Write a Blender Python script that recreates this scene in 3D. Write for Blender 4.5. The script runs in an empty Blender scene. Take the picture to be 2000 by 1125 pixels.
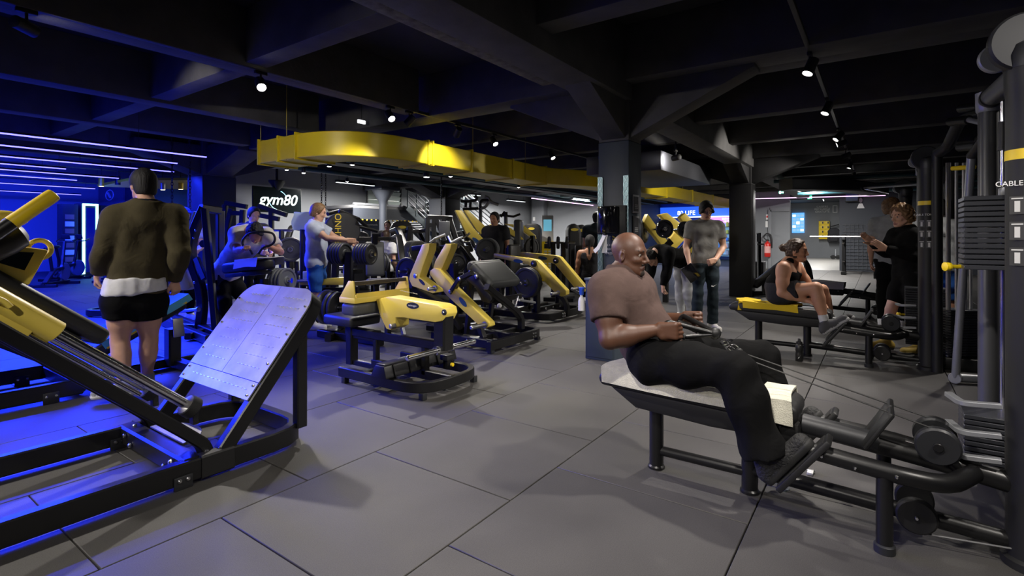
import bpy, bmesh, math, random
import numpy as np
from mathutils import Vector, Matrix
random.seed(7); np.random.seed(7)
S = bpy.context.scene
COL = S.collection
# ------------------------------------------------------------------ camera
# room axes: +X runs along the ceiling tracks (away, to the right), +Y away to the left, Z up
FPX, VH, CAMZ = 1013.0, 461.0, 1.30
TH = math.atan2(716.0, FPX)                      # camera heading against +X
CT, ST = math.cos(TH), math.sin(TH)              # forward=(CT,ST), right=(ST,-CT)
cd = bpy.data.cameras.new('camera'); cam = bpy.data.objects.new('camera', cd); COL.objects.link(cam)
cam.location = (0, 0, CAMZ); cam.rotation_euler = (math.pi/2, 0, TH - math.pi/2)
cd.sensor_fit = 'HORIZONTAL'; cd.sensor_width = 36; cd.lens = 36*FPX/2000.0
cd.shift_y = -(562.5-VH)/2000.0; cd.clip_start = .05; cd.clip_end = 200
S.camera = cam
vs = S.view_settings
vs.view_transform = 'Standard'; vs.look = 'None'; vs.gamma = 1; vs.use_curve_mapping = False
vs.exposure = 0.12
w = bpy.data.worlds.new('world'); S.world = w; w.use_nodes = True
w.node_tree.nodes['Background'].inputs[0].default_value = (.62, .62, .66, 1)
w.node_tree.nodes['Background'].inputs[1].default_value = .012

def ray(u, v):
    a = (u-1000.0)/FPX
    return Vector((ST*a+CT, -CT*a+ST, (VH-v)/FPX))
def px(u, v, X=None, Y=None, Z=None, d=None):
    """point on the pixel's ray where it meets a plane X=, Y=, Z= or the depth d"""
    r = ray(u, v)
    if X is not None: t = X/r.x
    elif Y is not None: t = Y/r.y
    elif Z is not None: t = (Z-CAMZ)/r.z
    else: t = d
    return Vector((r.x*t, r.y*t, CAMZ+r.z*t))
def proj(p):
    y = CT*p[0]+ST*p[1]; x = ST*p[0]-CT*p[1]
    return (1000+FPX*x/y, VH-FPX*(p[2]-CAMZ)/y, y)

# ------------------------------------------------------------------ lamps that have no body of their own in view
def add_light(name, kind, loc, energy, color=(1, 1, 1), target=None, **kw):
    l = bpy.data.lights.new(name, kind); l.energy = energy; l.color = color
    for k, v in kw.items(): setattr(l, k, v)
    o = bpy.data.objects.new(name, l); COL.objects.link(o); o.location = loc
    if target is not None:
        o.rotation_euler = (Vector(target)-Vector(loc)).to_track_quat('-Z', 'Y').to_euler()
    return o

# ------------------------------------------------------------------ materials
MATS = {}
def mat(name, col, rough=.5, metal=0.0, bump=0.0, bscale=200.0, var=0.0, vscale=8.0, coat=0.0, spec=.5, emit=None, estr=0.0, trans=0.0, stretch=None):
    if name in MATS: return MATS[name]
    m = bpy.data.materials.new(name); m.use_nodes = True; nt = m.node_tree; N = nt.nodes; L = nt.links
    b = N['Principled BSDF']
    b.inputs['Base Color'].default_value = (*col, 1); b.inputs['Roughness'].default_value = rough
    b.inputs['Metallic'].default_value = metal; b.inputs['Specular IOR Level'].default_value = spec
    b.inputs['Coat Weight'].default_value = coat; b.inputs['Coat Roughness'].default_value = .15
    b.inputs['Transmission Weight'].default_value = trans
    if emit: b.inputs['Emission Color'].default_value = (*emit, 1); b.inputs['Emission Strength'].default_value = estr
    if bump or var:
        tc = N.new('ShaderNodeTexCoord'); src = tc.outputs['Object']
        if stretch:
            mp = N.new('ShaderNodeMapping'); mp.inputs['Scale'].default_value = stretch; L.new(src, mp.inputs[0]); src = mp.outputs[0]
    if bump:
        n = N.new('ShaderNodeTexNoise'); n.inputs['Scale'].default_value = bscale; n.inputs['Detail'].default_value = 3; L.new(src, n.inputs['Vector'])
        bp = N.new('ShaderNodeBump'); bp.inputs['Strength'].default_value = bump; bp.inputs['Distance'].default_value = .01
        L.new(n.outputs['Fac'], bp.inputs['Height']); L.new(bp.outputs[0], b.inputs['Normal'])
    if var:
        n2 = N.new('ShaderNodeTexNoise'); n2.inputs['Scale'].default_value = vscale; n2.inputs['Detail'].default_value = 5; L.new(src, n2.inputs['Vector'])
        r = N.new('ShaderNodeValToRGB'); r.color_ramp.elements[0].position = .3; r.color_ramp.elements[1].position = .72
        r.color_ramp.elements[0].color = (*[c*(1-var) for c in col], 1); r.color_ramp.elements[1].color = (*[min(1, c*(1+var)) for c in col], 1)
        L.new(n2.outputs['Fac'], r.inputs[0]); L.new(r.outputs[0], b.inputs['Base Color'])
    m.diffuse_color = (*col, 1)
    MATS[name] = m; return m

BLACK = mat('black_paint', (.0065, .0065, .007), .34, spec=.5, bump=.02, bscale=400)
BLACKM = mat('black_matt_paint', (.009, .009, .0095), .5, bump=.03, bscale=500)
GRAPH = mat('graphite_paint', (.026, .027, .03), .42, metal=.3, bump=.02, bscale=500)
YEL = mat('yellow_paint', (.78, .60, .10), .38, bump=.02, bscale=400)
YELV = mat('vivid_yellow_plastic', (.85, .60, .01), .45)
DUCTY = mat('yellow_duct_paint', (.72, .55, .01), .42, var=.06, vscale=2)
CHROME = mat('chrome', (.75, .75, .77), .14, metal=1, bump=.01, bscale=80)
STEEL = mat('brushed_steel', (.44, .435, .43), .42, metal=1, var=.22, vscale=6, bump=.03, bscale=90)
SILV = mat('silver_paint', (.33, .34, .36), .38, metal=.55)
PAD = mat('black_upholstery', (.013, .013, .0135), .46, bump=.06, bscale=350)
PADG = mat('grey_upholstery', (.055, .058, .058), .5, bump=.06, bscale=350)
RUB = mat('black_rubber', (.012, .012, .012), .68, bump=.08, bscale=300)
PLATE = mat('weight_plate_iron', (.035, .036, .04), .45, bump=.04, bscale=300)
PLATEG = mat('grey_plate_iron', (.16, .17, .18), .45, bump=.03, bscale=300)
NAVY = mat('navy_paint', (.028, .040, .058), .5, var=.15, vscale=3)
WALLG = mat('grey_wall_paint', (.22, .23, .245), .7, var=.05, vscale=1.5, bump=.02, bscale=60)
WALLD = mat('dark_wall_paint', (.035, .04, .052), .65, var=.12, vscale=1.2, bump=.03, bscale=60)
WALLB = mat('blue_zone_wall_paint', (.20, .21, .23), .75, var=.05, vscale=1.2)
CEIL = mat('black_ceiling_paint', (.016, .016, .017), .75, var=.35, vscale=3, bump=.15, bscale=14)
CONC = mat('dark_concrete', (.050, .049, .048), .7, var=.25, vscale=4, bump=.25, bscale=22)
WHITE = mat('white_plastic', (.75, .75, .74), .5)
PAPER = mat('white_paper', (.8, .8, .79), .8)
TOWW = mat('cream_towel', (.62, .60, .50), .95, bump=.5, bscale=180, var=.12, vscale=30)
TOWB = mat('turquoise_towel', (.10, .42, .50), .95, bump=.4, bscale=180)
TOWY = mat('yellow_towel', (.80, .55, .02), .95, bump=.4, bscale=180)
TOWL = mat('pale_blue_towel', (.28, .36, .55), .95, bump=.4, bscale=180)
TOWG = mat('pale_grey_towel', (.50, .49, .52), .95, bump=.4, bscale=180)
BOLT = mat('zinc_bolt', (.6, .6, .62), .25, metal=1)
GLASSK = mat('gloss_black_plastic', (.006, .006, .008), .06, coat=.6)
SCREEN = mat('dark_screen', (.006, .010, .012), .15)
def emis(name, col, s): return mat(name, (0, 0, 0), .5, emit=col, estr=s)
E_WHITE = emis('lamp_glow', (1, .96, .9), 40)
E_BLUE = emis('blue_led_glow', (.13, .12, 1), 4.5)
E_PINK = emis('pink_led_glow', (.95, .55, .95), 2.2)
E_CYAN = emis('cyan_led_glow', (.25, .75, 1), 7)
E_GREEN = emis('green_sign_glow', (.05, .75, .40), 1.6)
E_TXT = emis('white_sign_glow', (.85, 1, .97), 1.6)
E_SIGN = emis('white_light_panel', (.9, .95, 1), 2.0)

# ------------------------------------------------------------------ mesh collector
def frame_from(z, up=None):
    z = Vector(z).normalized(); up = Vector(up) if up is not None else (Vector((0, 0, 1)) if abs(z.z) < .95 else Vector((1, 0, 0)))
    x = up.cross(z)
    if x.length < 1e-5: x = Vector((1, 0, 0)).cross(z)
    x.normalize(); y = z.cross(x); return x, y, z
def fillet(pts, r, n=4):
    pts = [Vector(p) for p in pts]; out = [pts[0]]
    for i in range(1, len(pts)-1):
        a, b, c = pts[i-1], pts[i], pts[i+1]
        d1 = (a-b); d2 = (c-b); l = min(r, d1.length*.48, d2.length*.48)
        p0 = b+d1.normalized()*l; p2 = b+d2.normalized()*l
        for k in range(n+1):
            t = k/n; out.append(p0*(1-t)**2+b*2*t*(1-t)+p2*t*t)
    out.append(pts[-1]); return out
class MB:
    def __init__(s): s.v = []; s.f = []
    def add(s, vs_, fs):
        o = len(s.v); s.v += [tuple(p) for p in vs_]; s.f += [tuple(i+o for i in f) for f in fs]; return s
    def box(s, c, size, R=None):
        c = Vector(c); hx, hy, hz = [q/2 for q in size]
        vs_ = [Vector((x, y, z)) for x in (-hx, hx) for y in (-hy, hy) for z in (-hz, hz)]
        if R is not None: vs_ = [R @ p for p in vs_]
        return s.add([p+c for p in vs_], [(0, 1, 3, 2), (4, 6, 7, 5), (0, 4, 5, 1), (2, 3, 7, 6), (0, 2, 6, 4), (1, 5, 7, 3)])
    def b2(s, a, b):
        a = Vector(a); b = Vector(b); return s.box((a+b)/2, [abs(q) for q in (b-a)])
    def sweep(s, pts, sec, up=None, closed=False):
        """sweep a 2-D section (x across, y along 'up') along points, mitred"""
        P = [Vector(p) for p in pts]; n = len(P); m = len(sec); rings = []
        for i in range(n):
            if closed: a = (P[i]-P[i-1]).normalized(); b = (P[(i+1) % n]-P[i]).normalized()
            else:
                a = (P[i]-P[i-1]).normalized() if i else (P[1]-P[0]).normalized()
                b = (P[i+1]-P[i]).normalized() if i < n-1 else (P[-1]-P[-2]).normalized()
            t = a+b
            t = t.normalized() if t.length > 1e-4 else b
            if up is None:
                if i == 0: x, y, _ = frame_from(t)
                else:
                    y = (y_prev-t*y_prev.dot(t)).normalized(); x = y.cross(t)
            else:
                u_ = Vector(up); y = (u_-t*u_.dot(t))
                y = y.normalized() if y.length > 1e-4 else frame_from(t)[1]
                x = y.cross(t)
            y_prev = y
            c = max(.45, a.dot(t)); k = 1/c
            bend = (b-a); bd = bend.normalized() if bend.length > 1e-4 else None
            ring = []
            for q in sec:
                o_ = x*q[0]+y*q[1]
                if bd is not None: o_ = o_+bd*(o_.dot(bd))*(k-1)
                ring.append(P[i]+o_)
            rings.append(ring)
        vs_ = [p for r in rings for p in r]; fs = []
        for i in range(n if closed else n-1):
            j = (i+1) % n
            for k in range(m):
                l = (k+1) % m; fs.append((i*m+k, i*m+l, j*m+l, j*m+k))
        if not closed: fs += [tuple(reversed(range(m))), tuple((n-1)*m+k for k in range(m))]
        return s.add(vs_, fs)
    def tube(s, pts, r, seg=12, fil=0, closed=False):
        pts = [Vector(p) for p in pts]
        if fil: pts = fillet(pts, fil)
        return s.sweep(pts, [(r*math.cos(2*math.pi*k/seg), r*math.sin(2*math.pi*k/seg)) for k in range(seg)], closed=closed)
    def bar(s, pts, w, h, up=(0, 0, 1), fil=0, closed=False, c=.12, nf=4):
        pts = [Vector(p) for p in pts]
        if fil: pts = fillet(pts, fil, nf)
        q = min(w, h)*c; a, b = w/2, h/2
        return s.sweep(pts, [(a, -b+q), (a, b-q), (a-q, b), (-a+q, b), (-a, b-q), (-a, -b+q), (-a+q, -b), (a-q, -b)], up, closed)
    def cyl(s, p0, p1, r, r1=None, seg=20, cham=0):
        p0 = Vector(p0); p1 = Vector(p1); r1 = r if r1 is None else r1
        x, y, z = frame_from(p1-p0); L = (p1-p0).length
        prof = [(0, r), (L, r1)]
        if cham: prof = [(0, r-cham), (cham, r), (L-cham, r1), (L, r1-cham)]
        return s.lathe(prof, p0, z, seg)
    def lathe(s, prof, o, ax, seg=24, cap=True):
        o = Vector(o); x, y, z = frame_from(ax); vs_ = []; fs = []; m = seg
        for (h, r) in prof:
            for k in range(m):
                a = 2*math.pi*k/m; vs_.append(o+z*h+x*(r*math.cos(a))+y*(r*math.sin(a)))
        for i in range(len(prof)-1):
            for k in range(m):
                l = (k+1) % m; fs.append((i*m+k, i*m+l, (i+1)*m+l, (i+1)*m+k))
        if cap: fs += [tuple(reversed(range(m))), tuple((len(prof)-1)*m+k for k in range(m))]
        return s.add(vs_, fs)
    def prism(s, poly, o, ax, ay, th, both=True):
        """polygon (a,b) in plane (ax,ay) at o, thickness th along ax x ay (centred)"""
        o = Vector(o); ax = Vector(ax); ay = Vector(ay); n = ax.cross(ay).normalized(); m = len(poly)
        lo = -th/2 if both else 0; hi = th/2 if both else th
        ar = sum(poly[i][0]*poly[(i+1) % m][1]-poly[(i+1) % m][0]*poly[i][1] for i in range(m))
        if ar < 0: poly = list(reversed(poly))
        vs_ = [o+ax*a+ay*b+n*lo for a, b in poly]+[o+ax*a+ay*b+n*hi for a, b in poly]
        fs = [tuple(reversed(range(m))), tuple(range(m, 2*m))]+[(k, (k+1) % m, m+(k+1) % m, m+k) for k in range(m)]
        return s.add(vs_, fs)
    def poly3(s, pts, n, th):
        """flat outline through 3-D points, thickened along n (centred)"""
        pts = [Vector(p) for p in pts]; n = Vector(n).normalized(); m = len(pts)
        nn = Vector((0, 0, 0))
        for i in range(m): nn += (pts[i]-pts[0]).cross(pts[(i+1) % m]-pts[0])
        if nn.dot(n) < 0: pts.reverse()
        vs_ = [p-n*th/2 for p in pts]+[p+n*th/2 for p in pts]
        fs = [tuple(reversed(range(m))), tuple(range(m, 2*m))]+[(k, (k+1) % m, m+(k+1) % m, m+k) for k in range(m)]
        return s.add(vs_, fs)
    def sphere(s, c, r, seg=16, rings=10, sc=(1, 1, 1)):
        c = Vector(c); vs_ = []; fs = []
        for i in range(rings+1):
            t = math.pi*i/rings
            for k in range(seg):
                a = 2*math.pi*k/seg
                vs_.append(c+Vector((r*sc[0]*math.sin(t)*math.cos(a), r*sc[1]*math.sin(t)*math.sin(a), r*sc[2]*math.cos(t))))
        for i in range(rings):
            for k in range(seg):
                l = (k+1) % seg
                if i == 0: fs.append((k, (i+1)*seg+k, (i+1)*seg+l))
                elif i == rings-1: fs.append((i*seg+k, (i+1)*seg+k, i*seg+l))
                else: fs.append((i*seg+k, (i+1)*seg+k, (i+1)*seg+l, i*seg+l))
        return s.add(vs_, fs)
    def mesh(s, name, bevel=0.0, bseg=2, ang=38, M=None):
        me = bpy.data.meshes.new(name)
        vs_ = s.v if M is None else [M @ Vector(p) for p in s.v]
        me.from_pydata([tuple(p) for p in vs_], [], s.f)
        bm = bmesh.new(); bm.from_mesh(me)
        bmesh.ops.remove_doubles(bm, verts=bm.verts, dist=1e-5)
        bmesh.ops.recalc_face_normals(bm, faces=bm.faces)
        if bevel:
            ed = [e for e in bm.edges if len(e.link_faces) == 2 and e.calc_face_angle(0) > math.radians(40)]
            bmesh.ops.bevel(bm, geom=ed, offset=bevel, segments=bseg, affect='EDGES', clamp_overlap=True, profile=.5)
        for f in bm.faces: f.smooth = True
        for e in bm.edges:
            if len(e.link_faces) == 2 and e.calc_face_angle(0) > math.radians(ang): e.smooth = False
        bm.to_mesh(me); bm.free(); return me

ROOTM = {}
def thing(name, label, cat, loc=(0, 0, 0), rotz=0.0, group=None, world=False):
    o = bpy.data.objects.new(name, None); COL.objects.link(o); o.empty_display_size = .1
    o.location = loc; o.rotation_euler = (0, 0, rotz); o['label'] = label; o['category'] = cat
    if group: o['group'] = group
    if world: ROOTM[o.name] = (Matrix.Translation(Vector(loc)) @ Matrix.Rotation(rotz, 4, 'Z')).inverted()
    return o
def tag(o, label=None, cat=None, group=None, kind=None):
    if label: o['label'] = label
    if cat: o['category'] = cat
    if group: o['group'] = group
    if kind: o['kind'] = kind
    return o
def obj(name, mb, material, parent=None, bevel=0.0, M=None, label=None, bseg=2, ang=38):
    root = parent
    while root is not None and root.parent is not None: root = root.parent
    m2 = M
    if root is not None and root.name in ROOTM: m2 = ROOTM[root.name] if M is None else ROOTM[root.name] @ M
    me = mb.mesh(name, bevel, bseg, ang, m2) if isinstance(mb, MB) else mb
    o = bpy.data.objects.new(name, me); COL.objects.link(o)
    for m in (material if isinstance(material, (list, tuple)) else [material]): me.materials.append(m)
    if parent is not None: o.parent = parent
    if label: o['label'] = label
    return o
def solo(name, mb, material, label, cat, group=None, bevel=0.0, loc=None, ang=38):
    """a thing that is one mesh; origin at its base centre"""
    V = np.array(mb.v); c = Vector(((V[:, 0].min()+V[:, 0].max())/2, (V[:, 1].min()+V[:, 1].max())/2, V[:, 2].min()))
    o = obj(name, mb, material, None, bevel, Matrix.Translation(-c), ang=ang); o.location = c
    return tag(o, label, cat, group)
def struct(name, mb, material, bevel=0.0, parent=None):
    o = obj(name, mb, material, parent, bevel)
    if parent is None: o['kind'] = 'structure'
    return o
def copy_tree(o, parent=None):
    c = o.copy(); COL.objects.link(c); c.parent = parent
    if o.name in ROOTM: ROOTM[c.name] = ROOTM[o.name]
    for ch in list(o.children): copy_tree(ch, c)
    return c
def text_mesh(body, size, M, depth=.002, align='CENTER', shear=0.0, offset=0.0, spacing=1.0):
    c = bpy.data.curves.new('txt', 'FONT'); c.body = body; c.size = size; c.align_x = align; c.align_y = 'CENTER'
    c.extrude = depth; c.shear = shear; c.offset = offset; c.space_character = spacing
    o = bpy.data.objects.new('txt', c); COL.objects.link(o)
    dg = bpy.context.evaluated_depsgraph_get(); me = bpy.data.meshes.new_from_object(o.evaluated_get(dg))
    me.transform(M); bpy.data.objects.remove(o); bpy.data.curves.remove(c); return me
def basis(o, ax, ay):
    ax = Vector(ax).normalized(); ay = Vector(ay); ay = (ay-ax*ay.dot(ax)).normalized(); az = ax.cross(ay)
    return Matrix(((ax.x, ay.x, az.x, o[0]), (ax.y, ay.y, az.y, o[1]), (ax.z, ay.z, az.z, o[2]), (0, 0, 0, 1)))
def lettering(name, body, size, o, ax, ay, material, parent, **kw):
    M = basis(o, ax, ay); root = parent
    while root is not None and root.parent is not None: root = root.parent
    if root is not None and root.name in ROOTM: M = ROOTM[root.name] @ M
    return obj(name, text_mesh(body, size, M, **kw), material, parent)
# ================================================================== THE SETTING
def lerp(a, b, t): return Vector(a)*(1-t)+Vector(b)*t
def floor_mat(name, col, rough):
    if name in MATS: return MATS[name]
    m = mat(name, col, rough); nt = m.node_tree; N = nt.nodes; L = nt.links; b = N['Principled BSDF']
    g = N.new('ShaderNodeNewGeometry'); oi = N.new('ShaderNodeObjectInfo')
    n1 = N.new('ShaderNodeTexNoise'); n1.inputs['Scale'].default_value = 1.3; n1.inputs['Detail'].default_value = 6
    n2 = N.new('ShaderNodeTexNoise'); n2.inputs['Scale'].default_value = 260; n2.inputs['Detail'].default_value = 2
    L.new(g.outputs['Position'], n1.inputs['Vector']); L.new(g.outputs['Position'], n2.inputs['Vector'])
    r = N.new('ShaderNodeMapRange'); r.inputs[1].default_value = .3; r.inputs[2].default_value = .7; r.inputs[3].default_value = .82; r.inputs[4].default_value = 1.2
    r2 = N.new('ShaderNodeMapRange'); r2.inputs[1].default_value = .3; r2.inputs[2].default_value = .7; r2.inputs[3].default_value = .75; r2.inputs[4].default_value = 1.25
    r3 = N.new('ShaderNodeMapRange'); r3.inputs[3].default_value = .93; r3.inputs[4].default_value = 1.07
    L.new(n1.outputs['Fac'], r.inputs[0]); L.new(n2.outputs['Fac'], r2.inputs[0]); L.new(oi.outputs['Random'], r3.inputs[0])
    m1 = N.new('ShaderNodeMath'); m1.operation = 'MULTIPLY'; L.new(r.outputs[0], m1.inputs[0]); L.new(r2.outputs[0], m1.inputs[1])
    m2 = N.new('ShaderNodeMath'); m2.operation = 'MULTIPLY'; L.new(m1.outputs[0], m2.inputs[0]); L.new(r3.outputs[0], m2.inputs[1])
    vm = N.new('ShaderNodeVectorMath'); vm.operation = 'SCALE'; vm.inputs[0].default_value = col; L.new(m2.outputs[0], vm.inputs['Scale'])
    L.new(vm.outputs[0], b.inputs['Base Color'])
    bp = N.new('ShaderNodeBump'); bp.inputs['Strength'].default_value = .25; bp.inputs['Distance'].default_value = .002
    L.new(n2.outputs['Fac'], bp.inputs['Height']); L.new(bp.outputs[0], b.inputs['Normal']); return m
TILE = floor_mat('rubber_tile', (.053, .050, .047), .60)
JOINT = mat('tile_joint', (.006, .006, .006), .9)
FL = struct('floor', MB().b2((-4, -3.5, -.12), (23, 25, -.022)), JOINT)
TX, TY = .90, 1.0
def in_room(x, y): return -4 < x < 23 and -3.5 < y < (25 if x < 7.2 else 15)
tiles = []
j = -5
while 1.48+j*TY < 25:
    y0 = 1.48+j*TY; off = 1.18 if j % 2 == 0 else .725
    for i in range(-8, 28):
        x0 = off+i*TX; cx, cy = x0+TX/2, y0+TY/2
        if not in_room(cx, cy): continue
        tiles.append((cx, cy))
    j += 1
def seen(c):
    d = CT*c[0]+ST*c[1]
    if d < 1.2: return 99
    u, v, _ = proj((c[0], c[1], 0))
    return d if -250 < u < 2250 else 99
tiles.sort(key=seen)
near = [t for t in tiles[:260] if seen(t) < 14]; far = tiles[len(near):]
tme = MB().box((0, 0, -.011), (TX-.006, TY-.006, .022)).mesh('tile', .0025, 1)
tme.materials.append(TILE)
for cx, cy in near:
    o = bpy.data.objects.new('tile', tme); COL.objects.link(o); o.parent = FL; o.location = (cx, cy, 0)
m = MB()
for cx, cy in far: m.box((cx, cy, -.011), (TX-.006, TY-.006, .022))
tag(obj('tile_field', m, TILE, FL), kind='stuff')

# ---- walls
WH = 3.5
struct('wall_left', MB().b2((7.3, 15, 0), (23.2, 15.2, WH)), WALLG)
struct('wall_left_alcove', MB().b2((-4.2, 25, 0), (7.5, 25.2, WH)), WALLB)
struct('wall_alcove_side', MB().b2((7.3, 15.2, 0), (7.5, 25, WH)), WALLD)
struct('wall_back_left', MB().b2((23, 9.2, 0), (23.2, 15, WH)), WALLG)
struct('wall_back_middle', MB().b2((23, 2.85, 0), (23.2, 4.9, WH)), WALLG)
struct('wall_back_right', MB().b2((23, -3.5, 0), (23.2, 1.2, WH)), WALLD)
struct('wall_back_lintel', MB().b2((23, 4.9, 2.75), (23.2, 9.2, WH)), CEIL)
struct('wall_corridor_lintel', MB().b2((23, 1.2, 2.72), (23.2, 2.85, WH)), WALLD)
struct('wall_right', MB().b2((-4.2, -3.7, 0), (23.2, -3.5, WH)), WALLD)
struct('wall_behind', MB().b2((-4.2, -3.5, 0), (-4, 25, WH)), WALLD)
# pilasters on the grey walls, door recess
m = MB(); m.b2((22.6, 14.0, 0), (23, 14.72, WH)); struct('trim_1', m, mat('pilaster_paint', (.27, .28, .30), .7), .01)
m = MB(); m.b2((22.93, 2.85, 2.28), (23, 3.55, 2.45)); m.b2((22.93, 3.5, 0), (23, 3.62, 2.35)); struct('trim_2', m, WALLG, .005)
# corridor beyond the right opening
struct('corridor_floor', MB().b2((23, 1.2, -.1), (36.2, 4.6, -.001)), mat('pale_corridor_floor', (.34, .33, .31), .4, var=.08, vscale=2))
struct('wall_corridor_end', MB().b2((36, 1.0, 0), (36.2, 4.7, 3.4)), WALLG)
struct('wall_corridor_side', MB().b2((23.2, 1.0, 0), (36, 1.2, 3.4)), WALLG)
struct('wall_corridor_far_side', MB().b2((23.2, 4.6, 0), (36, 4.8, 3.4)), WALLD)
struct('ceiling_corridor', MB().b2((23.2, 1.2, 3.3), (36, 4.6, 3.45)), WALLD)
# blue and pink lit zone beyond the middle opening
struct('zone_floor', MB().b2((23, 4.8, -.1), (30.2, 10.5, -.001)), JOINT)
struct('wall_zone_end', MB().b2((30, 4.8, 0), (30.2, 10.7, 3.5)), mat('blue_zone_back_wall', (.05, .10, .35), .6, var=.2, vscale=2))
struct('wall_zone_side', MB().b2((23.2, 10.5, 0), (30, 10.7, 3.5)), WALLD)
struct('ceiling_zone', MB().b2((23.2, 4.8, 3.2), (30, 10.5, 3.4)), CEIL)
# ---- ceiling with beams
struct('ceiling', MB().b2((-4.2, -3.7, WH), (23.2, 25.2, WH+.2)), CEIL)
def beam(name, a, b, mm=CONC): return struct(name, MB().b2(a, b), mm, .012)
k = 0
for (y, wd, zb) in ((2.36, .40, 2.76), (11.4, .46, 2.89)):
    k += 1; beam('ceiling_girder_%d' % k, (-4, y-wd/2, zb), (23, y+wd/2, WH))
beam('ceiling_rail_beam', (-4, 2.72, 2.86), (4.6, 2.86, 3.04), mat('worn_steel_beam', (.09, .085, .075), .7, var=.6, vscale=14, bump=.3, bscale=40))
for (y, x1) in ((5.1, 4.9), (7.3, 4.9), (9.35, 4.9), (13.5, 4.9), (15.6, 7.3), (17.7, 7.3), (20, 7.3)):
    k += 1; beam('ceiling_beam_%d' % k, (-4, y-.13, 2.93), (x1, y+.13, WH))
for x in (-2.8, -.7, 1.4, 3.5, 5.6, 7.7, 9.8, 11.9, 14.0, 16.1, 18.2, 20.3):
    k += 1; beam('ceiling_rib_%d' % k, (x-.12, -3.5, 2.93), (x+.12, 2.16, WH))
for x in (-1.7, .5, 2.7, 7.2, 9.3, 11.4, 15.3, 17.4, 19.5, 21.6):
    k += 1; beam('ceiling_cross_%d' % k, (x-.11, 2.56, 2.97), (x+.11, 11.17, WH))
for x in (5.3, 12.2): k += 1; beam('ceiling_cross_%d' % k, (x-.2, -3.5, 2.93), (x+.2, 15, WH))
# ---- columns with haunches
def column(n, x, y, hw, mlow, mhigh, zc=2.3):
    m = MB().b2((x-hw, y-hw, 0), (x+hw, y+hw, zc)); o = struct('column_%d' % n, m, mlow, .012)
    m = MB().b2((x-hw*.98, y-hw*.98, zc), (x+hw*.98, y+hw*.98, WH))
    for ax, ay, L in ((1, 0, 1.15), (-1, 0, 1.15), (0, 1, 1.25), (0, -1, 1.25)):
        a = Vector((ax, ay, 0)); c = Vector((x, y, 0))+a*hw*.9
        m.prism([(0, zc+.02), (L, 2.9), (L, 3.1), (0, 3.1)], c, a, (0, 0, 1), hw*1.55)
    obj('capital', m, mhigh, o, .01); return o
col1 = column(1, 5.43, 2.36, .18, NAVY, CONC, 2.33)
column(2, 12.1, 2.42, .225, BLACKM, CEIL, 2.4)
column(3, 5.15, 11.2, .33, NAVY, CONC, 2.5)
column(4, 12.7, 11.7, .36, WALLD, CEIL, 2.5)
# metal corner guards with diagonal embossing on the near column
for (cx, cy) in ((5.245, 2.51), (5.245, 2.21)):
    m = MB(); m.b2((cx-.008, cy-.03, .0), (cx+.002, cy+.03, 1.95)); g = obj('corner_guard', m, mat('embossed_guard', (.10, .16, .18), .35, metal=.6), col1)
    m = MB()
    for q in range(20):
        for s_ in (-1, 1): m.bar([(cx-.011, cy-.026*s_, .05+q*.095), (cx-.011, cy+.026*s_, .14+q*.095)], .006, .006, up=(1, 0, 0))
    obj('embossing', m, mat('guard_ridges', (.22, .30, .32), .35, metal=.6), g)

# ================================================================== LAMPS
def spot_light(loc, target, energy, angle=62, blend=.6, col=(1, .935, .86), r=.04):
    return add_light('spot', 'SPOT', loc, energy, col, target, spot_size=math.radians(angle), spot_blend=blend, shadow_soft_size=r)
def track_spot(p, aim, label, energy, on=True, angle=62, group='track spotlights', s=1.0, big=False):
    p = Vector(p); aim = Vector(aim); d = (aim-p).normalized()
    t = thing('track_spotlight', label, 'spotlight', (p.x, p.y, p.z+.13), 0, group, world=True)
    obj('adapter', MB().b2((p.x-.06, p.y-.018, p.z+.10), (p.x+.06, p.y+.018, p.z+.13)), BLACKM, t, .003)
    obj('stem', MB().cyl((p.x, p.y, p.z), (p.x, p.y, p.z+.11), .010, seg=10), BLACKM, t)
    r = .048*s
    obj('can', MB().lathe([(-.09, r*.7), (-.085, r*.96), (.05, r), (.06, r), (.06, r*.88), (.045, r*.86)], p, d, 20), BLACKM, t)
    if on:
        obj('lens', MB().lathe([(.046, r*.84), (.054, r*.6), (.056, .002)], p, d, 16), E_WHITE, t)
        l = spot_light(p+d*.085, aim, energy, angle)
        l.name = 'beam'; l.parent = t; l.location = ROOTM[t.name] @ (p+d*.085)
    else: obj('lens', MB().lathe([(.046, r*.84), (.05, .002)], p, d, 16), GLASSK, t)
    return t
def track(name, y, z, x0, x1, label):
    solo(name, MB().b2((x0, y-.018, z), (x1, y+.018, z+.035)), BLACKM, label, 'track rail', bevel=.003)
track('lighting_track', 5.0, 2.93, -3, 12.2, 'long black lighting track under the ceiling beam above the plate machines')
track('lighting_track', .5, 2.93, -3, 16.5, 'black lighting track running over the rowing stations on the right')
KL = 190
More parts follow.
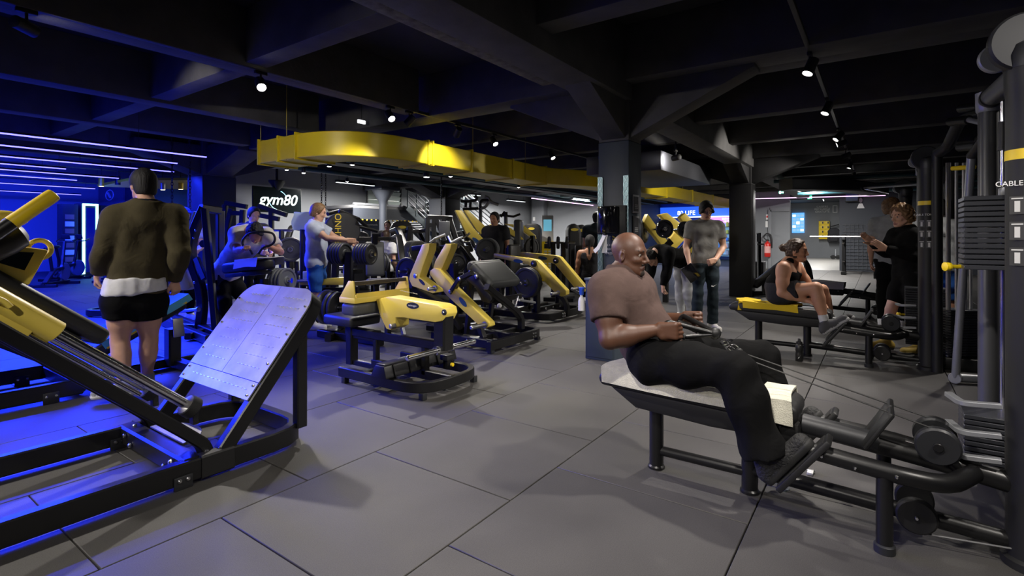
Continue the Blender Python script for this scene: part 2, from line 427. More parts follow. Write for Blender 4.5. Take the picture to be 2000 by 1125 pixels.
left_aims = [(-2.3, (.5, 3.2, .9), 1, 'added spotlight on the left track far beyond the frame, aimed at the hack squat'),
             (-.9, (1.75, 3.2, .5), 1, 'spotlight on the left track beyond the frame, aimed at the steel foot plate'),  # unseen lamp, turned on the steel plate to whiten it
             (1.03, (4.35, 6.9, 2.35), 1, 'black spotlight turned away at the upper left end of the track'),
             (2.76, (1.75, 2.0, 0), 1, 'brightest spotlight on the left track, above the back view man'),
             (4.43, (3.7, 2.2, 0), 1, 'lit track spotlight above the yellow duct bend'),
             (4.75, (3.7, 6.8, .8), 1, 'dark track spotlight turned away beside the lit one over the duct bend'),
             (5.70, (7.2, 8.2, .3), 1, 'dark track spotlight between two lit ones over the yellow duct'),
             (6.58, (6.0, 2.6, 0), 1, 'third lit spotlight along the left track'),
             (8.37, (7.8, 3.0, 0), 1, 'fourth lit spotlight along the left track'),
             (10.05, (9.4, 2.9, 0), 1, 'lit spotlight at the far end of the left track, beside the near column')]
for x, aim, on, lb in left_aims: track_spot((x, 5.0, 2.80), aim, lb, KL*(1.3 if x == 2.76 else .6 if x == 4.75 else .35 if x == 5.70 else 1.25 if x == -.9 else .8 if x == 1.03 else 1), bool(on), 42 if x == 1.03 else 80)
right_aims = [(-1.4, (.6, 1.6, 0), 'spotlight on the right track beyond the frame, behind the viewer'),
              (.9, (2.5, .5, .3), 'spotlight on the right track beyond the frame, above the front floor'),
              (3.2, (3.3, 1.7, 0), 'spotlight on the right track beyond the frame, above the bald man'),
              (5.315, (4.4, 1.5, 0), 'nearest visible spotlight on the right track'),
              (7.167, (6.3, 1.5, .3), 'second visible spotlight on the right track'),
              (9.26, (8.0, 2.5, .2), 'third visible spotlight on the right track'),
              (9.95, (9.3, 4.8, 1.3), 'spotlight close behind the third one on the right track'),
              (11.5, (11.6, 4.6, 1.2), 'small spotlight far along the right track'),
              (13.2, (13.0, 1.4, 0), 'second last small spotlight of the right track'),
              (15.4, (16, .5, 0), 'last small spotlight at the far end of the right track')]
for x, aim, lb in right_aims: track_spot((x, .5, 2.80), aim, lb, KL*(1.0 if x < 6 else 1.1 if x < 11 else .7), True, 82 if x < 6 else 74)
for x, aim, lb in ((12.9, (15.2, 5.2, 2.55), 'added small spotlight behind the black column lighting the yellow duct'), (8.6, (10.2, 5.6, 2.5), 'added small spotlight before the dark duct aimed at the yellow duct')):  # both lamps are added to brighten the yellow duct
    ts = track_spot((x, 2.75, 2.60), aim, lb, KL*(.7 if x > 10 else .22), True, 95); obj('ceiling_stem', MB().cyl((x, 2.75, 2.72), (x, 2.75, WH), .012, seg=8), BLACKM, ts)
track('lighting_track', -1.35, 2.93, -2.5, 12, 'lighting track behind the cable towers')
for x, aim in ((1.9, (2.6, 1.2, .2)), (4.6, (4.4, .8, 0)), (7.6, (7.0, .6, 0))):
    track_spot((x, -1.35, 2.80), aim, 'spotlight on the track behind the cable towers at %s' % {1.9: 'the near station', 4.6: 'the middle station', 7.6: 'the far station'}[x], KL*.85, True, 75)
# small round downlights under the services zone
for i, (u, v, z) in enumerate(((643, 325, 2.5), (688, 322, 2.5), (833, 346, 2.5), (880, 345, 2.5), (678, 355, 2.7), (1013, 366, 2.6), (560, 332, 2.55), (593, 338, 2.6))):
    p = px(u, v, Z=z); t = thing('downlight', ['small downlight left under the duct bend', 'small downlight right under the duct bend', 'bright starry downlight in front of the far column', 'downlight right of the starry one under the duct', 'faint downlight above the hanging screen', 'tiny downlight under the far duct run', 'tiny downlight left of the hanging screen', 'tiny downlight above the screen top edge'][i], 'downlight', p, 0, 'ceiling downlights', world=True)
    s_ = 1.3 if i == 2 else .8
    obj('can', MB().lathe([(0, .05*s_), (.09, .05*s_), (.10, .03)], p, (0, 0, 1), 16), BLACKM, t)
    obj('stem', MB().cyl(p+Vector((0, 0, .09)), (p.x, p.y, 2.96), .008, seg=8), BLACKM, t)
    obj('lens', MB().lathe([(-.012, .002), (-.004, .036*s_), (.002, .044*s_)], p, (0, 0, 1), 16), E_WHITE, t)
    l = spot_light(p-Vector((0, 0, .03)), (p.x, p.y, 0), 110, 110); l.parent = t; l.location = ROOTM[t.name] @ (p-Vector((0, 0, .03))); l.name = 'beam'
# blue LED tubes of the cardio zone
led = [(9.0, -2.6, 4.05), (10.2, -2.6, 4.1), (11.6, -2.6, 4.6), (12.8, -2.6, 3.2), (13.9, -2.6, 4.4), (15.2, -2.6, 4.0), (17.5, -2.6, 5.0), (20.5, -2.6, 5.5)]
led_lab = ['nearest', 'second', 'third', 'fourth', 'fifth', 'sixth', 'seventh', 'farthest']
for i, (y, x0, x1) in enumerate(led):
    t = thing('led_tube', '%s glowing blue light line hanging over the cardio zone' % led_lab[i], 'led light', ((x0+x1)/2, y, 2.6), 0, 'blue light lines over the cardio zone', world=True)
    obj('profile', MB().b2((x0, y-.02, 2.60), (x1, y+.02, 2.63)), BLACKM, t)
    obj('diffuser', MB().b2((x0, y-.018, 2.585), (x1, y+.018, 2.60)), E_BLUE, t)
    x = x0+.6
    while x < x1: obj('hanging_wire', MB().cyl((x, y, 2.63), (x, y, WH), .004, seg=6), BLACKM, t); x += 1.7
    l = add_light('glow', 'AREA', (0, 0, 0), 950 if i in (0, 1) else 420 if i < 4 else 650, (.010, .028, 1), None, shape='RECTANGLE', size=x1-x0, size_y=.06, spread=math.radians(118 if i in (0, 1) else 170))
    l.parent = t; l.location = ROOTM[t.name] @ Vector(((x0+x1)/2, y, 2.575)); l.rotation_euler = (-.42 if i in (0, 1) else .0 if i < 4 else .75, .0, 0)
# pink LED line along the back walls
def led_line(pts, label, mm, e, col):
    t = thing('led_line', label, 'led light', pts[0], 0, 'thin light lines near the ceiling', world=True)
    obj('diffuser', MB().bar(pts, .03, .03), mm, t)
    for q in (.15, .85):
        p = lerp(pts[0], pts[1], q); obj('hanging_wire', MB().cyl(p, (p.x, p.y, 3.31 if p.x > 23.2 else WH), .004, seg=6), BLACKM, t)
    return t
led_line([(15.2, 9.9, 2.62), (22.99, 11.4, 2.80)], 'thin pink light line under the ceiling left of the near column', E_PINK, 20, (1, .6, 1))
led_line([(22.6, 4.6, 2.80), (22.6, -.2, 2.74)], 'thin pink light line in front of the corridor opening', E_PINK, 20, (1, .6, 1))
led_line([(24.5, 1.95, 3.1), (31, 2.3, 3.1)], 'white light line along the corridor ceiling', E_SIGN, 30, (1, 1, 1))
add_light('corridor_light', 'AREA', (29, 2.7, 3.05), 330, (1, .98, .95), (29, 2.7, 0), shape='RECTANGLE', size=8, size_y=.2)
add_light('zone_light', 'AREA', (26.5, 7.5, 3.1), 220, (.35, .5, 1), (26.5, 7.5, 0), shape='RECTANGLE', size=4, size_y=.2)
# grey room ceiling lights: linear lamps in front of the left wall (hung behind the services)
for i, (x, y) in enumerate(((10, 12.8), (15.0, 12.6), (19, 13.2), (19.5, 10.2), (19.6, 1.75))):
    t = thing('linear_lamp', ['linear ceiling lamp above the hanging screen', 'linear ceiling lamp above the mezzanine', 'linear ceiling lamp above the stairs', 'linear ceiling lamp near the back wall corner', 'bright linear lamp before the corridor opening'][i], 'lamp', (x, y, 2.86), 0, 'linear ceiling lamps of the back area', world=True)
    obj('housing', MB().b2((x-.7, y-.05, 2.86), (x+.7, y+.05, 2.93)), BLACKM, t, .004)
    obj('diffuser', MB().b2((x-.68, y-.04, 2.85), (x+.68, y+.04, 2.86)), E_SIGN, t)
    l = add_light('glow', 'AREA', (0, 0, 0), 520 if i == 3 else 330, (1, .97, .93), None, shape='RECTANGLE', size=1.3, size_y=.08)
    l.parent = t; l.location = ROOTM[t.name] @ Vector((x, y, 2.84))
    for q in (-.6, .6): obj('hanging_wire', MB().cyl((x+q, y, 2.93), (x+q, y, WH), .006, seg=6), BLACKM, t)

# ================================================================== DUCTS AND SERVICES
t = thing('yellow_duct', 'long bright yellow ventilation duct with a rounded bend under the ceiling', 'duct', (4.6, 7.8, 2.42), 0, None, True)
path = [(4.55, 7.75, 2.58), (4.55, 5.95, 2.58), (9.4, 5.95, 2.56), (10.6, 5.35, 2.56), (12.2, 5.2, 2.56), (22.5, 5.2, 2.62)]
pp = [path[0]]+fillet(path[:3], 1.0, 8)[1:-1]+fillet([path[1]]+path[2:], .3, 2)[1:]
obj('casing', MB().bar(pp, .62, .34, nf=6, c=.03), DUCTY, t, ang=20)
def flange(mm, p, d):
    d = Vector(d).normalized(); p = Vector(p); x = Vector((-d.y, d.x, 0)); R = Matrix((x, d, Vector((0, 0, 1)))).transposed()
    mm.box(p, (.67, .03, .39), R)
for p, d in (((4.55, 7.73, 2.58), (0, 1, 0)), ((4.55, 7.2, 2.58), (0, 1, 0)), ((4.55, 6.75, 2.58), (0, 1, 0)), ((5.75, 5.95, 2.58), (1, 0, 0)), ((5.85, 5.95, 2.58), (1, 0, 0)), ((6.8, 5.95, 2.575), (1, 0, 0)), ((8.0, 5.95, 2.565), (1, 0, 0)), ((9.2, 5.95, 2.56), (1, 0, 0)), ((12.4, 5.2, 2.56), (1, 0, 0)), ((14.5, 5.2, 2.57), (1, 0, 0)), ((17, 5.2, 2.59), (1, 0, 0)), ((19.5, 5.2, 2.6), (1, 0, 0))):
    m = MB(); flange(m, p, d); obj('flange', m, DUCTY, t, .003)
for x, y in ((4.25, 7.7), (4.25, 7.0), (4.85, 7.4), (6.8, 5.62), (8.4, 5.62), (12.4, 4.9), (16, 4.9)): obj('hanger_rod', MB().cyl((x, y, 2.4), (x, y, WH), .006, seg=6), mat('dull_yellow_rod', (.35, .27, .03), .5), t)
m = MB(); m.b2((5.4, 8.7, 2.74), (22, 9.1, 2.96)); solo('cable_tray', m, BLACKM, 'dark flat cable tray under the ceiling behind the yellow duct', 'cable tray')
for y, z, r, lb in ((7.6, 2.8, .05, 'teal pipe under the ceiling behind the yellow duct'), (8.2, 2.72, .035, 'thin teal pipe beside the cable tray'), (10.2, 2.76, .05, 'teal pipe near the far column')):
    solo('ceiling_pipe', MB().cyl((6.2, y, z), (22.5, y, z), r, seg=12), mat('teal_pipe', (.03, .09, .11), .4), lb, 'pipe')
solo('dark_duct', MB().b2((8.6, 3.0, 2.42), (11.8, 4.4, 2.75)), mat('dark_grey_duct', (.04, .042, .05), .5), 'dark grey rectangular duct between the two columns of the girder', 'duct', bevel=.01)
solo('dark_duct', MB().bar([(13.4, 1.75, 2.49), (14.6, .6, 2.49), (16.6, .0, 2.49)], .45, .26, fil=.4), mat('dark_grey_duct', (.04, .042, .05), .5), 'dark diagonal duct in front of the corridor under the ceiling', 'duct')
for x, lb in ((14.8, 'nearest'), (17.2, 'middle'), (19.6, 'farthest')):
    solo('ceiling_pipe', MB().cyl((x, -3.4, 2.70), (x, 2.2, 2.70), .05, seg=12), mat('teal_pipe', (.03, .09, .11), .4), '%s teal pipe crossing the ceiling before the corridor' % lb, 'pipe')
# ================================================================== FIGURES (signed distance bodies meshed with surface nets)
def V3(p): return np.array([p[0], p[1], p[2]], dtype=np.float32)
def rc(a, b, ra, rb, mid=0, k=.03, flat=None, cut=(), sub=False): return dict(t='rc', a=V3(a), b=V3(b), ra=ra, rb=rb, m=mid, k=k, flat=flat, cut=list(cut), sub=sub)
def el(c, ax, r, mid=0, k=.02, cut=(), sub=False): return dict(t='el', c=V3(c), ax=[V3(a) for a in ax], r=r, m=mid, k=k, cut=list(cut), sub=sub)
def infl(p, d, **kw):
    q = dict(p); q['cut'] = list(p['cut'])
    if q['t'] == 'rc': q['ra'] = q['ra']+d; q['rb'] = q['rb']+d
    else: q['r'] = tuple(x+d for x in q['r'])
    q.update(kw); return q
def prim_bounds(p):
    if p['t'] == 'rc':
        r = max(p['ra'], p['rb']); return np.minimum(p['a'], p['b'])-r, np.maximum(p['a'], p['b'])+r
    r = max(p['r']); return p['c']-r, p['c']+r
def prim_d(p, x, y, z):
    if p['t'] == 'rc':
        a, b = p['a'], p['b']; ab = b-a; L2 = float(ab.dot(ab))+1e-9
        X, Y, Z = x-a[0], y-a[1], z-a[2]
        t = np.clip((X*ab[0]+Y*ab[1]+Z*ab[2])/L2, 0, 1)
        X = X-t*ab[0]; Y = Y-t*ab[1]; Z = Z-t*ab[2]; s = 1.0
        if p['flat'] is not None:
            n, f = p['flat']; n = V3(n); s = 1.0/f-1.0; q = X*n[0]+Y*n[1]+Z*n[2]
            X = X+q*s*n[0]; Y = Y+q*s*n[1]; Z = Z+q*s*n[2]; s = min(1.0, f*1.1)
        d = (np.sqrt(X*X+Y*Y+Z*Z)-(p['ra']+t*(p['rb']-p['ra'])))*s
    else:
        X, Y, Z = x-p['c'][0], y-p['c'][1], z-p['c'][2]; A = p['ax']; r = p['r']
        u = (X*A[0][0]+Y*A[0][1]+Z*A[0][2])/r[0]; v = (X*A[1][0]+Y*A[1][1]+Z*A[1][2])/r[1]; w_ = (X*A[2][0]+Y*A[2][1]+Z*A[2][2])/r[2]
        k0 = np.sqrt(u*u+v*v+w_*w_); k1 = np.sqrt((u/r[0])**2+(v/r[1])**2+(w_/r[2])**2)+1e-9
        d = k0*(k0-1.0)/k1
    for q, n in p['cut']:
        q = V3(q); n = V3(n); n = n/np.linalg.norm(n)
        d = np.maximum(d, (x-q[0])*n[0]+(y-q[1])*n[1]+(z-q[2])*n[2])
    return d
def sdf_mesh(prims, h, disp=None, gcut=()):
    lo = np.full(3, 1e9); hi = -lo
    for p in prims:
        if p['sub']: continue
        a, b = prim_bounds(p); lo = np.minimum(lo, a); hi = np.maximum(hi, b)
    lo = lo-3*h; hi = hi+3*h; n = np.ceil((hi-lo)/h).astype(int)+1
    F = np.full(n, .25, np.float32); I = np.zeros(n, np.uint8)
    g = [(lo[i]+np.arange(n[i])*h).astype(np.float32) for i in range(3)]
    for p in prims:
        a, b = prim_bounds(p); mrg = p['k']+2.5*h
        i0 = np.clip(np.floor((a-mrg-lo)/h).astype(int), 0, n-1); i1 = np.clip(np.ceil((b+mrg-lo)/h).astype(int)+1, 1, n)
        sl = tuple(slice(i0[i], i1[i]) for i in range(3))
        if min(i1-i0) <= 0: continue
        d = prim_d(p, g[0][sl[0]][:, None, None], g[1][sl[1]][None, :, None], g[2][sl[2]][None, None, :]); f = F[sl]; k = p['k']
        if p['sub']:
            hh = np.clip(.5-.5*(f+d)/k, 0, 1); F[sl] = f*(1-hh)-d*hh+k*hh*(1-hh)
        else:
            I[sl] = np.where(d < f, p['m'], I[sl])
            hh = np.clip(.5+.5*(f-d)/k, 0, 1); F[sl] = f*(1-hh)+d*hh-k*hh*(1-hh)
    if disp is not None: F += disp(g[0][:, None, None], g[1][None, :, None], g[2][None, None, :]).astype(np.float32)
    for q, nn in gcut:
        q = V3(q); nn = V3(nn); nn = nn/np.linalg.norm(nn)
        F = np.maximum(F, ((g[0]-q[0])*nn[0])[:, None, None]+((g[1]-q[1])*nn[1])[None, :, None]+((g[2]-q[2])*nn[2])[None, None, :])
    neg = F < 0
    cs = tuple(n-1); acc = np.zeros(cs+(3,), np.float32); cnt = np.zeros(cs, np.float32); quads = []
    for axn in range(3):
        s0 = [slice(None)]*3; s1 = [slice(None)]*3; s0[axn] = slice(0, -1); s1[axn] = slice(1, None)
        A = F[tuple(s0)]; B = F[tuple(s1)]; cr = neg[tuple(s0)] != neg[tuple(s1)]
        idx = np.argwhere(cr)
        if len(idx) == 0: continue
        va = A[cr]; vb = B[cr]; t = va/(va-vb); pos = idx.astype(np.float32); pos[:, axn] += t
        o1, o2 = [(1, 2), (2, 0), (0, 1)][axn]
        ok = (idx[:, o1] > 0) & (idx[:, o2] > 0) & (idx[:, o1] < cs[o1]) & (idx[:, o2] < cs[o2])
        idx = idx[ok]; pos = pos[ok]; flip = (va[ok] < 0)
        cells = []
        for d1, d2 in ((-1, -1), (0, -1), (0, 0), (-1, 0)):
            c = idx.copy(); c[:, o1] += d1; c[:, o2] += d2; cells.append(c)
            np.add.at(acc, (c[:, 0], c[:, 1], c[:, 2]), pos); np.add.at(cnt, (c[:, 0], c[:, 1], c[:, 2]), 1)
        quads.append((cells, flip))
    vm = cnt > 0; vid = np.full(cs, -1, np.int64); vid[vm] = np.arange(vm.sum())
    P = acc[vm]/cnt[vm][:, None]; ci = np.argwhere(vm); Q = []
    for cells, flip in quads:
        q = np.stack([vid[c[:, 0], c[:, 1], c[:, 2]] for c in cells], 1)
        q[~flip] = q[~flip][:, ::-1]; Q.append(q)
    Q = np.concatenate(Q); vmat = I[np.minimum(np.round(P[:, 0]).astype(int), n[0]-1), np.minimum(np.round(P[:, 1]).astype(int), n[1]-1), np.minimum(np.round(P[:, 2]).astype(int), n[2]-1)]
    W = P*h+lo.astype(np.float32)
    # light smoothing
    for _ in range(1):
        sm = np.zeros_like(W); c2 = np.zeros(len(W), np.float32)
        for k in range(4):
            np.add.at(sm, Q[:, k], W[Q[:, (k+1) % 4]]); np.add.at(sm, Q[:, k], W[Q[:, (k+3) % 4]]); np.add.at(c2, Q[:, k], 2)
        W = .45*W+.55*sm/np.maximum(c2, 1)[:, None]
    return W, Q, vmat[Q[:, 0]]
def np_mesh(name, parts_):
    Vs = []; Qs = []; Ms = []; o = 0
    for W, Q, mm in parts_: Vs.append(W); Qs.append(Q+o); Ms.append(mm); o += len(W)
    Vv = np.concatenate(Vs); Qq = np.concatenate(Qs); Mm = np.concatenate(Ms)
    me = bpy.data.meshes.new(name); me.vertices.add(len(Vv)); me.vertices.foreach_set('co', Vv.astype(np.float32).ravel())
    me.loops.add(len(Qq)*4); me.loops.foreach_set('vertex_index', Qq.ravel().astype(np.int32))
    me.polygons.add(len(Qq)); me.polygons.foreach_set('loop_start', np.arange(0, len(Qq)*4, 4, dtype=np.int32))
    me.polygons.foreach_set('material_index', Mm.astype(np.int32)); me.polygons.foreach_set('use_smooth', np.ones(len(Qq), bool))
    me.update(calc_edges=True); me.validate(); return me
def folds(amp, dirv, freq, seed=0):
    dv = V3(dirv); dv = dv/np.linalg.norm(dv)
    def f(x, y, z):
        s = x*dv[0]+y*dv[1]+z*dv[2]; w1 = np.sin(7*x+seed)+np.sin(9*y+1.3*seed)+np.sin(8*z+.7*seed)
        return amp*(np.sin(freq*s+1.7*w1)*.6+.4*np.sin(freq*1.9*s-2.3*w1+seed))
    return f
def curls(amp, fr):
    def f(x, y, z): return amp*np.sin(fr*x+2*np.sin(fr*.6*y))*np.sin(fr*y+2*np.sin(fr*.5*z))*np.sin(fr*z+2*np.sin(fr*.7*x))
    return f
SK = {}
def skin(name, c): return mat('skin_'+name, c, .5, var=.10, vscale=9, bump=.03, bscale=120)
def cloth(name, c, rough=.9, **kw):
    if 'cloth_'+name in MATS: return MATS['cloth_'+name]
    m = mat('cloth_'+name, c, rough, bump=kw.get('bump', .07), bscale=kw.get('bscale', 220), var=kw.get('var', .12), vscale=kw.get('vscale', 14), spec=.12)
    nt = m.node_tree; N = nt.nodes; L = nt.links; tc = [n for n in N if n.type == 'TEX_COORD'][0]; b0 = [n for n in N if n.type == 'BUMP'][0]
    w = N.new('ShaderNodeTexNoise'); w.inputs['Scale'].default_value = 8; w.inputs['Detail'].default_value = 2; w.inputs['Distortion'].default_value = 1.0; L.new(tc.outputs['Object'], w.inputs['Vector'])
    b1 = N.new('ShaderNodeBump'); b1.inputs['Strength'].default_value = kw.get('wrinkle', .30); b1.inputs['Distance'].default_value = .03
    L.new(w.outputs['Fac'], b1.inputs['Height']); L.new(b0.outputs[0], b1.inputs['Normal']); L.new(b1.outputs[0], N['Principled BSDF'].inputs['Normal']); return m
LIPM = mat('lip_skin', (.30, .12, .10), .45); EYEW = mat('eye_white', (.34, .30, .27), .45); IRIS = mat('dark_iris', (.01, .008, .006), .2)
def nz(v): v = Vector(v); return v/v.length
def hand_prims(wr, dirn, palm, pose='grip', s=1.0, thumb=1):
    """palm: unit vector out of the palm; thumb: side along palm x dir"""
    d = nz(dirn); n = Vector(palm); n = nz(n-d*n.dot(d)); lat = n.cross(d)*thumb; wr = Vector(wr); P = []
    kn = wr+d*.085*s
    for q in (-.027, -.009, .009, .027): P.append(rc(wr+d*.015*s+lat*q*.75*s, kn+lat*q*s, .017*s, .0135*s, 0, .012))
    c = {'grip': (1.15, 1.5, 1.0), 'relax': (.35, .5, .35), 'flat': (.05, .12, .08), 'curl': (.7, .9, .6)}[pose]
    for q, L in ((.028, .078), (.0095, .088), (-.0095, .082), (-.028, .065)):
        p = kn+lat*q*s; a = 0; r = .0098*s
        for i, fr in enumerate((.45, .32, .25)):
            a += c[i]*(1.0+.06*(q < 0)); dv = d*math.cos(a)+n*math.sin(a); e = p+dv*L*fr*s
            P.append(rc(p, e, r, r*.9, 0, .006)); p = e; r *= .9
    p = wr+d*.028*s+lat*.030*s; sp = .75 if pose in ('flat',) else .35
    dv = nz(d*.75+lat*sp+n*.45); e = p+dv*.042*s; P.append(rc(p, e, .016*s, .012*s, 0, .012))
    dv2 = nz(d*.9+lat*(.1 if pose != 'flat' else .4)+n*(.6 if pose != 'flat' else .2)); P.append(rc(e, e+dv2*.038*s, .012*s, .010*s, 0, .006)); return P
def head_prims(c, f, u, s=1.0, lips=1, jaw=1.0, nose=1.0, eyes=True):
    f = nz(f); u = Vector(u); u = nz(u-f*u.dot(f)); r = f.cross(u); c = Vector(c); ax = (r, f, u)
    def q(a, b, d): return c+r*a*s+f*b*s+u*d*s
    P = [el(q(0, -.014, .030), ax, (.077*s, .099*s, .094*s), 0, .02), el(q(0, .026, -.026), ax, (.060*s, .063*s, .086*s), 0, .025),
         el(q(0, .044, -.080), ax, (.040*s*jaw, .040*s, .030*s), 0, .025), rc(q(-.008, .078, -.103), q(.008, .078, -.103), .014*s*jaw, .014*s*jaw, 0, .018),
         rc(q(-.052, .004, -.056), q(-.028, .056, -.094), .016*s*jaw, .015*s, 0, .025), rc(q(.052, .004, -.056), q(.028, .056, -.094), .016*s*jaw, .015*s, 0, .025),
         rc(q(-.036, .072, .024), q(.036, .072, .024), .014*s, .014*s, 0, .02), rc(q(0, .088, .012), q(0, .112*nose, -.030), .0075*s, .0105*s, 0, .014),
         rc(q(-.011, .098, -.037), q(.011, .098, -.037), .0100*s, .0100*s, 0, .010),
         el(q(-.033, .090, .004), ax, (.018*s, .013*s, .011*s), 0, .012, sub=True), el(q(.033, .090, .004), ax, (.018*s, .013*s, .011*s), 0, .012, sub=True),
         rc(q(-.046, .060, -.028), q(-.034, .070, -.028), .014*s, .014*s, 0, .02), rc(q(.046, .060, -.028), q(.034, .070, -.028), .014*s, .014*s, 0, .02)]
    if lips: P += [rc(q(-.022, .081, -.0715), q(0, .091, -.0645), .0045*s, .0075*s, 1, .005), rc(q(.022, .081, -.0715), q(0, .091, -.0645), .0045*s, .0075*s, 1, .005), rc(q(-.016, .083, -.076), q(.016, .083, -.076), .0085*s, .0085*s, 1, .005), rc(q(-.010, .087, -.076), q(.010, .087, -.076), .008*s, .008*s, 1, .005), rc(q(-.012, .100, -.0695), q(.012, .100, -.0695), .0035, .0035, 1, .004, sub=True)]
    if eyes:
        for sg in (-1, 1): P += [el(q(.033*sg, .074, .003), ax, (.0118*s, .0105*s, .0062*s), 2, .003), rc(q(.034*sg, .0815, .003), q(.034*sg, .0815, .003), .0052*s, .0052*s, 3, .002), rc(q(.018*sg, .084, .0125), q(.048*sg, .070, .011), .0040*s, .0036*s, 0, .006), rc(q(.016*sg, .0895, .026), q(.050*sg, .075, .028), .0050*s, .0036*s, 3, .003)]
    for sg in (-1, 1): P += [el(q(.078*sg, -.010, -.012), (nz(r*sg+f*-.35), f, u), (.011*s, .020*s, .033*s), 0, .008), el(q(.088*sg, -.004, -.010), (r, f, u), (.008*s, .010*s, .018*s), 0, .006, sub=True)]
    return P
def limb(pts, rs, k=.025, mid=0): return [rc(pts[i], pts[i+1], rs[i], rs[i+1], mid, k) for i in range(len(pts)-1)]
def lerp(a, b, t): return Vector(a)*(1-t)+Vector(b)*t
def body_sets(J, g=1.0, arm=1.0, leg=1.0, belly=0.0, chestf=1.0):
    """named groups of primitives for a pose; J holds joint positions"""
    rt = nz(J['shR']-J['shL']); up = nz(J['neck']-J['pelvis']); fw = nz(up.cross(rt)); B = {}
    hr = nz(J['hipR']-J['hipL']); pel = J['pelvis']; sm = (J['shR']+J['shL'])/2; mid = lerp(pel, sm, .42)
    B['pelvis'] = [rc(J['hipR']+up*.02, J['hipL']+up*.02, .108*g, .108*g, 0, .04), rc(pel+up*.06+hr*.05, pel+up*.06-hr*.05, .108*g, .108*g, 0, .04)]
    B['abdomen'] = [rc(pel+up*.07+rt*.05*s_, mid+rt*.052*s_+fw*.01, .104*g, .100*g, 0, .05) for s_ in (-1, 1)]+([rc(pel+up*.10+fw*.05, mid+fw*.05, .10*g+belly, .10*g+belly*.7, 0, .05)] if belly else [])
    rib = sm-up*.06
    B['chest'] = [rc(mid+rt*.055*s_+fw*.01, rib+rt*.085*s_*chestf+fw*.012, .100*g, .108*g*chestf, 0, .05) for s_ in (-1, 1)]+[rc(rib+rt*.05*s_+fw*.055*chestf-up*.02, rib+rt*.10*s_+fw*.045*chestf+up*.0, .070*g*chestf, .055*g, 0, .05) for s_ in (-1, 1)]
    B['trap'] = [rc(J['neck']-up*.02-fw*.01, J['sh'+c]+up*.005, .062*g, .055*g, 0, .05) for c in 'RL']+[rc(J['neck']-up*.12-fw*.03, J['neck']-up*.01-fw*.01, .085*g, .06*g, 0, .05)]
    B['neck'] = [rc(J['neck']-up*.03, lerp(J['neck'], J['head'], .75)-fw*.008, .060*g, .054*g, 0, .03)]
    for c in 'RL':
        sh, e, wr = J['sh'+c], J['el'+c], J['wr'+c]
        B['uarm'+c] = [rc(sh, lerp(sh, e, .22), .064*arm, .060*arm, 0, .03), rc(lerp(sh, e, .15), lerp(sh, e, .6), .058*arm, .054*arm, 0, .03), rc(lerp(sh, e, .55), e, .054*arm, .042*arm, 0, .03)]
        B['farm'+c] = [rc(e, lerp(e, wr, .35), .042*arm, .045*arm, 0, .02), rc(lerp(e, wr, .3), wr, .045*arm, .027*max(1, arm*.85), 0, .02)]
        hp, kn, an = J['hip'+c], J['kn'+c], J['an'+c]
        bk = nz((hp-kn)*1.0+(an-kn)); bk = bk if bk.length > .1 and (hp-kn).angle(kn-an) > .25 else -fw
        B['thigh'+c] = [rc(hp, lerp(hp, kn, .5), .092*leg, .078*leg, 0, .03), rc(lerp(hp, kn, .45), kn, .079*leg, .056*leg, 0, .03)]
        B['shin'+c] = [rc(kn, lerp(kn, an, .3), .055*leg, .054*leg, 0, .02), rc(lerp(kn, an, .15)+bk*.012, lerp(kn, an, .5)+bk*.012, .052*leg, .048*leg, 0, .03), rc(lerp(kn, an, .3), an, .052*leg, .036*leg, 0, .03)]
        to = J['to'+c]; fd = nz(to-an); hl = an-nz(fd-nz(an-kn)*fd.dot(nz(an-kn)))*.045+nz(an-kn)*.035
        B['foot'+c] = [rc(an, hl, .036, .034, 0, .02), rc(hl, to, .034, .026, 0, .02), rc(an, lerp(an, to, .6), .038, .030, 0, .02)]
    B['_'] = (rt, up, fw); return B
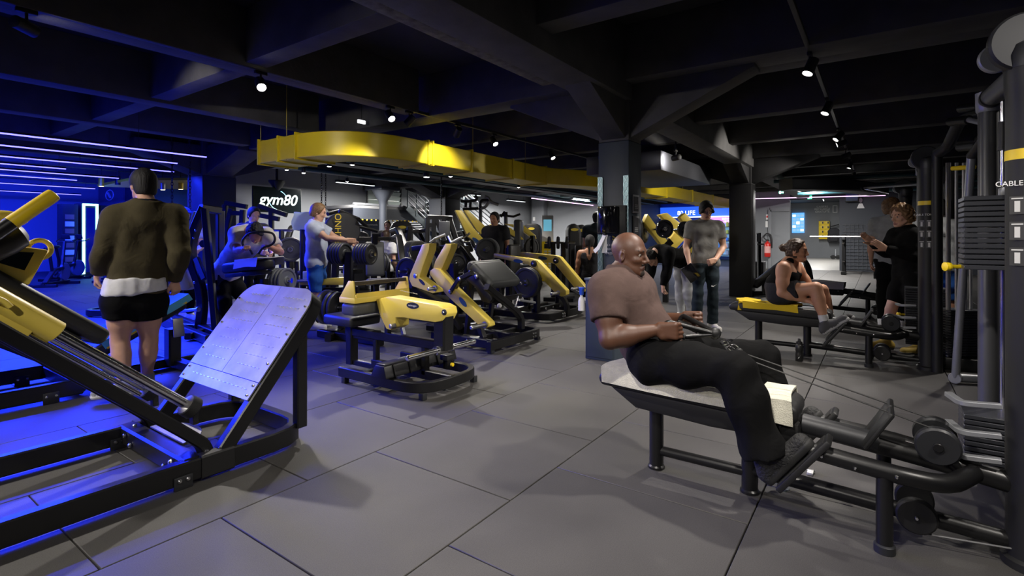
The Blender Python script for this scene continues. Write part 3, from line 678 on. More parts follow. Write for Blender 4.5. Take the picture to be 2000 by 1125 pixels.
def make_person(label, J, sk, garments, head, hands=None, h=.012, hh=.006, loc=None, g=1.0, arm=1.0, leg=1.0, belly=0, chestf=1.0, shoes=None, hair=None, skipf=False, extra=None, name='person'):
    """J joints; garments list of dict(name, mat, sets, inf, cuts, disp); head dict(c,f,u,s); hair (prims-fn, mat)"""
    J = {k: Vector(v) for k, v in J.items()}; B = body_sets(J, g, arm, leg, belly, chestf); rt, up, fw = B['_']
    if loc is None: loc = (J['pelvis'].x, J['pelvis'].y, min(J['anR'].z, J['anL'].z)-.08)
    t = thing(name, label, 'person', loc, 0, None, True)
    P = []
    for k, v in B.items():
        if k == '_' or ((skipf or shoes) and k.startswith('foot')): continue
        P += v
    mains = [sdf_mesh(P, h)]
    hp = head_prims(head['c'], head['f'], head.get('u', (0, 0, 1)), head.get('s', 1.0), eyes=head.get('eyes', True), lips=head.get('lips', 1), jaw=head.get('jaw', 1), nose=head.get('nose', 1))
    mains.append(sdf_mesh(hp+head.get('extra', [])+[infl(B['neck'][0], 0)], hh))
    for c in 'RL':
        if hands and c in hands:
            hd = hands[c]; mains.append(sdf_mesh([infl(B['farm'+c][1], 0)]+hand_prims(J['wr'+c], hd[0], hd[1], hd[2], hd[4] if len(hd) > 4 else 1.0, hd[3] if len(hd) > 3 else (1 if c == 'R' else -1)), min(hh, .005)))
    for W, Q, mm in mains: pass
    me = np_mesh('body', mains); me.transform(ROOTM[t.name])
    o = obj('body', me, [sk, head.get('lipm', LIPM), EYEW, head.get('dark', IRIS)], t)
    for gm in garments:
        P = []
        for sname in gm['sets']:
            base, *fr = sname.split(':')
            for p in B[base]:
                P.append(infl(p, gm['inf'], k=max(p['k'], .045 if gm['inf'] > .01 else 0)))
                if base in ('pelvis', 'abdomen', 'chest', 'trap'): P[-1]['cut'] += gm.get('tcuts', [])
            if fr:   # limb cut at a fraction
                c = base[-1]; a, b = {'uarm': ('sh', 'el'), 'farm': ('el', 'wr'), 'thig': ('hip', 'kn'), 'shin': ('kn', 'an')}[base[:4]]
                a, b = J[a+c], J[b+c]; q = lerp(a, b, float(fr[0])); n = nz(b-a)
                for p in P[-len(B[base]):]: p['cut'].append((q, n))
        P += gm.get('extra', [])
        me = np_mesh(gm['name'], [sdf_mesh(P, gm.get('h', h), gm.get('disp'), gm.get('cuts', ()))]); me.transform(ROOTM[t.name])
        obj(gm['name'], me, gm['mat'], t)
    if shoes:
        for c in 'RL':
            an, to, kn = J['an'+c], J['to'+c], J['kn'+c]; fd = nz(to-an); dn = nz(an-kn); dn = nz(dn-fd*0)
            sole = shoes.get('down'+c, None); ddir = nz(Vector(sole)) if sole is not None else Vector((0, 0, -1))
            fdir = nz(fd-ddir*fd.dot(ddir)); hl = an-fdir*.045+ddir*.045; tp = an+fdir*.175+ddir*.05; ln = (tp-hl)
            side = fdir.cross(ddir)
            base = an+ddir*.09
            P = [rc(hl, tp, .042, .036, 0, .02), rc(an+ddir*.0, lerp(hl, tp, .55), .046, .038, 0, .03), rc(an-ddir*.01, hl, .046, .042, 0, .02)]
            P = [infl(p, .002, cut=[(base, ddir), (an-ddir*.03, -ddir)]) for p in P]
            P += [rc(hl+ddir*.02, tp+ddir*.015, .045, .041, 1, .004, cut=[(base, ddir), (an+ddir*.062, -ddir)])]
            me = np_mesh('shoe', [sdf_mesh(P, hh)]); me.transform(ROOTM[t.name]); obj('shoe', me, [shoes['mat'], shoes.get('sole', WHITE)], t)
    if hair:
        me = np_mesh('hair', [sdf_mesh(hair['prims'], hair.get('h', hh), hair.get('disp'), hair.get('cuts', ()))]); me.transform(ROOTM[t.name]); obj('hair', me, hair['mat'], t)
    return t
def hair_cap(c, f, u, s=1.0, inf=.012, line=.045, low=-.03, tilt=.75, back=-.085, fringe=False):
    """cap of hair on the skull: kept behind a tilted hairline plane"""
    f = nz(f); u = Vector(u); u = nz(u-f*u.dot(f)); r = f.cross(u); c = Vector(c)
    cut = [(c+f*line*s+u*.05*s, nz(f*tilt-u*(1-tilt)*.9)), (c+u*low*s+f*.02, nz(-u+f*.9)), (c+u*back*s, -u)]
    return [el(c+f*-.012*s+u*.028*s, (r, f, u), ((.076+inf)*s, (.098+inf)*s, (.092+inf)*s), 0, .01, cut=cut), el(c+f*-.045*s-u*.035*s, (r, f, u), ((.062+inf)*s, (.058+inf)*s, (.075+inf*.5)*s), 0, .02, cut=[(c+u*back*s, -u), (c-f*.012, f)])]
def axes_of(J):
    J = {k: Vector(v) for k, v in J.items()}; rt = nz(J['shR']-J['shL']); up = nz(J['neck']-J['pelvis']); return J, rt, up, nz(up.cross(rt))
def G_top(J, mm, sleeve=.55, inf=.02, hem=.10, name='t_shirt', disp=None, neck=.018, nf=.35):
    J, rt, up, fw = axes_of(J); sets = ['pelvis', 'abdomen', 'chest', 'trap']
    for c in 'RL':
        if sleeve == 'long': sets += ['uarm'+c, 'farm'+c+':.97']
        else: sets += ['uarm'+c+':%.2f' % sleeve]
    return dict(name=name, mat=mm, sets=sets, inf=inf, tcuts=[(J['pelvis']-up*hem, -up), (J['neck']+up*neck, up+fw*nf)], disp=disp if disp else folds(.004, up+rt*.4, 38, len(J)+inf*100))
def G_tank(J, mm, inf=.012, hem=.08):
    J, rt, up, fw = axes_of(J); ex = []
    for s_ in (-1, 1):
        n_ = J['neck']+rt*.075*s_-up*.03
        ex += [rc(n_+up*.035, J['neck']+rt*.07*s_-up*.16+fw*.085, .038, .050, 0, .02), rc(n_+up*.035, J['neck']+rt*.07*s_-up*.16-fw*.07, .038, .055, 0, .02)]
    return dict(name='tank_top', mat=mm, sets=['pelvis', 'abdomen', 'chest'], inf=inf, tcuts=[(J['pelvis']-up*hem, -up), (J['neck']-up*.07, up+fw*.2)], extra=ex, disp=folds(.003, up+rt*.4, 38))
def G_bottom(J, mm, frac=.95, shorts=False, inf=.014, waist=.10, name=None, disp=None, flare=0):
    J, rt, up, fw = axes_of(J); sets = ['pelvis']
    for c in 'RL': sets += ['thigh'+c+':%.2f' % frac] if shorts else ['thigh'+c, 'shin'+c+':%.2f' % frac]
    ex = []
    if flare:
        for c in 'RL': q = lerp(J['kn'+c], J['an'+c], frac); n_ = nz(J['an'+c]-J['kn'+c]); ex.append(rc(J['kn'+c], q+n_*.03, .062, .062+flare, 0, .03, cut=[(q, n_)]))
    return dict(name=name or ('shorts' if shorts else 'trousers'), mat=mm, sets=sets, inf=inf, tcuts=[(J['pelvis']+up*waist, up)], extra=ex, disp=disp if disp else folds(.005, (0, 0, 1), 30, 2))
def socks(J, mm, f0, r=.047):
    J = {k: Vector(v) for k, v in J.items()}
    return [dict(name='sock', mat=mm, sets=[], inf=0, extra=[rc(lerp(J['kn'+c], J['an'+c], f0-.04), J['an'+c], r, .046, 0, .01, cut=[(lerp(J['kn'+c], J['an'+c], f0), J['kn'+c]-J['an'+c])])]) for c in 'RL']
def cv(x, y, z=0.0): return Vector((ST*x+CT*y, -CT*x+ST*y, z))
def stand(pos, face, H=1.75, lean=0.0, **over):
    '''upright pose at a ground point, facing a direction; overrides given in local (right, forward, up) metres'''
    f = Vector((face[0], face[1], 0)).normalized(); r = f.cross(Vector((0, 0, 1))); k = H/1.75; pos = Vector(pos)
    L = dict(pelvis=(0, 0, .95), neck=(0, .0, 1.49), head=(0, .03, 1.645), hipR=(.09, 0, .91), hipL=(-.09, 0, .91), knR=(.10, .02, .50), knL=(-.10, .02, .50), anR=(.11, -.03, .09), anL=(-.11, -.03, .09), toR=(.14, .14, .04), toL=(-.14, .14, .04),
             shR=(.185, -.01, 1.42), shL=(-.185, -.01, 1.42), elR=(.24, -.03, 1.13), elL=(-.24, -.03, 1.13), wrR=(.25, .07, .89), wrL=(-.25, .07, .89))
    L.update(over); J = {}
    for n_, q in L.items():
        q = Vector(q)
        if lean and q.z > .95: q = Vector((q.x, q.y+(q.z-.95)*math.sin(lean), .95+(q.z-.95)*math.cos(lean)))
        J[n_] = pos+r*q.x*k+f*q.y*k+Vector((0, 0, q.z*k))
    return J
HAIRK = mat('hair_black', (.007, .006, .006), .72, bump=.6, bscale=70, stretch=(1, 1, .25))
HAIRB = mat('hair_brown', (.055, .028, .014), .5, bump=.6, bscale=70, var=.4, vscale=60)
HAIRL = mat('hair_light_brown', (.16, .085, .035), .5, bump=.6, bscale=70, var=.4, vscale=60)
SKD = skin('deep', (.082, .034, .018)); SKL = skin('light', (.56, .32, .22)); SKT = skin('tan', (.50, .25, .15))
# ================================================================== PLATE LOADED MACHINES IN FRONT
def bolts(parent, pts, n, r=.011):
    """zinc bolt heads, each its own part"""
    n = nz(n)
    for p in pts: p = Vector(p); obj('bolt', MB().lathe([(-.004, r), (.004, r), (.009, r*.6)], p, n, 8), BOLT, parent)
def rbar(name, pts, w, h, mm, parent, up=(0, 0, 1), fil=0, **kw): return obj(name, MB().bar(pts, w, h, up, fil, **kw), mm, parent)
def rtube(name, pts, r, mm, parent, fil=0, seg=14): return obj(name, MB().tube(pts, r, seg, fil), mm, parent)
def padbox(name, c, size, mm, parent, R=None, bev=.025): return obj(name, MB().box(c, size, R), mm, parent, min(bev, min(size)*.45), bseg=3)
def Rax(x, z):
    """rotation with local x along x and local z near z"""
    x = nz(x); z = Vector(z); z = nz(z-x*z.dot(x)); y = z.cross(x); return Matrix((x, y, z)).transposed()
def horn(parent, a, b, r=.024, mm=CHROME):
    a = Vector(a); b = Vector(b); d = nz(b-a)
    return obj('plate_horn', MB().lathe([(0, r*1.5), (.02, r*1.5), (.021, r), ((b-a).length-.012, r), ((b-a).length, r*.6)], a, d, 16), mm, parent)
PLATE_ME = {}
def plate(p, ax, r, th, label, group, mm=PLATE, name='weight_plate'):
    """a round weight plate with rim, web and hub; p is the centre"""
    key = (round(r, 3), round(th, 3), mm.name)
    if key not in PLATE_ME:
        h = th/2; hub = .052; m = MB()
        m.lathe([(-h, .025), (-h, hub), (-h*.45, hub+.012), (-h*.45, r*.76), (-h, r*.82), (-h, r*.95), (-h*.5, r), (h*.5, r), (h, r*.95), (h, r*.82), (h*.45, r*.76), (h*.45, hub+.012), (h, hub), (h, .025)], (0, 0, 0), (0, 0, 1), 36, cap=False)
        m.f.append(tuple(range(0, 36))); m.f.append(tuple(reversed(range(13*36, 14*36))))
        me = m.mesh('weight_plate', ang=30); me.materials.append(mm)
        ring = MB().lathe([(-h*1.04, .025), (-h*1.04, .034), (h*1.04, .034), (h*1.04, .025)], (0, 0, 0), (0, 0, 1), 16, cap=False).mesh('bore_ring'); ring.materials.append(BOLT)
        PLATE_ME[key] = (me, ring)
    me, ring = PLATE_ME[key]
    o = bpy.data.objects.new(name, me); COL.objects.link(o); o.location = p; o.rotation_euler = Vector(ax).to_track_quat('Z', 'Y').to_euler()
    o2 = bpy.data.objects.new('bore_ring', ring); COL.objects.link(o2); o2.parent = o
    return tag(o, label, 'weight plate', group)
def badge(parent, c, ax, ay, w=.10, h=.035, mm=None):
    """small oval maker's badge, flat"""
    n = 16; poly = [(w/2*math.cos(2*math.pi*k/n), h/2*math.sin(2*math.pi*k/n)*(1.0)) for k in range(n)]
    return obj('badge', MB().prism(poly, c, ax, ay, .004), mm or mat('dark_badge', (.05, .06, .08), .3, metal=.5), parent)
# ------------------------------------------------------------------ A: hack squat in the foreground
t = thing('hack_squat_machine', 'large black and yellow hack squat machine with steel foot plate, nearest on the left', 'gym machine', (.9, 3.38, 0), 0, None, True)
YN, YF = 2.95, 3.82
bs = rbar('base_frame', [(-1.6, YN, .075), (1.93, YN, .075), (1.93, YF, .075), (-1.6, YF, .075)], .065, .11, BLACK, t, fil=.24)
for yy in (YN, YF):
    rbar('joint_sleeve', [(1.29, yy, .075), (1.46, yy, .075)], .075, .122, BLACKM, t)
    for xx in (1.2, -.1): obj('foot_bracket', MB().box((xx, yy-.037, .035), (.09, .012, .07)), GRAPH, t, .008); bolts(t, [(xx-.02, yy-.045, .05), (xx+.02, yy-.045, .05)], (0, -1, 0))
rbar('cross_beam', [(1.26, YN, .08), (1.26, YF, .08)], .10, .11, BLACK, t)
bolts(t, [(1.2, YN+.12, .10), (1.2, YN+.2, .06), (1.2, YF-.12, .10), (1.2, YF-.2, .06)], (-1, 0, 0), .014)
bolts(t, [(1.34, YN+.02, .135), (1.40, YN, .135), (1.26, YF-.1, .14)], (0, 0, 1), .012)
n_ = 12; arc = [(.17*math.cos(math.pi*k/n_)*1.3, .17*math.sin(math.pi*k/n_)) for k in range(n_+1)]
obj('step_plate', MB().prism([(q[1], q[0]) for q in arc], (1.30, 3.38, .145), (1, 0, 0), (0, 1, 0), .008), STEEL, t)
def sl(yy, off=0): return [px(-260, 502, Y=3.02), px(301, 812, Y=3.02), px(362, 846, Y=3.02), px(396, 866, Y=3.02), px(404, 892, Y=3.02)]
for yy in (3.02, 3.75):
    P_ = [Vector((p.x, yy, p.z)) for p in sl(yy)]
    rb = rbar('slide_beam', P_, .06, .085, BLACK, t, up=(0, 1, 0), fil=.06)
    A_, B_ = px(-260, 450, Y=3.12), px(364, 790, Y=3.12); dy = (.10 if yy < 3.3 else -.10)
    A_ = Vector((A_.x, yy+dy, A_.z)); B_ = Vector((B_.x, yy+dy, B_.z)); dd = nz(B_-A_)
    rtube('guide_rod', [A_, B_], .026, CHROME, t, seg=20)
    rtube('lower_rod', [A_+Vector((0, 0, -.065)), B_+Vector((-.22, 0, .11))], .012, CHROME, t)
    obj('bumper', MB().lathe([(-.01, .040), (0, .058), (.05, .060), (.06, .050)], B_, dd, 24), RUB, t); obj('bumper_cap', MB().lathe([(-.016, .030), (-.004, .052)], B_, dd, 24), STEEL, t)
    rbar('bumper_bracket', [B_+dd*.05, B_+dd*.04+Vector((.01, 0, -.09))], .05, .03, BLACKM, t, up=(1, 0, 0))
    pq = lerp(P_[0], P_[1], .93); lettering('decal', '80', .05, pq+Vector((0, -.0325, 0)), (P_[1]-P_[0]), (0, 0, 1), mat('silver_print', (.5, .5, .5), .5), t, depth=.0006) if yy < 3.3 else None
# carriage: sleeves, back pad, shoulder yoke
A_, B_ = px(-260, 450, Y=3.12), px(364, 790, Y=3.12); dd = nz(B_-A_); e_ = px(112, 650, Y=3.12)
for yy in (3.12, 3.65):
    e1 = Vector((e_.x, yy, e_.z)); obj('slide_sleeve', MB().lathe([(-.62, .05), (-.004, .05), (0, .046)], e1, dd, 24), YEL, t)
    obj('sleeve_flat', MB().box(e1-dd*.30-Vector((0, 0, .075)), (.34, .06, .05), Rax(dd, (0, 1, 0))), YEL, t, .008)
ctr = px(204, 660, Y=3.23); u_ = Vector((-.775, 0, .632)); nrm = Vector((.632, 0, .775)); wid = .36
padbox('back_pad', Vector((ctr.x, 3.40, ctr.z))+u_*.52+nrm*-.0, (1.08, wid, .085), PADG if False else PAD, t, Rax(u_, nrm), .035)
obj('pad_board', MB().box(Vector((ctr.x, 3.40, ctr.z))+u_*.55-nrm*.06, (.95, wid*.9, .03), Rax(u_, nrm)), BLACKM, t, .006)
yk = [px(u, v, Y=3.28) for u, v in ((-60, 520), (-30, 470), (27, 479), (97, 488), (57, 559), (-10, 528))]
yo = obj('shoulder_yoke', MB().poly3([Vector((p.x, 3.42, p.z)) for p in yk], (0, 1, 0), .28), YEL, t, .012)
wn = [px(u, v, Y=3.28) for u, v in ((-40, 502), (15, 491), (66, 493), (47, 528), (-15, 510))]
obj('yoke_window', MB().poly3([Vector((p.x, 3.276, p.z)) for p in wn], (0, 1, 0), .012), SCREEN, yo)
tc_ = px(77, 487, Y=3.42); ring = [tc_+Vector((.045*math.cos(a), .0, .045*math.sin(a))) for a in [2*math.pi*k/20 for k in range(20)]]
obj('yoke_ring', MB().tube(ring, .012, 10, closed=True), YEL, yo)
s0, s1 = px(-90, 512, Y=3.2), px(48, 452, Y=3.2)
obj('shoulder_pad', MB().lathe([(0, .03), (.03, .062), (.08, .072), ((s1-s0).length-.07, .072), ((s1-s0).length-.02, .062), ((s1-s0).length, .03)], s0, s1-s0, 24), PAD, t)
obj('shoulder_pad', MB().lathe([(0, .03), (.03, .062), (.08, .072), ((s1-s0).length-.07, .072), ((s1-s0).length-.02, .062), ((s1-s0).length, .03)], s0+Vector((0, .42, 0)), s1-s0, 24), PAD, t)
h0, h1, hm = px(-60, 491, Y=3.05), px(107, 379, Y=3.05), px(22, 436, Y=3.05)
rtube('handle_post', [h0, hm], .030, BLACK, t); obj('grip', MB().lathe([(0, .031), ((h1-hm).length-.015, .031), ((h1-hm).length-.004, .029), ((h1-hm).length, .024)], hm, h1-hm, 20), YELV, t)
obj('yoke_hood', MB().sphere(px(2, 428, Y=3.3), .075, sc=(1.3, .8, .55)), YEL, t)
rtube('release_lever', [px(-20, 578, Y=3.02), px(8, 588, Y=3.02), px(20, 600, Y=3.02)], .012, YEL, t, fil=.02)
# foot plate
sv = Vector((.622, 0, .783)); nv = Vector((-.783, 0, .622)); o0 = Vector((1.42, 0, .11))
rbar('plate_frame', [o0+sv*0+Vector((0, YN+.02, 0)), o0+sv*1.0+Vector((0, YN+.02, 0)), o0+sv*1.0+Vector((0, YF-.02, 0)), o0+Vector((0, YF-.02, 0))], .06, .085, BLACK, t, up=nv, fil=.16)
def on(s_, y_, k_=.052): return o0+sv*s_+Vector((0, y_, 0))+nv*k_
ym = (YN+YF)/2; y0, y1 = YN+.0, YF-.0; r_ = .15
def corner(cy, sgn):
    return [(1.03-r_+r_*math.sin(a), cy+sgn*(r_*math.cos(a)-r_)) for a in [math.pi/2*k/6 for k in range(7)]]
near_p = [(.385, y0), (1.03-r_, y0)]+[(1.03-r_+r_*math.sin(a), y0+r_-r_*math.cos(a)) for a in [math.pi/2*k/6 for k in range(1, 7)]]+[(1.03, ym-.002), (.385, ym-.002)]
far_p = [(s_, 2*ym-y_) for s_, y_ in near_p]
for pl in (near_p, far_p): obj('foot_plate', MB().poly3([on(s_, y_) for s_, y_ in pl], nv, .008), STEEL, t)
obj('foot_plate_strip', MB().poly3([on(s_, y_) for s_, y_ in ((.275, y0), (.381, y0), (.381, y1), (.275, y1))], nv, .008), STEEL, t)
m = MB()
for pl in (0, 1):
    for i in range(8):
        for k in range(6): m.box(on(.46+i*.07, (y0+.09+k*.045) if pl == 0 else (ym+.07+k*.045), .058), (.005, .026, .006), Rax(sv, nv))
for k in range(14): m.box(on(.33, y0+.08+k*.05, .058), (.005, .026, .006), Rax(sv, nv))
tag(obj('grip_slots', m, mat('slot_edge', (.8, .8, .8), .3, metal=1), t), kind='stuff')
m = []
for s_ in (.30, .36, .5, .7, .9): m += [on(s_, y0+.03, .057), on(s_, y1-.03, .057)]
bolts(t, m, nv, .008)
for yy in (YN+.03, YF-.03): rbar('strut', [(1.90, yy, .10), (1.90, yy, .70)], .06, .07, BLACK, t, up=(1, 0, 0))
# ------------------------------------------------------------------ B: leg press behind the standing man
t = thing('leg_press_machine', 'black leg press with turquoise towel behind the man in the green jacket', 'gym machine', (1.4, 5.7, 0), 0, None, True)
for yy in (5.27, 6.1):
    rbar('base_rail', [(-1.5, yy, .09), (1.42, yy, .09)], .07, .12, BLACK, t)
    obj('foot_bracket', MB().box((1.22, yy-.04, .045), (.10, .012, .09)), GRAPH, t, .008); bolts(t, [(1.19, yy-.05, .06), (1.25, yy-.05, .06)], (0, -1, 0))
    for xx in (.55, .85):
        rbar('upright', [(xx, yy, .14), (xx-.03, yy, .62)], .07, .08, BLACK, t, up=(1, 0, 0)); bolts(t, [(xx-.03, yy-.04, .2), (xx+.03, yy-.04, .2), (xx-.03, yy-.04, .26), (xx+.03, yy-.04, .26)], (0, -1, 0))
rbar('cross_beam', [(1.4, 5.27, .09), (1.4, 6.1, .09)], .09, .11, BLACK, t); rbar('cross_beam', [(.1, 5.27, .09), (.1, 6.1, .09)], .09, .11, BLACK, t)
rbar('centre_rail', [(1.4, 5.7, .06), (2.75, 5.7, .06)], .1, .08, BLACK, t)
for yy in (5.4, 6.0): rbar('inclined_beam', [(.4, yy, .9), (1.5, yy, .12)], .07, .09, BLACK, t, up=(0, 1, 0))
a_, b_ = px(196, 686, Y=5.55), px(352, 596, Y=5.55); a_.y = b_.y = 5.74; us = nz(b_-a_)
pc = (a_+b_)/2; bp_ = padbox('seat_back_pad', pc, ((b_-a_).length+.1, .46, .12), PAD, t, Rax(us, (0, 0, 1)), .045)
obj('bracket_plate', MB().prism([(-.04, 0), (.06, 0), (.04, .18), (-.05, .18)], (2.22, 5.5, .33), (1, 0, 0), (0, 0, 1), .012), STEEL, t, .004)
rbar('support_post', [(2.22, 5.62, .05), (2.22, 5.62, .40)], .13, .11, BLACK, t, up=(1, 0, 0)); rbar('foot_bar', [(2.25, 5.3, .06), (2.25, 6.2, .06)], .08, .09, BLACK, t)
# turquoise towel lying over the pad
def drape(c, ux, uy, n, L, Wd, th, seed=0, hang=.10, nx=26, ny=20, amp=.008, curve=None):
    """cloth sheet over a pad: flat on top, hanging at both sides"""
    rnd = random.Random(seed); ux = nz(ux); uy = nz(uy); n = nz(n); c = Vector(c); m = MB(); ph = [rnd.uniform(0, 6) for _ in range(8)]
    def pt(i, k, off):
        a = (i/nx-.5)*L; b = (k/ny-.5)*(Wd+2*hang); h = 0
        bb = b
        if abs(b) > Wd/2: e = abs(b)-Wd/2; h = -e; bb = math.copysign(Wd/2+.012+.15*e, b)
        wv = amp*(.8+.8*math.sin(6*a/L+ph[0]+1.5*math.sin(5*b+ph[1]))*math.cos(4*b/Wd+ph[2]))
        return c+ux*(a+.014*math.sin(3*b/Wd+ph[3]))+uy*(bb+.008*math.sin(5*a/L+ph[4]))+n*(h+abs(wv)+off+(curve(a) if curve else 0))
    top = [[pt(i, k, th) for k in range(ny+1)] for i in range(nx+1)]; bot = [[pt(i, k, 0) for k in range(ny+1)] for i in range(nx+1)]
    w_ = ny+1; vs_ = [p for r in top for p in r]+[p for r in bot for p in r]; o = (nx+1)*w_; fs = []
    for i in range(nx):
        for k in range(ny):
            q = i*w_+k; fs += [(q, q+w_, q+w_+1, q+1), (o+q, o+q+1, o+q+w_+1, o+q+w_)]
    for i in range(nx): q = i*w_; fs += [(q, o+q, o+q+w_, q+w_), (q+ny, q+w_+ny, o+q+w_+ny, o+q+ny)]
    for k in range(ny): q = k; fs += [(q, q+1, o+q+1, o+q), (nx*w_+k, o+nx*w_+k, o+nx*w_+k+1, nx*w_+k+1)]
    m.add(vs_, fs); return m
nb = nz(Vector((0, 1, 0)).cross(us)); nb = nb if nb.z > 0 else -nb
tw = thing('towel', 'turquoise towel with yellow hem draped over the leg press pad', 'towel', (pc.x, pc.y, pc.z), 0, None, True)
obj('fabric', drape(pc+nb*.063+us*.05, us, (0, 1, 0), nb, (b_-a_).length*1.1, .47, .008, 3, .06), TOWB, tw)
obj('hem', MB().bar([pc+nb*.012-Vector((0, .257, 0))-us*.32, pc+nb*.012-Vector((0, .257, 0))+us*.40], .006, .016, up=nb), TOWY, tw)
# ------------------------------------------------------------------ C: seated calf machine
t = thing('seated_calf_machine', 'black and yellow seated calf raise machine with square seat in the middle of the floor', 'gym machine', (3.25, 3.5, 0), 0, None, True)
rbar('base_frame', [(2.9, 3.92, .095), (2.9, 2.9, .095), (3.63, 2.9, .095), (3.63, 3.92, .095)], .055, .085, BLACK, t, fil=.26, nf=7)
for xx, yy in ((2.9, 3.86), (2.95, 2.95), (3.58, 2.95), (3.63, 3.8)): obj('foot', MB().box((xx, yy, .028), (.05, .05, .056)), GRAPH, t, .006)
rbar('cross_bar', [(3.25, 2.9, .10), (3.25, 3.9, .10)], .06, .08, BLACK, t); rbar('cross_bar', [(2.9, 3.62, .10), (3.63, 3.62, .10)], .06, .08, BLACK, t)
rbar('spine', [(3.25, 4.28, .37), (3.25, 3.0, .37)], .07, .08, BLACK, t)
rbar('front_post', [(3.25, 3.22, .10), (3.25, 3.22, .34)], .05, .06, BLACK, t, up=(1, 0, 0))
rbar('rear_post', [(3.25, 4.22, .05), (3.25, 4.22, .44)], .09, .09, BLACK, t, up=(1, 0, 0))
rbar('rear_loop', [(3.25, 4.2, .07), (3.25, 3.86, .07), (3.25, 3.86, .33), (3.25, 4.2, .33)], .05, .05, BLACK, t, up=(1, 0, 0))
fr = obj('foot_rest', MB().prism([(-.10, 0), (.10, 0), (.04, .10), (-.07, .10)], (3.26, 3.34, .14), (0, 1, 0), (0, 0, 1), .86), BLACKM, t, .008)
for k in range(5): obj('rib', MB().prism([(-.12, 0), (-.06, 0), (-.04, .10), (-.085, .10)], (2.92+k*.17, 3.34, .14), (0, 1, 0), (0, 0, 1), .012), BLACK, fr)
obj('tread', MB().box((3.26, 3.33, .246), (.84, .10, .012)), GRAPH, fr, .004)
obj('stop_block', MB().box((3.42, 3.12, .23), (.10, .09, .05)), GRAPH, t, .01); obj('stop_post', MB().box((3.42, 3.12, .17), (.05, .05, .09)), BLACK, t); obj('stop_button', MB().cyl((3.42, 3.07, .17), (3.42, 3.05, .17), .016), YELV, t)
padbox('seat', (3.25, 4.22, .49), (.36, .44, .10), PAD, t, None, .03)
padbox('thigh_pad', (3.26, 3.88, .64), (.64, .20, .11), PADG, t, None, .03)
cr = obj('pad_cradle', MB().box((3.26, 3.88, .725), (.66, .22, .05)), YEL, t, .008)
for xx in (2.94, 3.58): obj('end_plate', MB().prism([(-.11, 0), (.11, 0), (-.02, .16), (-.09, .16)], (xx, 3.88, .74), (0, 1, 0), (0, 0, 1), .014), YEL, cr, .003)
obj('handle_bar', MB().bar([(2.94, 3.82, .875), (3.58, 3.82, .875)], .035, .035), mat('brown_rubber_grip', (.05, .04, .03), .6), cr); obj('cradle_lip', MB().box((3.26, 3.78, .765), (.60, .012, .05)), YEL, cr)
q = [px(u, v, X=3.25) for u, v in ((748, 583), (770, 578), (868, 594), (879, 600), (881, 612), (875, 625), (862, 627), (800, 618), (786, 618), (786, 636), (776, 642), (768, 640), (755, 612))]
la = obj('lever_arm', MB().poly3(q, (1, 0, 0), .17), YEL, t, .010); fx = 3.25-.087
c_ = px(806, 597, X=fx); badge(la, c_, (0, -1, 0), (0, 0, 1), .15, .055); lettering('badge_text', 'technogym', .022, c_-Vector((.004, 0, 0)), (0, -1, 0), (0, 0, 1), WHITE, la, depth=.0008)
lettering('top_text', 'SEATED CALF', .035, Vector((3.25, 3.42, .798)), (0, -1, -.09), (-1, 0, 0), mat('grey_print', (.35, .3, .2), .6), la, depth=.0008)
p_ = px(868, 610, X=fx); obj('pivot_bolt', MB().lathe([(0, .026), (.008, .024), (.010, .012)], p_, (-1, 0, 0), 20), GRAPH, la); bolts(la, [p_-Vector((.012, 0, 0))], (-1, 0, 0), .010)
p_ = px(771, 636, X=fx); obj('pivot_knob', MB().lathe([(0, .022), (.05, .022), (.055, .015)], p_, (-1, 0, 0), 16), STEEL, t)
a_, b_ = px(867, 612, X=3.25), px(866, 682, X=3.25); rbar('drop_post', [a_, b_], .13, .13, BLACK, t, up=(1, 0, 0))
rtube('horn_sleeve', [b_+Vector((-.085, 0, .0)), b_+Vector((.085, 0, 0))], .036, STEEL, t); horn(t, b_+Vector((-.08, 0, 0)), b_+Vector((-.42, 0, 0))); horn(t, b_+Vector((.08, 0, 0)), b_+Vector((.42, 0, 0)))
rbar('gas_spring', [px(781, 625, X=3.3), px(789, 654, X=3.3)], .035, .03, SILV, t, up=(1, 0, 0))
for xx in (3.06,): rbar('seat_lever', [(3.25, 3.7, .40), (3.25, 3.7, .62)], .05, .05, BLACK, t, up=(1, 0, 0))
# ------------------------------------------------------------------ D: preacher curl machine
t = thing('biceps_curl_machine', 'black preacher curl machine with grey arm pad and long slanted yellow lever', 'gym machine', (5.1, 3.9, 0), 0, None, True)
rbar('base_frame', [(4.62, 4.45, .085), (4.62, 3.5, .085)], .07, .10, BLACK, t)
rbar('base_frame', [(4.5, 3.5, .085), (5.62, 3.5, .085), (5.62, 4.42, .085), (4.65, 4.42, .085)], .07, .10, BLACK, t, fil=.2)
rbar('cross_bar', [(5.1, 3.5, .09), (5.1, 4.42, .09)], .07, .09, BLACK, t); rbar('cross_bar', [(4.62, 3.9, .07), (5.6, 3.9, .07)], .06, .06, BLACK, t)
for xx, yy in ((4.55, 3.5), (5.5, 3.5), (5.6, 4.35), (4.65, 4.4)): obj('foot', MB().box((xx, yy, .02), (.06, .06, .04)), GRAPH, t, .006)
bolts(t, [(5.35+a, 3.46, z) for a in (0, .05) for z in (.065, .105)]+[(4.58, 3.8+a, z) for a in (0, .07) for z in (.065, .105)], (-.4, -1, 0))
cp = [px(u, v, Y=3.62) for u, v in ((1018, 642), (1018, 622), (1008, 607), (975, 580), (950, 560))]
rbar('front_post', cp, .07, .075, BLACK, t, up=(0, 1, 0), fil=.07)
pc = px(968, 536, Y=3.92); Rp = Rax((1, 0, 0), (0, -.62, .78))
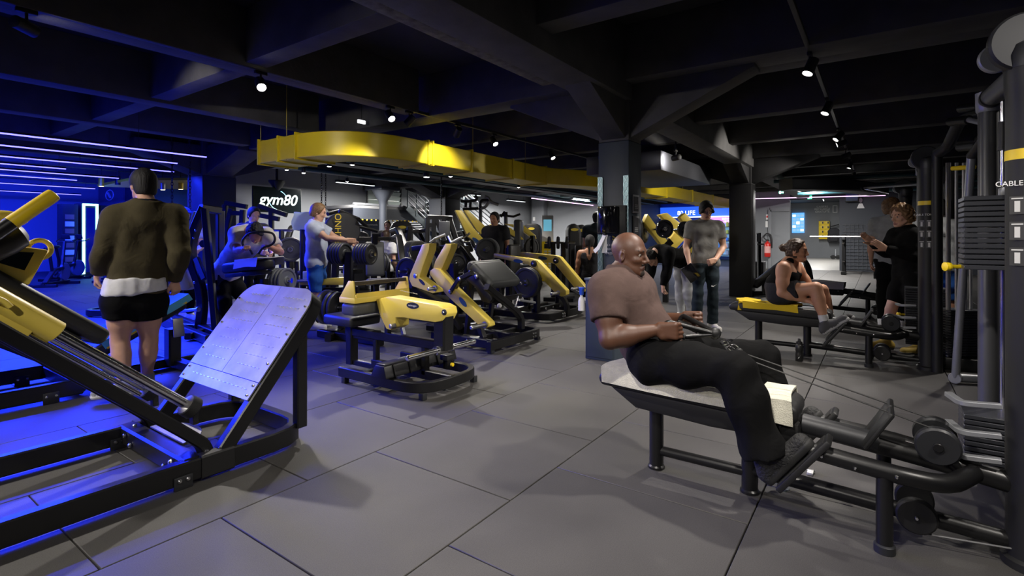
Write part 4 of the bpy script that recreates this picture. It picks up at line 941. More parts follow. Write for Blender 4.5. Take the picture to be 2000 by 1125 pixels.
pp_ = padbox('arm_pad', pc, (.62, .42, .12), PADG, t, Rp, .05); obj('pad_roll', MB().cyl(pc+Vector((-.30, .16, .10)), pc+Vector((.30, .16, .10)), .075, cham=.025), PADG, pp_)
sp = [px(u, v, X=4.82) for u, v in ((918, 527), (934, 536), (964, 584), (958, 592), (944, 588), (930, 560), (912, 545))]
obj('side_plate', MB().poly3(sp, (1, 0, 0), .05), BLACK, t, .006); bolts(t, [px(930, 541, X=4.79)], (-1, 0, 0), .022)
bar1 = [px(958, 588, X=4.85), px(958, 588, X=4.85)+Vector((.62, .0, .0))]; rbar('adjust_bar', bar1, .05, .06, BLACK, t)
rtube('curl_handle', [px(1012, 578, Y=3.5), px(1006, 600, Y=3.5)], .016, CHROME, t); rtube('grip', [px(1014, 586, Y=3.45), px(1045, 591, Y=3.45)], .014, SILV, t)
rbar('link', [px(881, 572, X=4.66), px(898, 545, X=4.66), px(922, 533, X=4.66)], .05, .07, BLACK, t, up=(1, 0, 0))
bolts(t, [px(879, 570, X=4.62), px(897, 545, X=4.62), px(930, 540, X=4.6)], (-1, 0, 0), .024)
q = [px(u, v, X=4.7) for u, v in ((846, 528), (853, 523), (864, 526), (882, 548), (893, 562), (961, 629), (962, 636), (955, 640), (945, 638), (880, 578), (852, 545), (845, 535))]
lv = obj('lever_arm', MB().poly3(q, (1, 0, 0), .11), YEL, t, .008); badge(lv, px(904, 590, X=4.642), (0, -.75, -.66), (0, -.66, .75), .15, .06, mat('blue_badge', (.03, .08, .2), .3))
q = [px(u, v, X=4.74) for u, v in ((876, 476), (888, 476), (886, 486), (868, 528), (852, 526), (856, 510))]
obj('upper_arm', MB().poly3(q, (1, 0, 0), .12), YEL, t, .008)
p_ = px(948, 634, X=4.64); horn(t, p_, p_+Vector((-.26, 0, 0)), .024, STEEL)
q = [px(u, v, X=4.2) for u, v in ((832, 477), (846, 475), (845, 488), (826, 540), (858, 564), (860, 570), (852, 572), (812, 558), (806, 545), (808, 535))]
lv = obj('second_lever', MB().poly3(q, (1, 0, 0), .12), YEL, t, .008); badge(lv, px(824, 551, X=4.137), (0, -.75, -.5), (0, -.5, .75), .12, .04); bolts(lv, [px(811, 539, X=4.13)], (-1, 0, 0), .028)
p_ = px(851, 563, X=4.14); horn(t, p_, p_+Vector((-.12, 0, 0)), .02, STEEL)
for a, b in (((840, 474), (850, 466)), ((850, 466), (870, 458)), ((882, 474), (876, 462)), ((882, 474), (900, 465))): rtube('curl_handle', [px(*a, X=4.45), px(*b, X=4.5)], .016, SILV, t)
rbar('link', [px(811, 541, X=4.26), px(806, 562, X=4.26)], .06, .08, BLACK, t, up=(1, 0, 0)); rbar('lower_frame', [px(806, 562, X=4.3), px(872, 598, X=4.5), px(900, 640, X=4.7)], .07, .07, BLACK, t, up=(1, 0, 0))
rbar('lever_foot', [px(936, 636, X=4.75), px(945, 660, X=4.75)], .06, .07, BLACK, t, up=(1, 0, 0), fil=.03)
rbar('column', [(4.95, 4.4, .09), (4.95, 4.4, .95)], .09, .09, BLACK, t, up=(1, 0, 0)); padbox('seat', (5.1, 4.75, .45), (.34, .38, .09), PAD, t); rbar('seat_post', [(5.1, 4.75, .05), (5.1, 4.75, .42)], .08, .08, BLACK, t, up=(1, 0, 0)); rbar('rear_rail', [(5.1, 4.4, .06), (5.1, 5.0, .06)], .08, .08, BLACK, t)
for xx in (4.9, 5.35): rbar('pad_frame', [(xx, 4.15, .10), (xx, 4.05, .78)], .05, .06, BLACK, t, up=(1, 0, 0))
# ------------------------------------------------------------------ F: plate loaded press with two bent yellow arms
t = thing('press_machine', 'black plate loaded press with two bent yellow arms beside the near column', 'gym machine', (7.2, 4.5, 0), 0, None, True)
rbar('base_frame', [(6.62, 5.4, .085), (6.62, 4.0, .085), (7.75, 4.0, .085), (7.75, 5.4, .085)], .075, .10, BLACK, t, fil=.22)
rbar('cross_bar', [(6.62, 4.75, .10), (7.75, 4.75, .10)], .09, .10, BLACK, t); rbar('cross_bar', [(6.72, 4.35, .15), (7.6, 4.35, .15)], .06, .07, BLACK, t)
bolts(t, [(6.8+a*.22, 4.30, .15) for a in range(5)]+[(6.95+a, 3.955, z) for a in (0, .06) for z in (.065, .105)], (0, -1, 0), .018)
for X_, pts in ((6.75, ((968, 495), (1040, 505), (1053, 508), (1109, 567), (1109, 575), (1100, 579), (1090, 574), (1040, 520), (1034, 516), (968, 502))), (7.55, ((1018, 492), (1088, 499), (1096, 502), (1145, 560), (1146, 568), (1138, 571), (1128, 565), (1086, 515), (1018, 500)))):
    q = [px(u, v, X=X_) for u, v in pts]; ar = obj('press_arm', MB().poly3(q, (1, 0, 0), .11), YEL, t, .008)
    e = px(pts[6][0], pts[6][1]-2, X=X_-.06); horn(t, e+Vector((.02, 0, 0)), e+Vector((-.20, 0, 0)), .024, STEEL)
    c_ = px(pts[1][0]-28, pts[1][1]+5, X=X_-.058); badge(ar, c_, (0, -1, -.1), (0, 0, 1), .18, .06, mat('blue_badge', (.03, .08, .2), .3))
    pv = px(pts[2][0]-10, pts[2][1]+7, X=X_-.06); obj('pivot', MB().lathe([(0, .05), (.02, .05), (.026, .03)], pv, (-1, 0, 0), 20), BLACKM, ar); bolts(ar, [pv-Vector((.026, 0, 0))], (-1, 0, 0), .02)
    rbar('arm_strut', [(X_+.02, pv.y, .12), (X_+.02, pv.y, pv.z)], .08, .10, BLACK, t, up=(1, 0, 0))
cp = [px(u, v, X=7.1) for u, v in ((1107, 617), (1108, 598), (1100, 582), (1080, 567))]; rbar('curved_post', cp, .07, .08, BLACK, t, up=(1, 0, 0), fil=.05)
padbox('seat', (7.15, 4.75, .52), (.36, .40, .10), PAD, t); rbar('seat_post', [(7.15, 4.75, .1), (7.15, 4.75, .48)], .09, .09, BLACK, t, up=(1, 0, 0)); padbox('back_pad', (7.15, 5.02, .86), (.32, .09, .60), PAD, t, None, .04); rbar('back_post', [(7.15, 5.12, .1), (7.15, 5.12, 1.1)], .09, .09, BLACK, t, up=(1, 0, 0))
hx = px(1028, 552, X=6.6)
horn(t, hx+Vector((.15, 0, 0)), hx+Vector((-.16, 0, 0)))
for k in range(2): plate(hx+Vector((.06-k*.06, 0, 0)), (1, 0, 0), .235, .05, ['inner', 'outer'][k]+' large dark weight plate on the side of the bent arm press', 'plates on the bent arm press')
# ================================================================== CABLE STATIONS ON THE RIGHT
STK = mat('stack_plate_black', (.040, .042, .05), .36, metal=.4)
SATIN = mat('satin_grey_paint', (.075, .076, .08), .38, metal=.25)
CHROME_SHINE = mat('chrome_painted_shine', (.6, .6, .62), .35, metal=.2)  # chrome with its bright reflections put into the base colour
def disc(m, c, ax, r, th): h = th/2; e = min(.35*h, .1*r); return m.lathe([(-h, r*.55), (-h, r-e), (-h+e, r), (h-e, r), (h, r-e), (h, r*.55)], c, ax, 32)
stack_me = MB().box((0, 0, 0), (.22, .34, .021)).mesh('stack_plate', .003, 1); stack_me.materials.append(STK)
def stack(t, cx, cy, z0, n, sx=1.0):
    for k in range(n):
        o = bpy.data.objects.new('stack_plate', stack_me); COL.objects.link(o); o.parent = t
        o.location = ROOTM[t.name] @ Vector((cx, cy, z0+.0125+k*.025))
def rower(X0, Y0, label, lifted=0, handle=True, post=True, pull=0.0):
    t = thing('rowing_station', label, 'gym machine', (X0, Y0+.3, 0), 0, 'seated cable rowing stations', True)
    def w(x, y, z): return Vector((X0+x, Y0+y, z))
    R = Rax((0, -1, -.03), (0, 0, 1))
    p = obj('bench_pad', MB().prism([(-.50, -.045), (.47, -.05), (.50, -.02), (.495, .03), (.46, .05), (-.44, .05), (-.50, .03), (-.52, -.005)], w(0, .80, .478), R.col[0], R.col[2], .27), PAD, t, .03, bseg=3)
    obj('pad_seam', MB().bar([w(-.137, 1.28, .482), w(-.137, .32, .452)], .003, .006), BLACKM, p)
    obj('bench_shell', MB().prism([(-.47, .0), (.50, .0), (.50, -.09), (.1, -.11), (-.30, -.10)], w(0, .80, .435), R.col[0], R.col[2], .22), BLACKM, t, .02)
    bolts(t, [w(-.112, .38, .40)], (-1, 0, 0), .008)
    for yy in (1.02, .535):
        obj('leg', MB().lathe([(0, .046), (.012, .046), (.02, .039), (.42, .039)], w(0, yy, 0), (0, 0, 1), 20), BLACK, t)
    rtube('stretcher', [w(0, 1.02, .10), w(0, .535, .10)], .026, BLACK, t); rtube('floor_tube', [w(0, .535, .12), w(0, .0, .10), w(0, -.5, .08)], .034, BLACK, t)
    rtube('spine', [w(0, .36, .40), w(0, -.25, .34), w(0, -.52, .30)], .043, BLACK, t, fil=.08, seg=18)
    obj('spine_cover', MB().lathe([(0, .048), (.30, .047)], w(0, .30, .398), (0, -1, -.09), 18), GRAPH, t)
    for s_ in (-1, 1):
        rr = rtube('foot_rail', [w(.22*s_, .25, .355), w(.22*s_, -.10, .325), w(.17*s_, -.23, .31), w(.0, -.33, .33)], .036, BLACK, t, fil=.09, seg=16)
        bolts(t, [w(.22*s_-.036, y_, .35-.02*(y_ < .1)) for y_ in (.2, .08, -.06)], (-1, 0, 0), .007)
        fp = obj('foot_plate', MB().box(w(.22*s_, .27, .29), (.12, .33, .028), Rax((1, 0, 0), (0, .80, .60))), BLACKM, t, .008)
        obj('tread', MB().box(w(.22*s_, .282, .299), (.10, .29, .006), Rax((1, 0, 0), (0, .80, .60))), RUB, fp)
        obj('post', MB().cyl(w(.22*s_, -.02, .03), w(.22*s_, -.02, .32), .030), BLACK, t); obj('post_cap', MB().lathe([(-.006, .03), (.0, .038), (.03, .038), (.036, .03)], w(.22*s_, -.02, .0), (0, 0, 1), 20), GRAPH, t)
        obj('upper_pulley', disc(MB(), w(.075*s_, -.20, .43), (1, 0, .05), .078, .045), GRAPH, t); obj('pulley_hub', disc(MB(), w(.102*s_, -.20, .43), (1, 0, 0), .018, .012), BLACK, t)
        obj('lower_pulley', disc(MB(), w(.09*s_, -.13, .125), (1, 0, 0), .072, .04), BLACKM, t); bolts(t, [w(.115*s_, -.13, .125)], (s_, 0, 0), .009)
        obj('deflector', MB().box(w(.07*s_, .0, .46), (.125, .20, .022), Rax((1, 0, 0), (0, .86, .5))), BLACKM, t, .01)
        rtube('pulley_arm', [w(.05*s_, -.20, .43), w(.03*s_, -.27, .33)], .022, BLACK, t)
        rtube('cable', [w(.09*s_, -.13, .055), w(.03*s_, -.5, .07)], .004, mat('steel_cable', (.35, .35, .36), .35, metal=.8), t, seg=6)
    rtube('tower_link', [w(0, -.5, .30), w(.35, -.52, .26), w(.62, -.5, .10)], .042, BLACK, t, fil=.1)
    # tower
    obj('column', MB().lathe([(0, .10), (.03, .10), (.04, .085), (1.86, .085), (1.87, .088), (1.96, .090)], w(0, -.5, 0), (0, 0, 1), 28), BLACKM, t)
    obj('column_cap', MB().lathe([(0, .092), (.05, .097), (.09, .085), (.12, .04)], w(0, -.5, 1.96), (0, 0, 1), 28), GRAPH, t)
    obj('top_pulley', disc(MB(), w(-.03, -.47, 2.06), (1, .1, 0), .115, .05), GRAPH, t); obj('side_pulley', disc(MB(), w(.08, -.40, 2.04), (1, .1, 0), .06, .03), SILV, t)
    obj('yellow_band', MB().lathe([(1.60, .0865), (1.64, .0865)], w(0, -.5, 0), (0, 0, 1), 28), YELV, t)
    n = nz(Vector((-.85, -.55, 0)) if X0 < 4 else Vector((-.8, .6, 0))); n = nz(Vector((-.93, .36, 0)))
    ax = Vector((0, 0, 1)).cross(n)
    lettering('label_text', 'CABLE TOWER', .028, w(0, -.5, 1.505)+n*.086, ax, (0, 0, 1), WHITE, t, depth=.001)
    for i in range(3):
        for k in (-1, 1):
            c = w(0, -.5, 1.42-.10*i)+n*.086+ax*.030*k
            o = obj('pictogram', MB().box(c, (.046, .07, .003), Rax(ax, n).to_3x3() @ Matrix.Rotation(0, 3, 'X')), mat('pictogram_print', (.022, .022, .024), .5), t)
            obj('pictogram_figure', MB().box(c+n*.002+Vector((0, 0, -.005)), (.016, .042, .003), Rax(ax, n)), mat('pictogram_white', (.5, .5, .5), .6), o); obj('pictogram_bar', MB().box(c+n*.002+Vector((0, 0, .026)), (.034, .005, .003), Rax(ax, n)), mat('pictogram_white', (.5, .5, .5), .6), o)
    if post:
        q = w(1.05, -.5, 0)
        obj('rear_post', MB().lathe([(0, .06), (.02, .06), (.03, .045), (2.0, .045), (2.02, .040), (2.10, .052), (2.11, .03)], q, (0, 0, 1), 22), SATIN, t); obj('post_joint', MB().lathe([(1.99, .047), (2.0, .054), (2.10, .056), (2.11, .03)], q, (0, 0, 1), 22), SILV, t)
        rtube('top_tube', [w(.05, -.5, 1.99), q+Vector((0, 0, 2.06))], .048, SATIN, t, seg=20); rtube('base_tube', [w(.05, -.5, .10), q+Vector((0, 0, .10))], .045, BLACK, t)
        obj('tube_collar', MB().cyl(q+Vector((-.13, 0, 2.05)), q+Vector((-.10, 0, 2.05)), .054), BLACKM, t)
        obj('shroud', MB().box(w(.85, -.58, 1.0), (.10, .06, 1.75)), BLACKM, t, .01)
        for xx in (.38, .62):
            rtube('guide_rod', [w(xx, -.5, .10), w(xx, -.5, 1.96)], .0125, CHROME, t); obj('rod_sleeve', MB().lathe([(0, .024), (.02, .024), (.021, .021), (.14, .021)], w(xx, -.5, 1.72), (0, 0, 1), 16), BLACKM, t)
            obj('rod_clamp', MB().cyl(w(xx, -.5, 1.50), w(xx, -.5, 1.55), .026), RUB, t); rtube('hose', [w(xx+.03, -.52, .5), w(xx+.03, -.52, 1.7)], .006, YELV if xx > .5 else SILV, t, seg=8)
        if lifted:
            stack(t, X0+.5, Y0-.5, .16, 12); stack(t, X0+.5, Y0-.5, 1.14, lifted); obj('stack_carrier', MB().box(w(.5, -.5, 1.14+.025*lifted+.02), (.10, .06, .04)), SILV, t, .005)
            zz = 1.15
        else: stack(t, X0+.5, Y0-.5, .16, 24); zz = .46
        obj('selector_pin', MB().lathe([(0, .010), (.05, .010), (.051, .020), (.075, .022), (.08, .012)], w(.5, -.33, zz), (-.6, 1, 0), 14), YELV, t)
        for zz in (.62, .50, .40): obj('clip_arm', MB().bar([w(-.03, -.40, zz), w(-.03, -.28, zz-.01), w(.10, -.25, zz-.01)], .03, .02, fil=.03), SILV, t)
    return t
rower(2.85, 0, 'nearest cable rowing station, with the bald man seated on it', lifted=14)
rower(6.47, .10, 'second cable rowing station, under the man in the black tank top', lifted=0)
rower(10.1, .16, 'third cable rowing station, its bench covered with a pale towel', lifted=0)
# V-shaped row handle and the two cables pulled by the bald man
t = thing('row_handle', 'black double grip row handle with steel carabiners held by the bald man', 'cable handle', px(1345, 640, X=2.85), 0, None, True)
HC = px(1400, 655, X=2.85)
for s_ in (-1, 1):
    rtube('grip', [HC+Vector((.13*s_, .24, .03)), HC+Vector((.11*s_, .13, -.005))], .017, RUB, t); rtube('arm', [HC+Vector((.13*s_, .24, .03)), HC+Vector((.135*s_, .22, .07)), HC+Vector((.03*s_, .02, .015))], .013, BLACK, t, fil=.03); rtube('strut', [HC+Vector((.11*s_, .13, -.005)), HC+Vector((.03*s_, .02, .005))], .012, BLACK, t)
obj('hub', MB().sphere(HC+Vector((0, .01, .01)), .032), BLACKM, t)
def ringp(c, n, r, k=16):
    x, y, z = frame_from(n); return [Vector(c)+x*(r*1.5*math.cos(2*math.pi*i/k))+y*(r*math.sin(2*math.pi*i/k)) for i in range(k)]
CE = px(1440, 690, X=2.85)
for s_ in (-1, 1):
    c0 = lerp(HC, CE, .45)+Vector((.03*s_, 0, .01)); obj('carabiner', MB().tube(ringp(c0, (.3*s_, .3, 1), .018), .0045, 8, closed=True), CHROME, t); obj('carabiner', MB().tube(ringp(lerp(HC, CE, .75)+Vector((.035*s_, 0, .0)), (1, .3*s_, .2), .016), .0045, 8, closed=True), CHROME, t)
    obj('stopper', MB().sphere(CE+Vector((.045*s_, 0, 0)), .020, 12, 8), RUB, t); obj('strap', MB().bar([lerp(HC, CE, .3)+Vector((.03*s_, 0, .0)), CE+Vector((.045*s_, .02, 0))], .018, .006), BLACKM, t)
    rtube('cable', [CE+Vector((.045*s_, 0, 0)), Vector((2.85+.075*s_, -.17, .502))], .0035, BLACKM, t, seg=6)
# towel on the near bench, bottle, small things on the floor
tw = solo('towel', drape(Vector((2.85, .92, .533)), (0, -1, -.03), (1, 0, 0), (0, 0, 1), .72, .275, .012, 5, .075, 40, 24, .006), TOWW, 'cream towel spread over the nearest bench under the bald man', 'towel')
tw = solo('towel', drape(Vector((2.85, .40, .523)), (0, -1, -.03), (1, 0, 0), (0, 0, 1), .13, .275, .010, 8, .10, 12, 24, .004), TOWW, 'folded end of a cream towel hanging across the front of the nearest bench', 'towel')
tw = solo('towel', drape(Vector((6.47, .98, .534)), (0, -1, -.03), (1, 0, 0), (0, 0, 1), .55, .275, .010, 9, .06, 26, 20, .012), TOWY, 'yellow towel spread along the bench of the man in the tank top', 'towel')
tw = solo('towel', drape(Vector((6.50, 1.22, .545)), (.2, -1, -.03), (1, .2, 0), (0, 0, 1), .26, .26, .010, 11, .10, 18, 20, .016), TOWY, 'crumpled yellow cloth at the rear end of the second bench', 'towel')
tw = solo('towel', drape(Vector((10.1, .85, .534)), (0, -1, -.03), (1, 0, 0), (0, 0, 1), .80, .275, .010, 12, .10, 26, 20, .010), TOWG, 'pale grey towel covering the bench of the third rowing station', 'towel')
p = px(1561, 705, Z=0); t = thing('water_bottle', 'black sports bottle standing on the floor beside the second bench', 'bottle', p)
obj('body', MB().lathe([(0, .034), (.005, .037), (.07, .037), (.085, .033), (.10, .033), (.115, .037), (.16, .036), (.175, .026)], (0, 0, 0), (0, 0, 1), 24), mat('black_bottle', (.01, .01, .01), .35), t); obj('cap', MB().lathe([(.175, .030), (.20, .030), (.205, .014), (.225, .012), (.235, .010)], (0, 0, 0), (0, 0, 1), 20), BLACKM, t)
nb_ = nz(Vector((-p.x, -p.y, 0))); obj('swoosh', MB().prism([(-.012, -.03), (.0, -.02), (.016, .02), (.004, -.008), (-.006, -.016)], Vector((0, 0, .06))+nb_*.0375, Vector((0, 0, 1)).cross(nb_), (0, 0, 1), .002), WHITE, t)
p = px(1583, 925, Z=0); t = thing('clip', 'small clear plastic clip lying on the floor beside the near foot plate', 'clip', p)
obj('jaw', MB().box((0, 0, .008), (.06, .03, .014)), WHITE, t, .003); obj('spring', MB().cyl((.02, -.02, .012), (.02, .02, .012), .007, seg=8), CHROME, t)
p = Vector((2.98, .40, 0)); t = thing('water_bottle', 'clear plastic bottle with blue cap on the floor under the nearest bench', 'bottle', p)
obj('body', MB().lathe([(0, .028), (.004, .031), (.05, .031), (.055, .029), (.10, .031), (.15, .030), (.19, .012), (.20, .012)], (0, 0, 0), (0, 0, 1), 20), mat('clear_plastic', (.8, .85, .9), .1, trans=.9), t); obj('cap', MB().cyl((0, 0, .20), (0, 0, .22), .014), mat('blue_cap', (.05, .15, .6), .4), t); obj('label', MB().lathe([(.07, .0318), (.12, .0318)], (0, 0, 0), (0, 0, 1), 20, cap=False), mat('blue_label', (.1, .2, .6), .5), t)
# lat station between the second and the near tower: leaning frame, stack with bright rods, pull-up bars
t = thing('lat_pulldown_frame', 'tall cable frame with leaning silver tube and bright guide rods behind the near tower', 'gym machine', (5.9, -1.0, 0), 0, None, True)
f0 = px(1866, 738, Z=.05); f1 = px(1897, 305, d=proj(f0)[2]*.93)
rtube('leaning_tube', [f0, f1], .030, SILV, t, seg=16); obj('foot_cap', disc(MB(), f0, (-1, .3, 0), .048, .06), SILV, t); rtube('foot_tube', [f0, f0+Vector((.25, -.55, .0))], .036, SILV, t)
for i, u in enumerate((1852, 1868, 1884, 1896)):
    p = px(u, 600, d=5.1); rtube('guide_rod', [(p.x, p.y, .12), (p.x, p.y, 2.02)], .013 if i % 2 else .020, CHROME_SHINE, t)
c = px(1873, 640, d=5.15)
for k in range(18):
    o = bpy.data.objects.new('stack_plate', stack_me); COL.objects.link(o); o.parent = t; o.location = ROOTM[t.name] @ Vector((c.x, c.y, .14+k*.025)); o.rotation_euler = (0, 0, .6)
obj('stack_base', MB().box((c.x, c.y, .06), (.4, .5, .12)), BLACK, t, .01)
rtube('top_tube', [px(1830, 300, d=4.9), px(1850, 288, d=4.8), px(1875, 235, d=4.4), px(1900, 226, d=4.2), px(1975, 222, d=3.6)], .045, GRAPH, t, fil=.15, seg=18)
rtube('cross_tube', [px(1875, 288, d=4.5), px(1910, 285, d=4.2)], .035, GRAPH, t); rtube('yellow_grip', [px(1860, 329, d=4.6), px(1903, 326, d=4.4)], .020, YELV, t)
for v0, u0 in ((238, 1856), (212, 1877)):
    a = px(u0, v0, d=4.3); b = px(u0+36, v0-4, d=4.1); rtube('grip', [a, b], .036, BLACK, t, seg=18)
    rtube('grip_arm', [b, px(1930, v0+5, d=3.9), px(1960, 235, d=3.7)], .020, SILV, t, fil=.05)
rtube('vertical_post', [px(1830, 300, d=4.95).xy.to_3d()+Vector((0, 0, .0)), px(1830, 300, d=4.95)], .045, BLACKM, t); rtube('rear_upright', [(f1.x, f1.y, f1.z), px(1960, 222, d=3.75)], .035, GRAPH, t)
rtube('rear_post', [Vector((px(1960, 222, d=3.75).x, px(1960, 222, d=3.75).y, 0)), px(1960, 222, d=3.75)], .04, BLACKM, t)
# row of further towers behind (between stations two and three)
for i, (X_, Y_) in enumerate(((8.6, -.75), (12.6, -.9))):
    t = thing('cable_tower', ['far cable tower with a lat bar behind the clapping man', 'farthest cable tower at the end of the row'][i], 'gym machine', (X_, Y_, 0), 0, None, True)
    obj('column', MB().lathe([(0, .09), (.03, .09), (.04, .07), (2.0, .07)], (X_, Y_, 0), (0, 0, 1), 22), BLACKM, t); obj('top_pulley', disc(MB(), (X_, Y_+.05, 2.08), (1, .1, 0), .11, .05), GRAPH, t)
    obj('rear_post', MB().cyl((X_+.8, Y_, 0), (X_+.8, Y_, 2.0), .05), BLACKM, t); rtube('top_tube', [(X_, Y_, 1.98), (X_+.8, Y_, 1.98)], .05, GRAPH, t)
    for xx in (.28, .5): rtube('guide_rod', [(X_+xx, Y_, .1), (X_+xx, Y_, 1.96)], .0125, CHROME, t)
    obj('stack_block', MB().box((X_+.39, Y_, .44), (.24, .34, .60)), STK, t, .004)
    if i == 0:
        a, b = Vector((X_, Y_+.1, 1.98)), px(1688, 367, d=9.0); rtube('lat_arm', [a, lerp(a, b, .5), b], .018, SILV, t); obj('arm_pulley', disc(MB(), b, (1, .3, 0), .05, .03), BLACKM, t); rtube('lat_bar', [px(1690, 369, d=8.6), px(1722, 374, d=7.6), px(1738, 378, d=7.4)], .014, CHROME, t); rtube('lat_cable', [b, px(1700, 372, d=8.2)], .004, BLACKM, t, seg=6)
# ================================================================== MACHINES FURTHER BACK
# ---- padded row machine (man in the white shirt lies on it)
D = 6.75; dz = lambda u, v, d=D: px(u, v, d=d)
g = dz(500, 640); t = thing('padded_row_machine', 'black row machine with oblong chest pad and looped handle bar', 'gym machine', (g.x, g.y, 0), 0, None, True)
pc = dz(485, 520, 6.85); ax1 = nz(dz(545, 512, 6.6)-dz(425, 525, 7.1)); n_ = Vector((0, 0, 1)); ay1 = nz(n_.cross(ax1))
poly = [(.46*math.cos(a)*(1 if abs(math.cos(a)) < .8 else .97), .20*math.sin(a)) for a in [2*math.pi*k/24 for k in range(24)]]
obj('chest_pad', MB().prism(poly, pc, ax1, ay1, .13), PAD, t, .035, bseg=3); obj('pad_board', MB().prism([(a*.9, b*.85) for a, b in poly], pc-n_*.10, ax1, ay1, .05), BLACKM, t, .01)
rtube('handle_loop', [dz(493, 496, 6.5), dz(488, 486, 6.45), dz(474, 480, 6.45), dz(473, 470, 6.45), dz(484, 456, 6.45), dz(510, 452, 6.5), dz(534, 455, 6.55), dz(538, 468, 6.55), dz(532, 478, 6.55), dz(512, 484, 6.5), dz(505, 496, 6.5)], .014, BLACKM, t, fil=.05)
rbar('pad_post', [dz(516, 545, 6.7), Vector((dz(516, 545, 6.7).x, dz(516, 545, 6.7).y, .05))], .08, .08, BLACK, t, up=(1, 0, 0))
fb = Vector((dz(516, 545, 6.7).x, dz(516, 545, 6.7).y, .06)); rbar('base_rail', [fb+cv(.5, -.2), fb+cv(-1.5, .5)], .09, .09, BLACK, t); rbar('foot_bar', [fb+cv(-.9, .7, 0), fb+cv(-.8, -.3, 0)], .08, .08, BLACK, t)
ls = dz(555, 548, 6.9); rbar('lever', [ls, dz(470, 590, 7.0)], .07, .07, BLACK, t); rbar('lever_stand', [Vector((ls.x, ls.y, .03)), ls-Vector((0, 0, .05))], .05, .05, BLACK, t, up=(1, 0, 0))
horn(t, ls+cv(.1, 0), ls+cv(-.25, .0), .024)
for k in range(4): plate(ls+cv(-.10+k*.045, .0), cv(1, -.35), .17, .04, ['outermost', 'second', 'third', 'innermost'][k]+' weight plate on the horn of the padded row machine', 'plates on the padded row machine', PLATEG)
tw = solo('towel', drape(pc+n_*.07+ax1*.22, ax1, ay1, n_, .42, .40, .010, 21, .10, 18, 18, .012), mat('white_towel', (.66, .64, .62), .95, bump=.4, bscale=180), 'white towel spread on the chest pad of the row machine', 'towel')
# ---- tall curved frame machine left of it
t = thing('pulldown_machine', 'tall black plate loaded machine with curved post and yellow arms behind the olive jacket man', 'gym machine', (3.3, 7.2, 0), 0, None, True)
def wp(u, v, d=7.0): return px(u, v, d=d)
rbar('curved_post', [wp(400, 405), wp(384, 440), wp(372, 478), wp(374, 510), wp(392, 560), wp(396, 600), wp(390, 648)], .10, .13, BLACK, t, up=cv(0, 1), fil=.12)
rbar('upright', [wp(400, 408, 6.8), wp(422, 655, 6.55)], .08, .06, BLACK, t, up=cv(0, 1)); rbar('top_beam', [wp(392, 406), wp(430, 412, 7.2)], .12, .10, BLACK, t); bolts(t, [wp(382, 450, 6.92), wp(378, 465, 6.92), wp(403, 532, 6.9), wp(380, 552, 6.9)], cv(0, -1), .016)
q = [wp(u, v, 7.05) for u, v in ((383, 412), (391, 416), (378, 470), (366, 480), (363, 466))]; obj('upper_arm', MB().poly3(q, cv(0, 1), .12), YEL, t, .008)
q = [wp(u, v, 7.1) for u, v in ((364, 478), (371, 478), (369, 528), (377, 560), (372, 566), (354, 566), (356, 520))]; obj('lower_arm', MB().poly3(q, cv(0, 1), .14), YEL, t, .008)
for a, b in (((320, 628), (408, 664)), ((330, 616), (425, 655)), ((408, 664), (470, 652))): rbar('base_rail', [px(*a, Z=.06), px(*b, Z=.06)], .08, .11, BLACK, t)
horn(t, wp(388, 604, 6.8), wp(352, 608, 6.9), .022, STEEL); rbar('strut', [wp(384, 505, 6.9), wp(400, 545, 6.8)], .07, .06, GRAPH, t, up=cv(0, 1)); rbar('back_post', [wp(430, 412, 7.2), Vector((wp(430, 412, 7.2).x, wp(430, 412, 7.2).y, 0))], .09, .09, BLACK, t, up=(1, 0, 0))
padbox('seat', wp(440, 560, 7.6), (.4, .4, .1), PAD, t); obj('crank_hub', disc(MB(), wp(398, 476, 6.9), cv(0, 1), .05, .05), BLACKM, t)
# ---- plate tree behind the calf machine
pb = px(690, 655, Z=0); t = thing('plate_tree', 'black plate rack loaded with dark plates behind the seated calf machine', 'plate rack', pb, 0, None, True); d0 = proj(pb)[2]
rbar('post', [px(668, 640, d=d0), px(672, 590, d=d0), px(680, 560, d=d0), px(682, 492, d=d0)], .09, .12, BLACK, t, up=cv(0, 1), fil=.1)
for a, b in (((624, 650), (745, 668)), ((640, 660), (690, 636))): rbar('base_bar', [px(*a, Z=.05), px(*b, Z=.05)], .08, .09, BLACK, t)
cu = px(690, 496, d=d0); axd = cv(.94, -.34); rtube('upper_horn', [cu-axd*.38, cu+axd*.34], .024, CHROME, t)
cl = px(650, 600, d=d0); rtube('lower_horn', [cl-axd*.22, cl+axd*.30], .024, CHROME, t)
for k in range(5): plate(cu+axd*(-.30+k*.042), axd, .145, .036, 'left side plate %s on the upper horn of the plate rack' % ['first from the outer end', 'second', 'third', 'fourth', 'nearest the post'][k], 'plates on the plate rack')
for k in range(5): plate(cu+axd*(.10+k*.042), axd, .14, .036, 'right side plate %s on the upper horn of the plate rack' % ['nearest the post', 'second', 'third', 'fourth', 'at the outer end'][k], 'plates on the plate rack')
for k in range(3): plate(cl+axd*(-.10+k*.06+(.05 if k else 0)), axd, .225-(.01*k), .05, 'large plate %s on the lower horn beside the calf seat' % ['outermost', 'in the middle', 'nearest the post'][k], 'plates on the plate rack', PLATEG if k == 0 else PLATE)
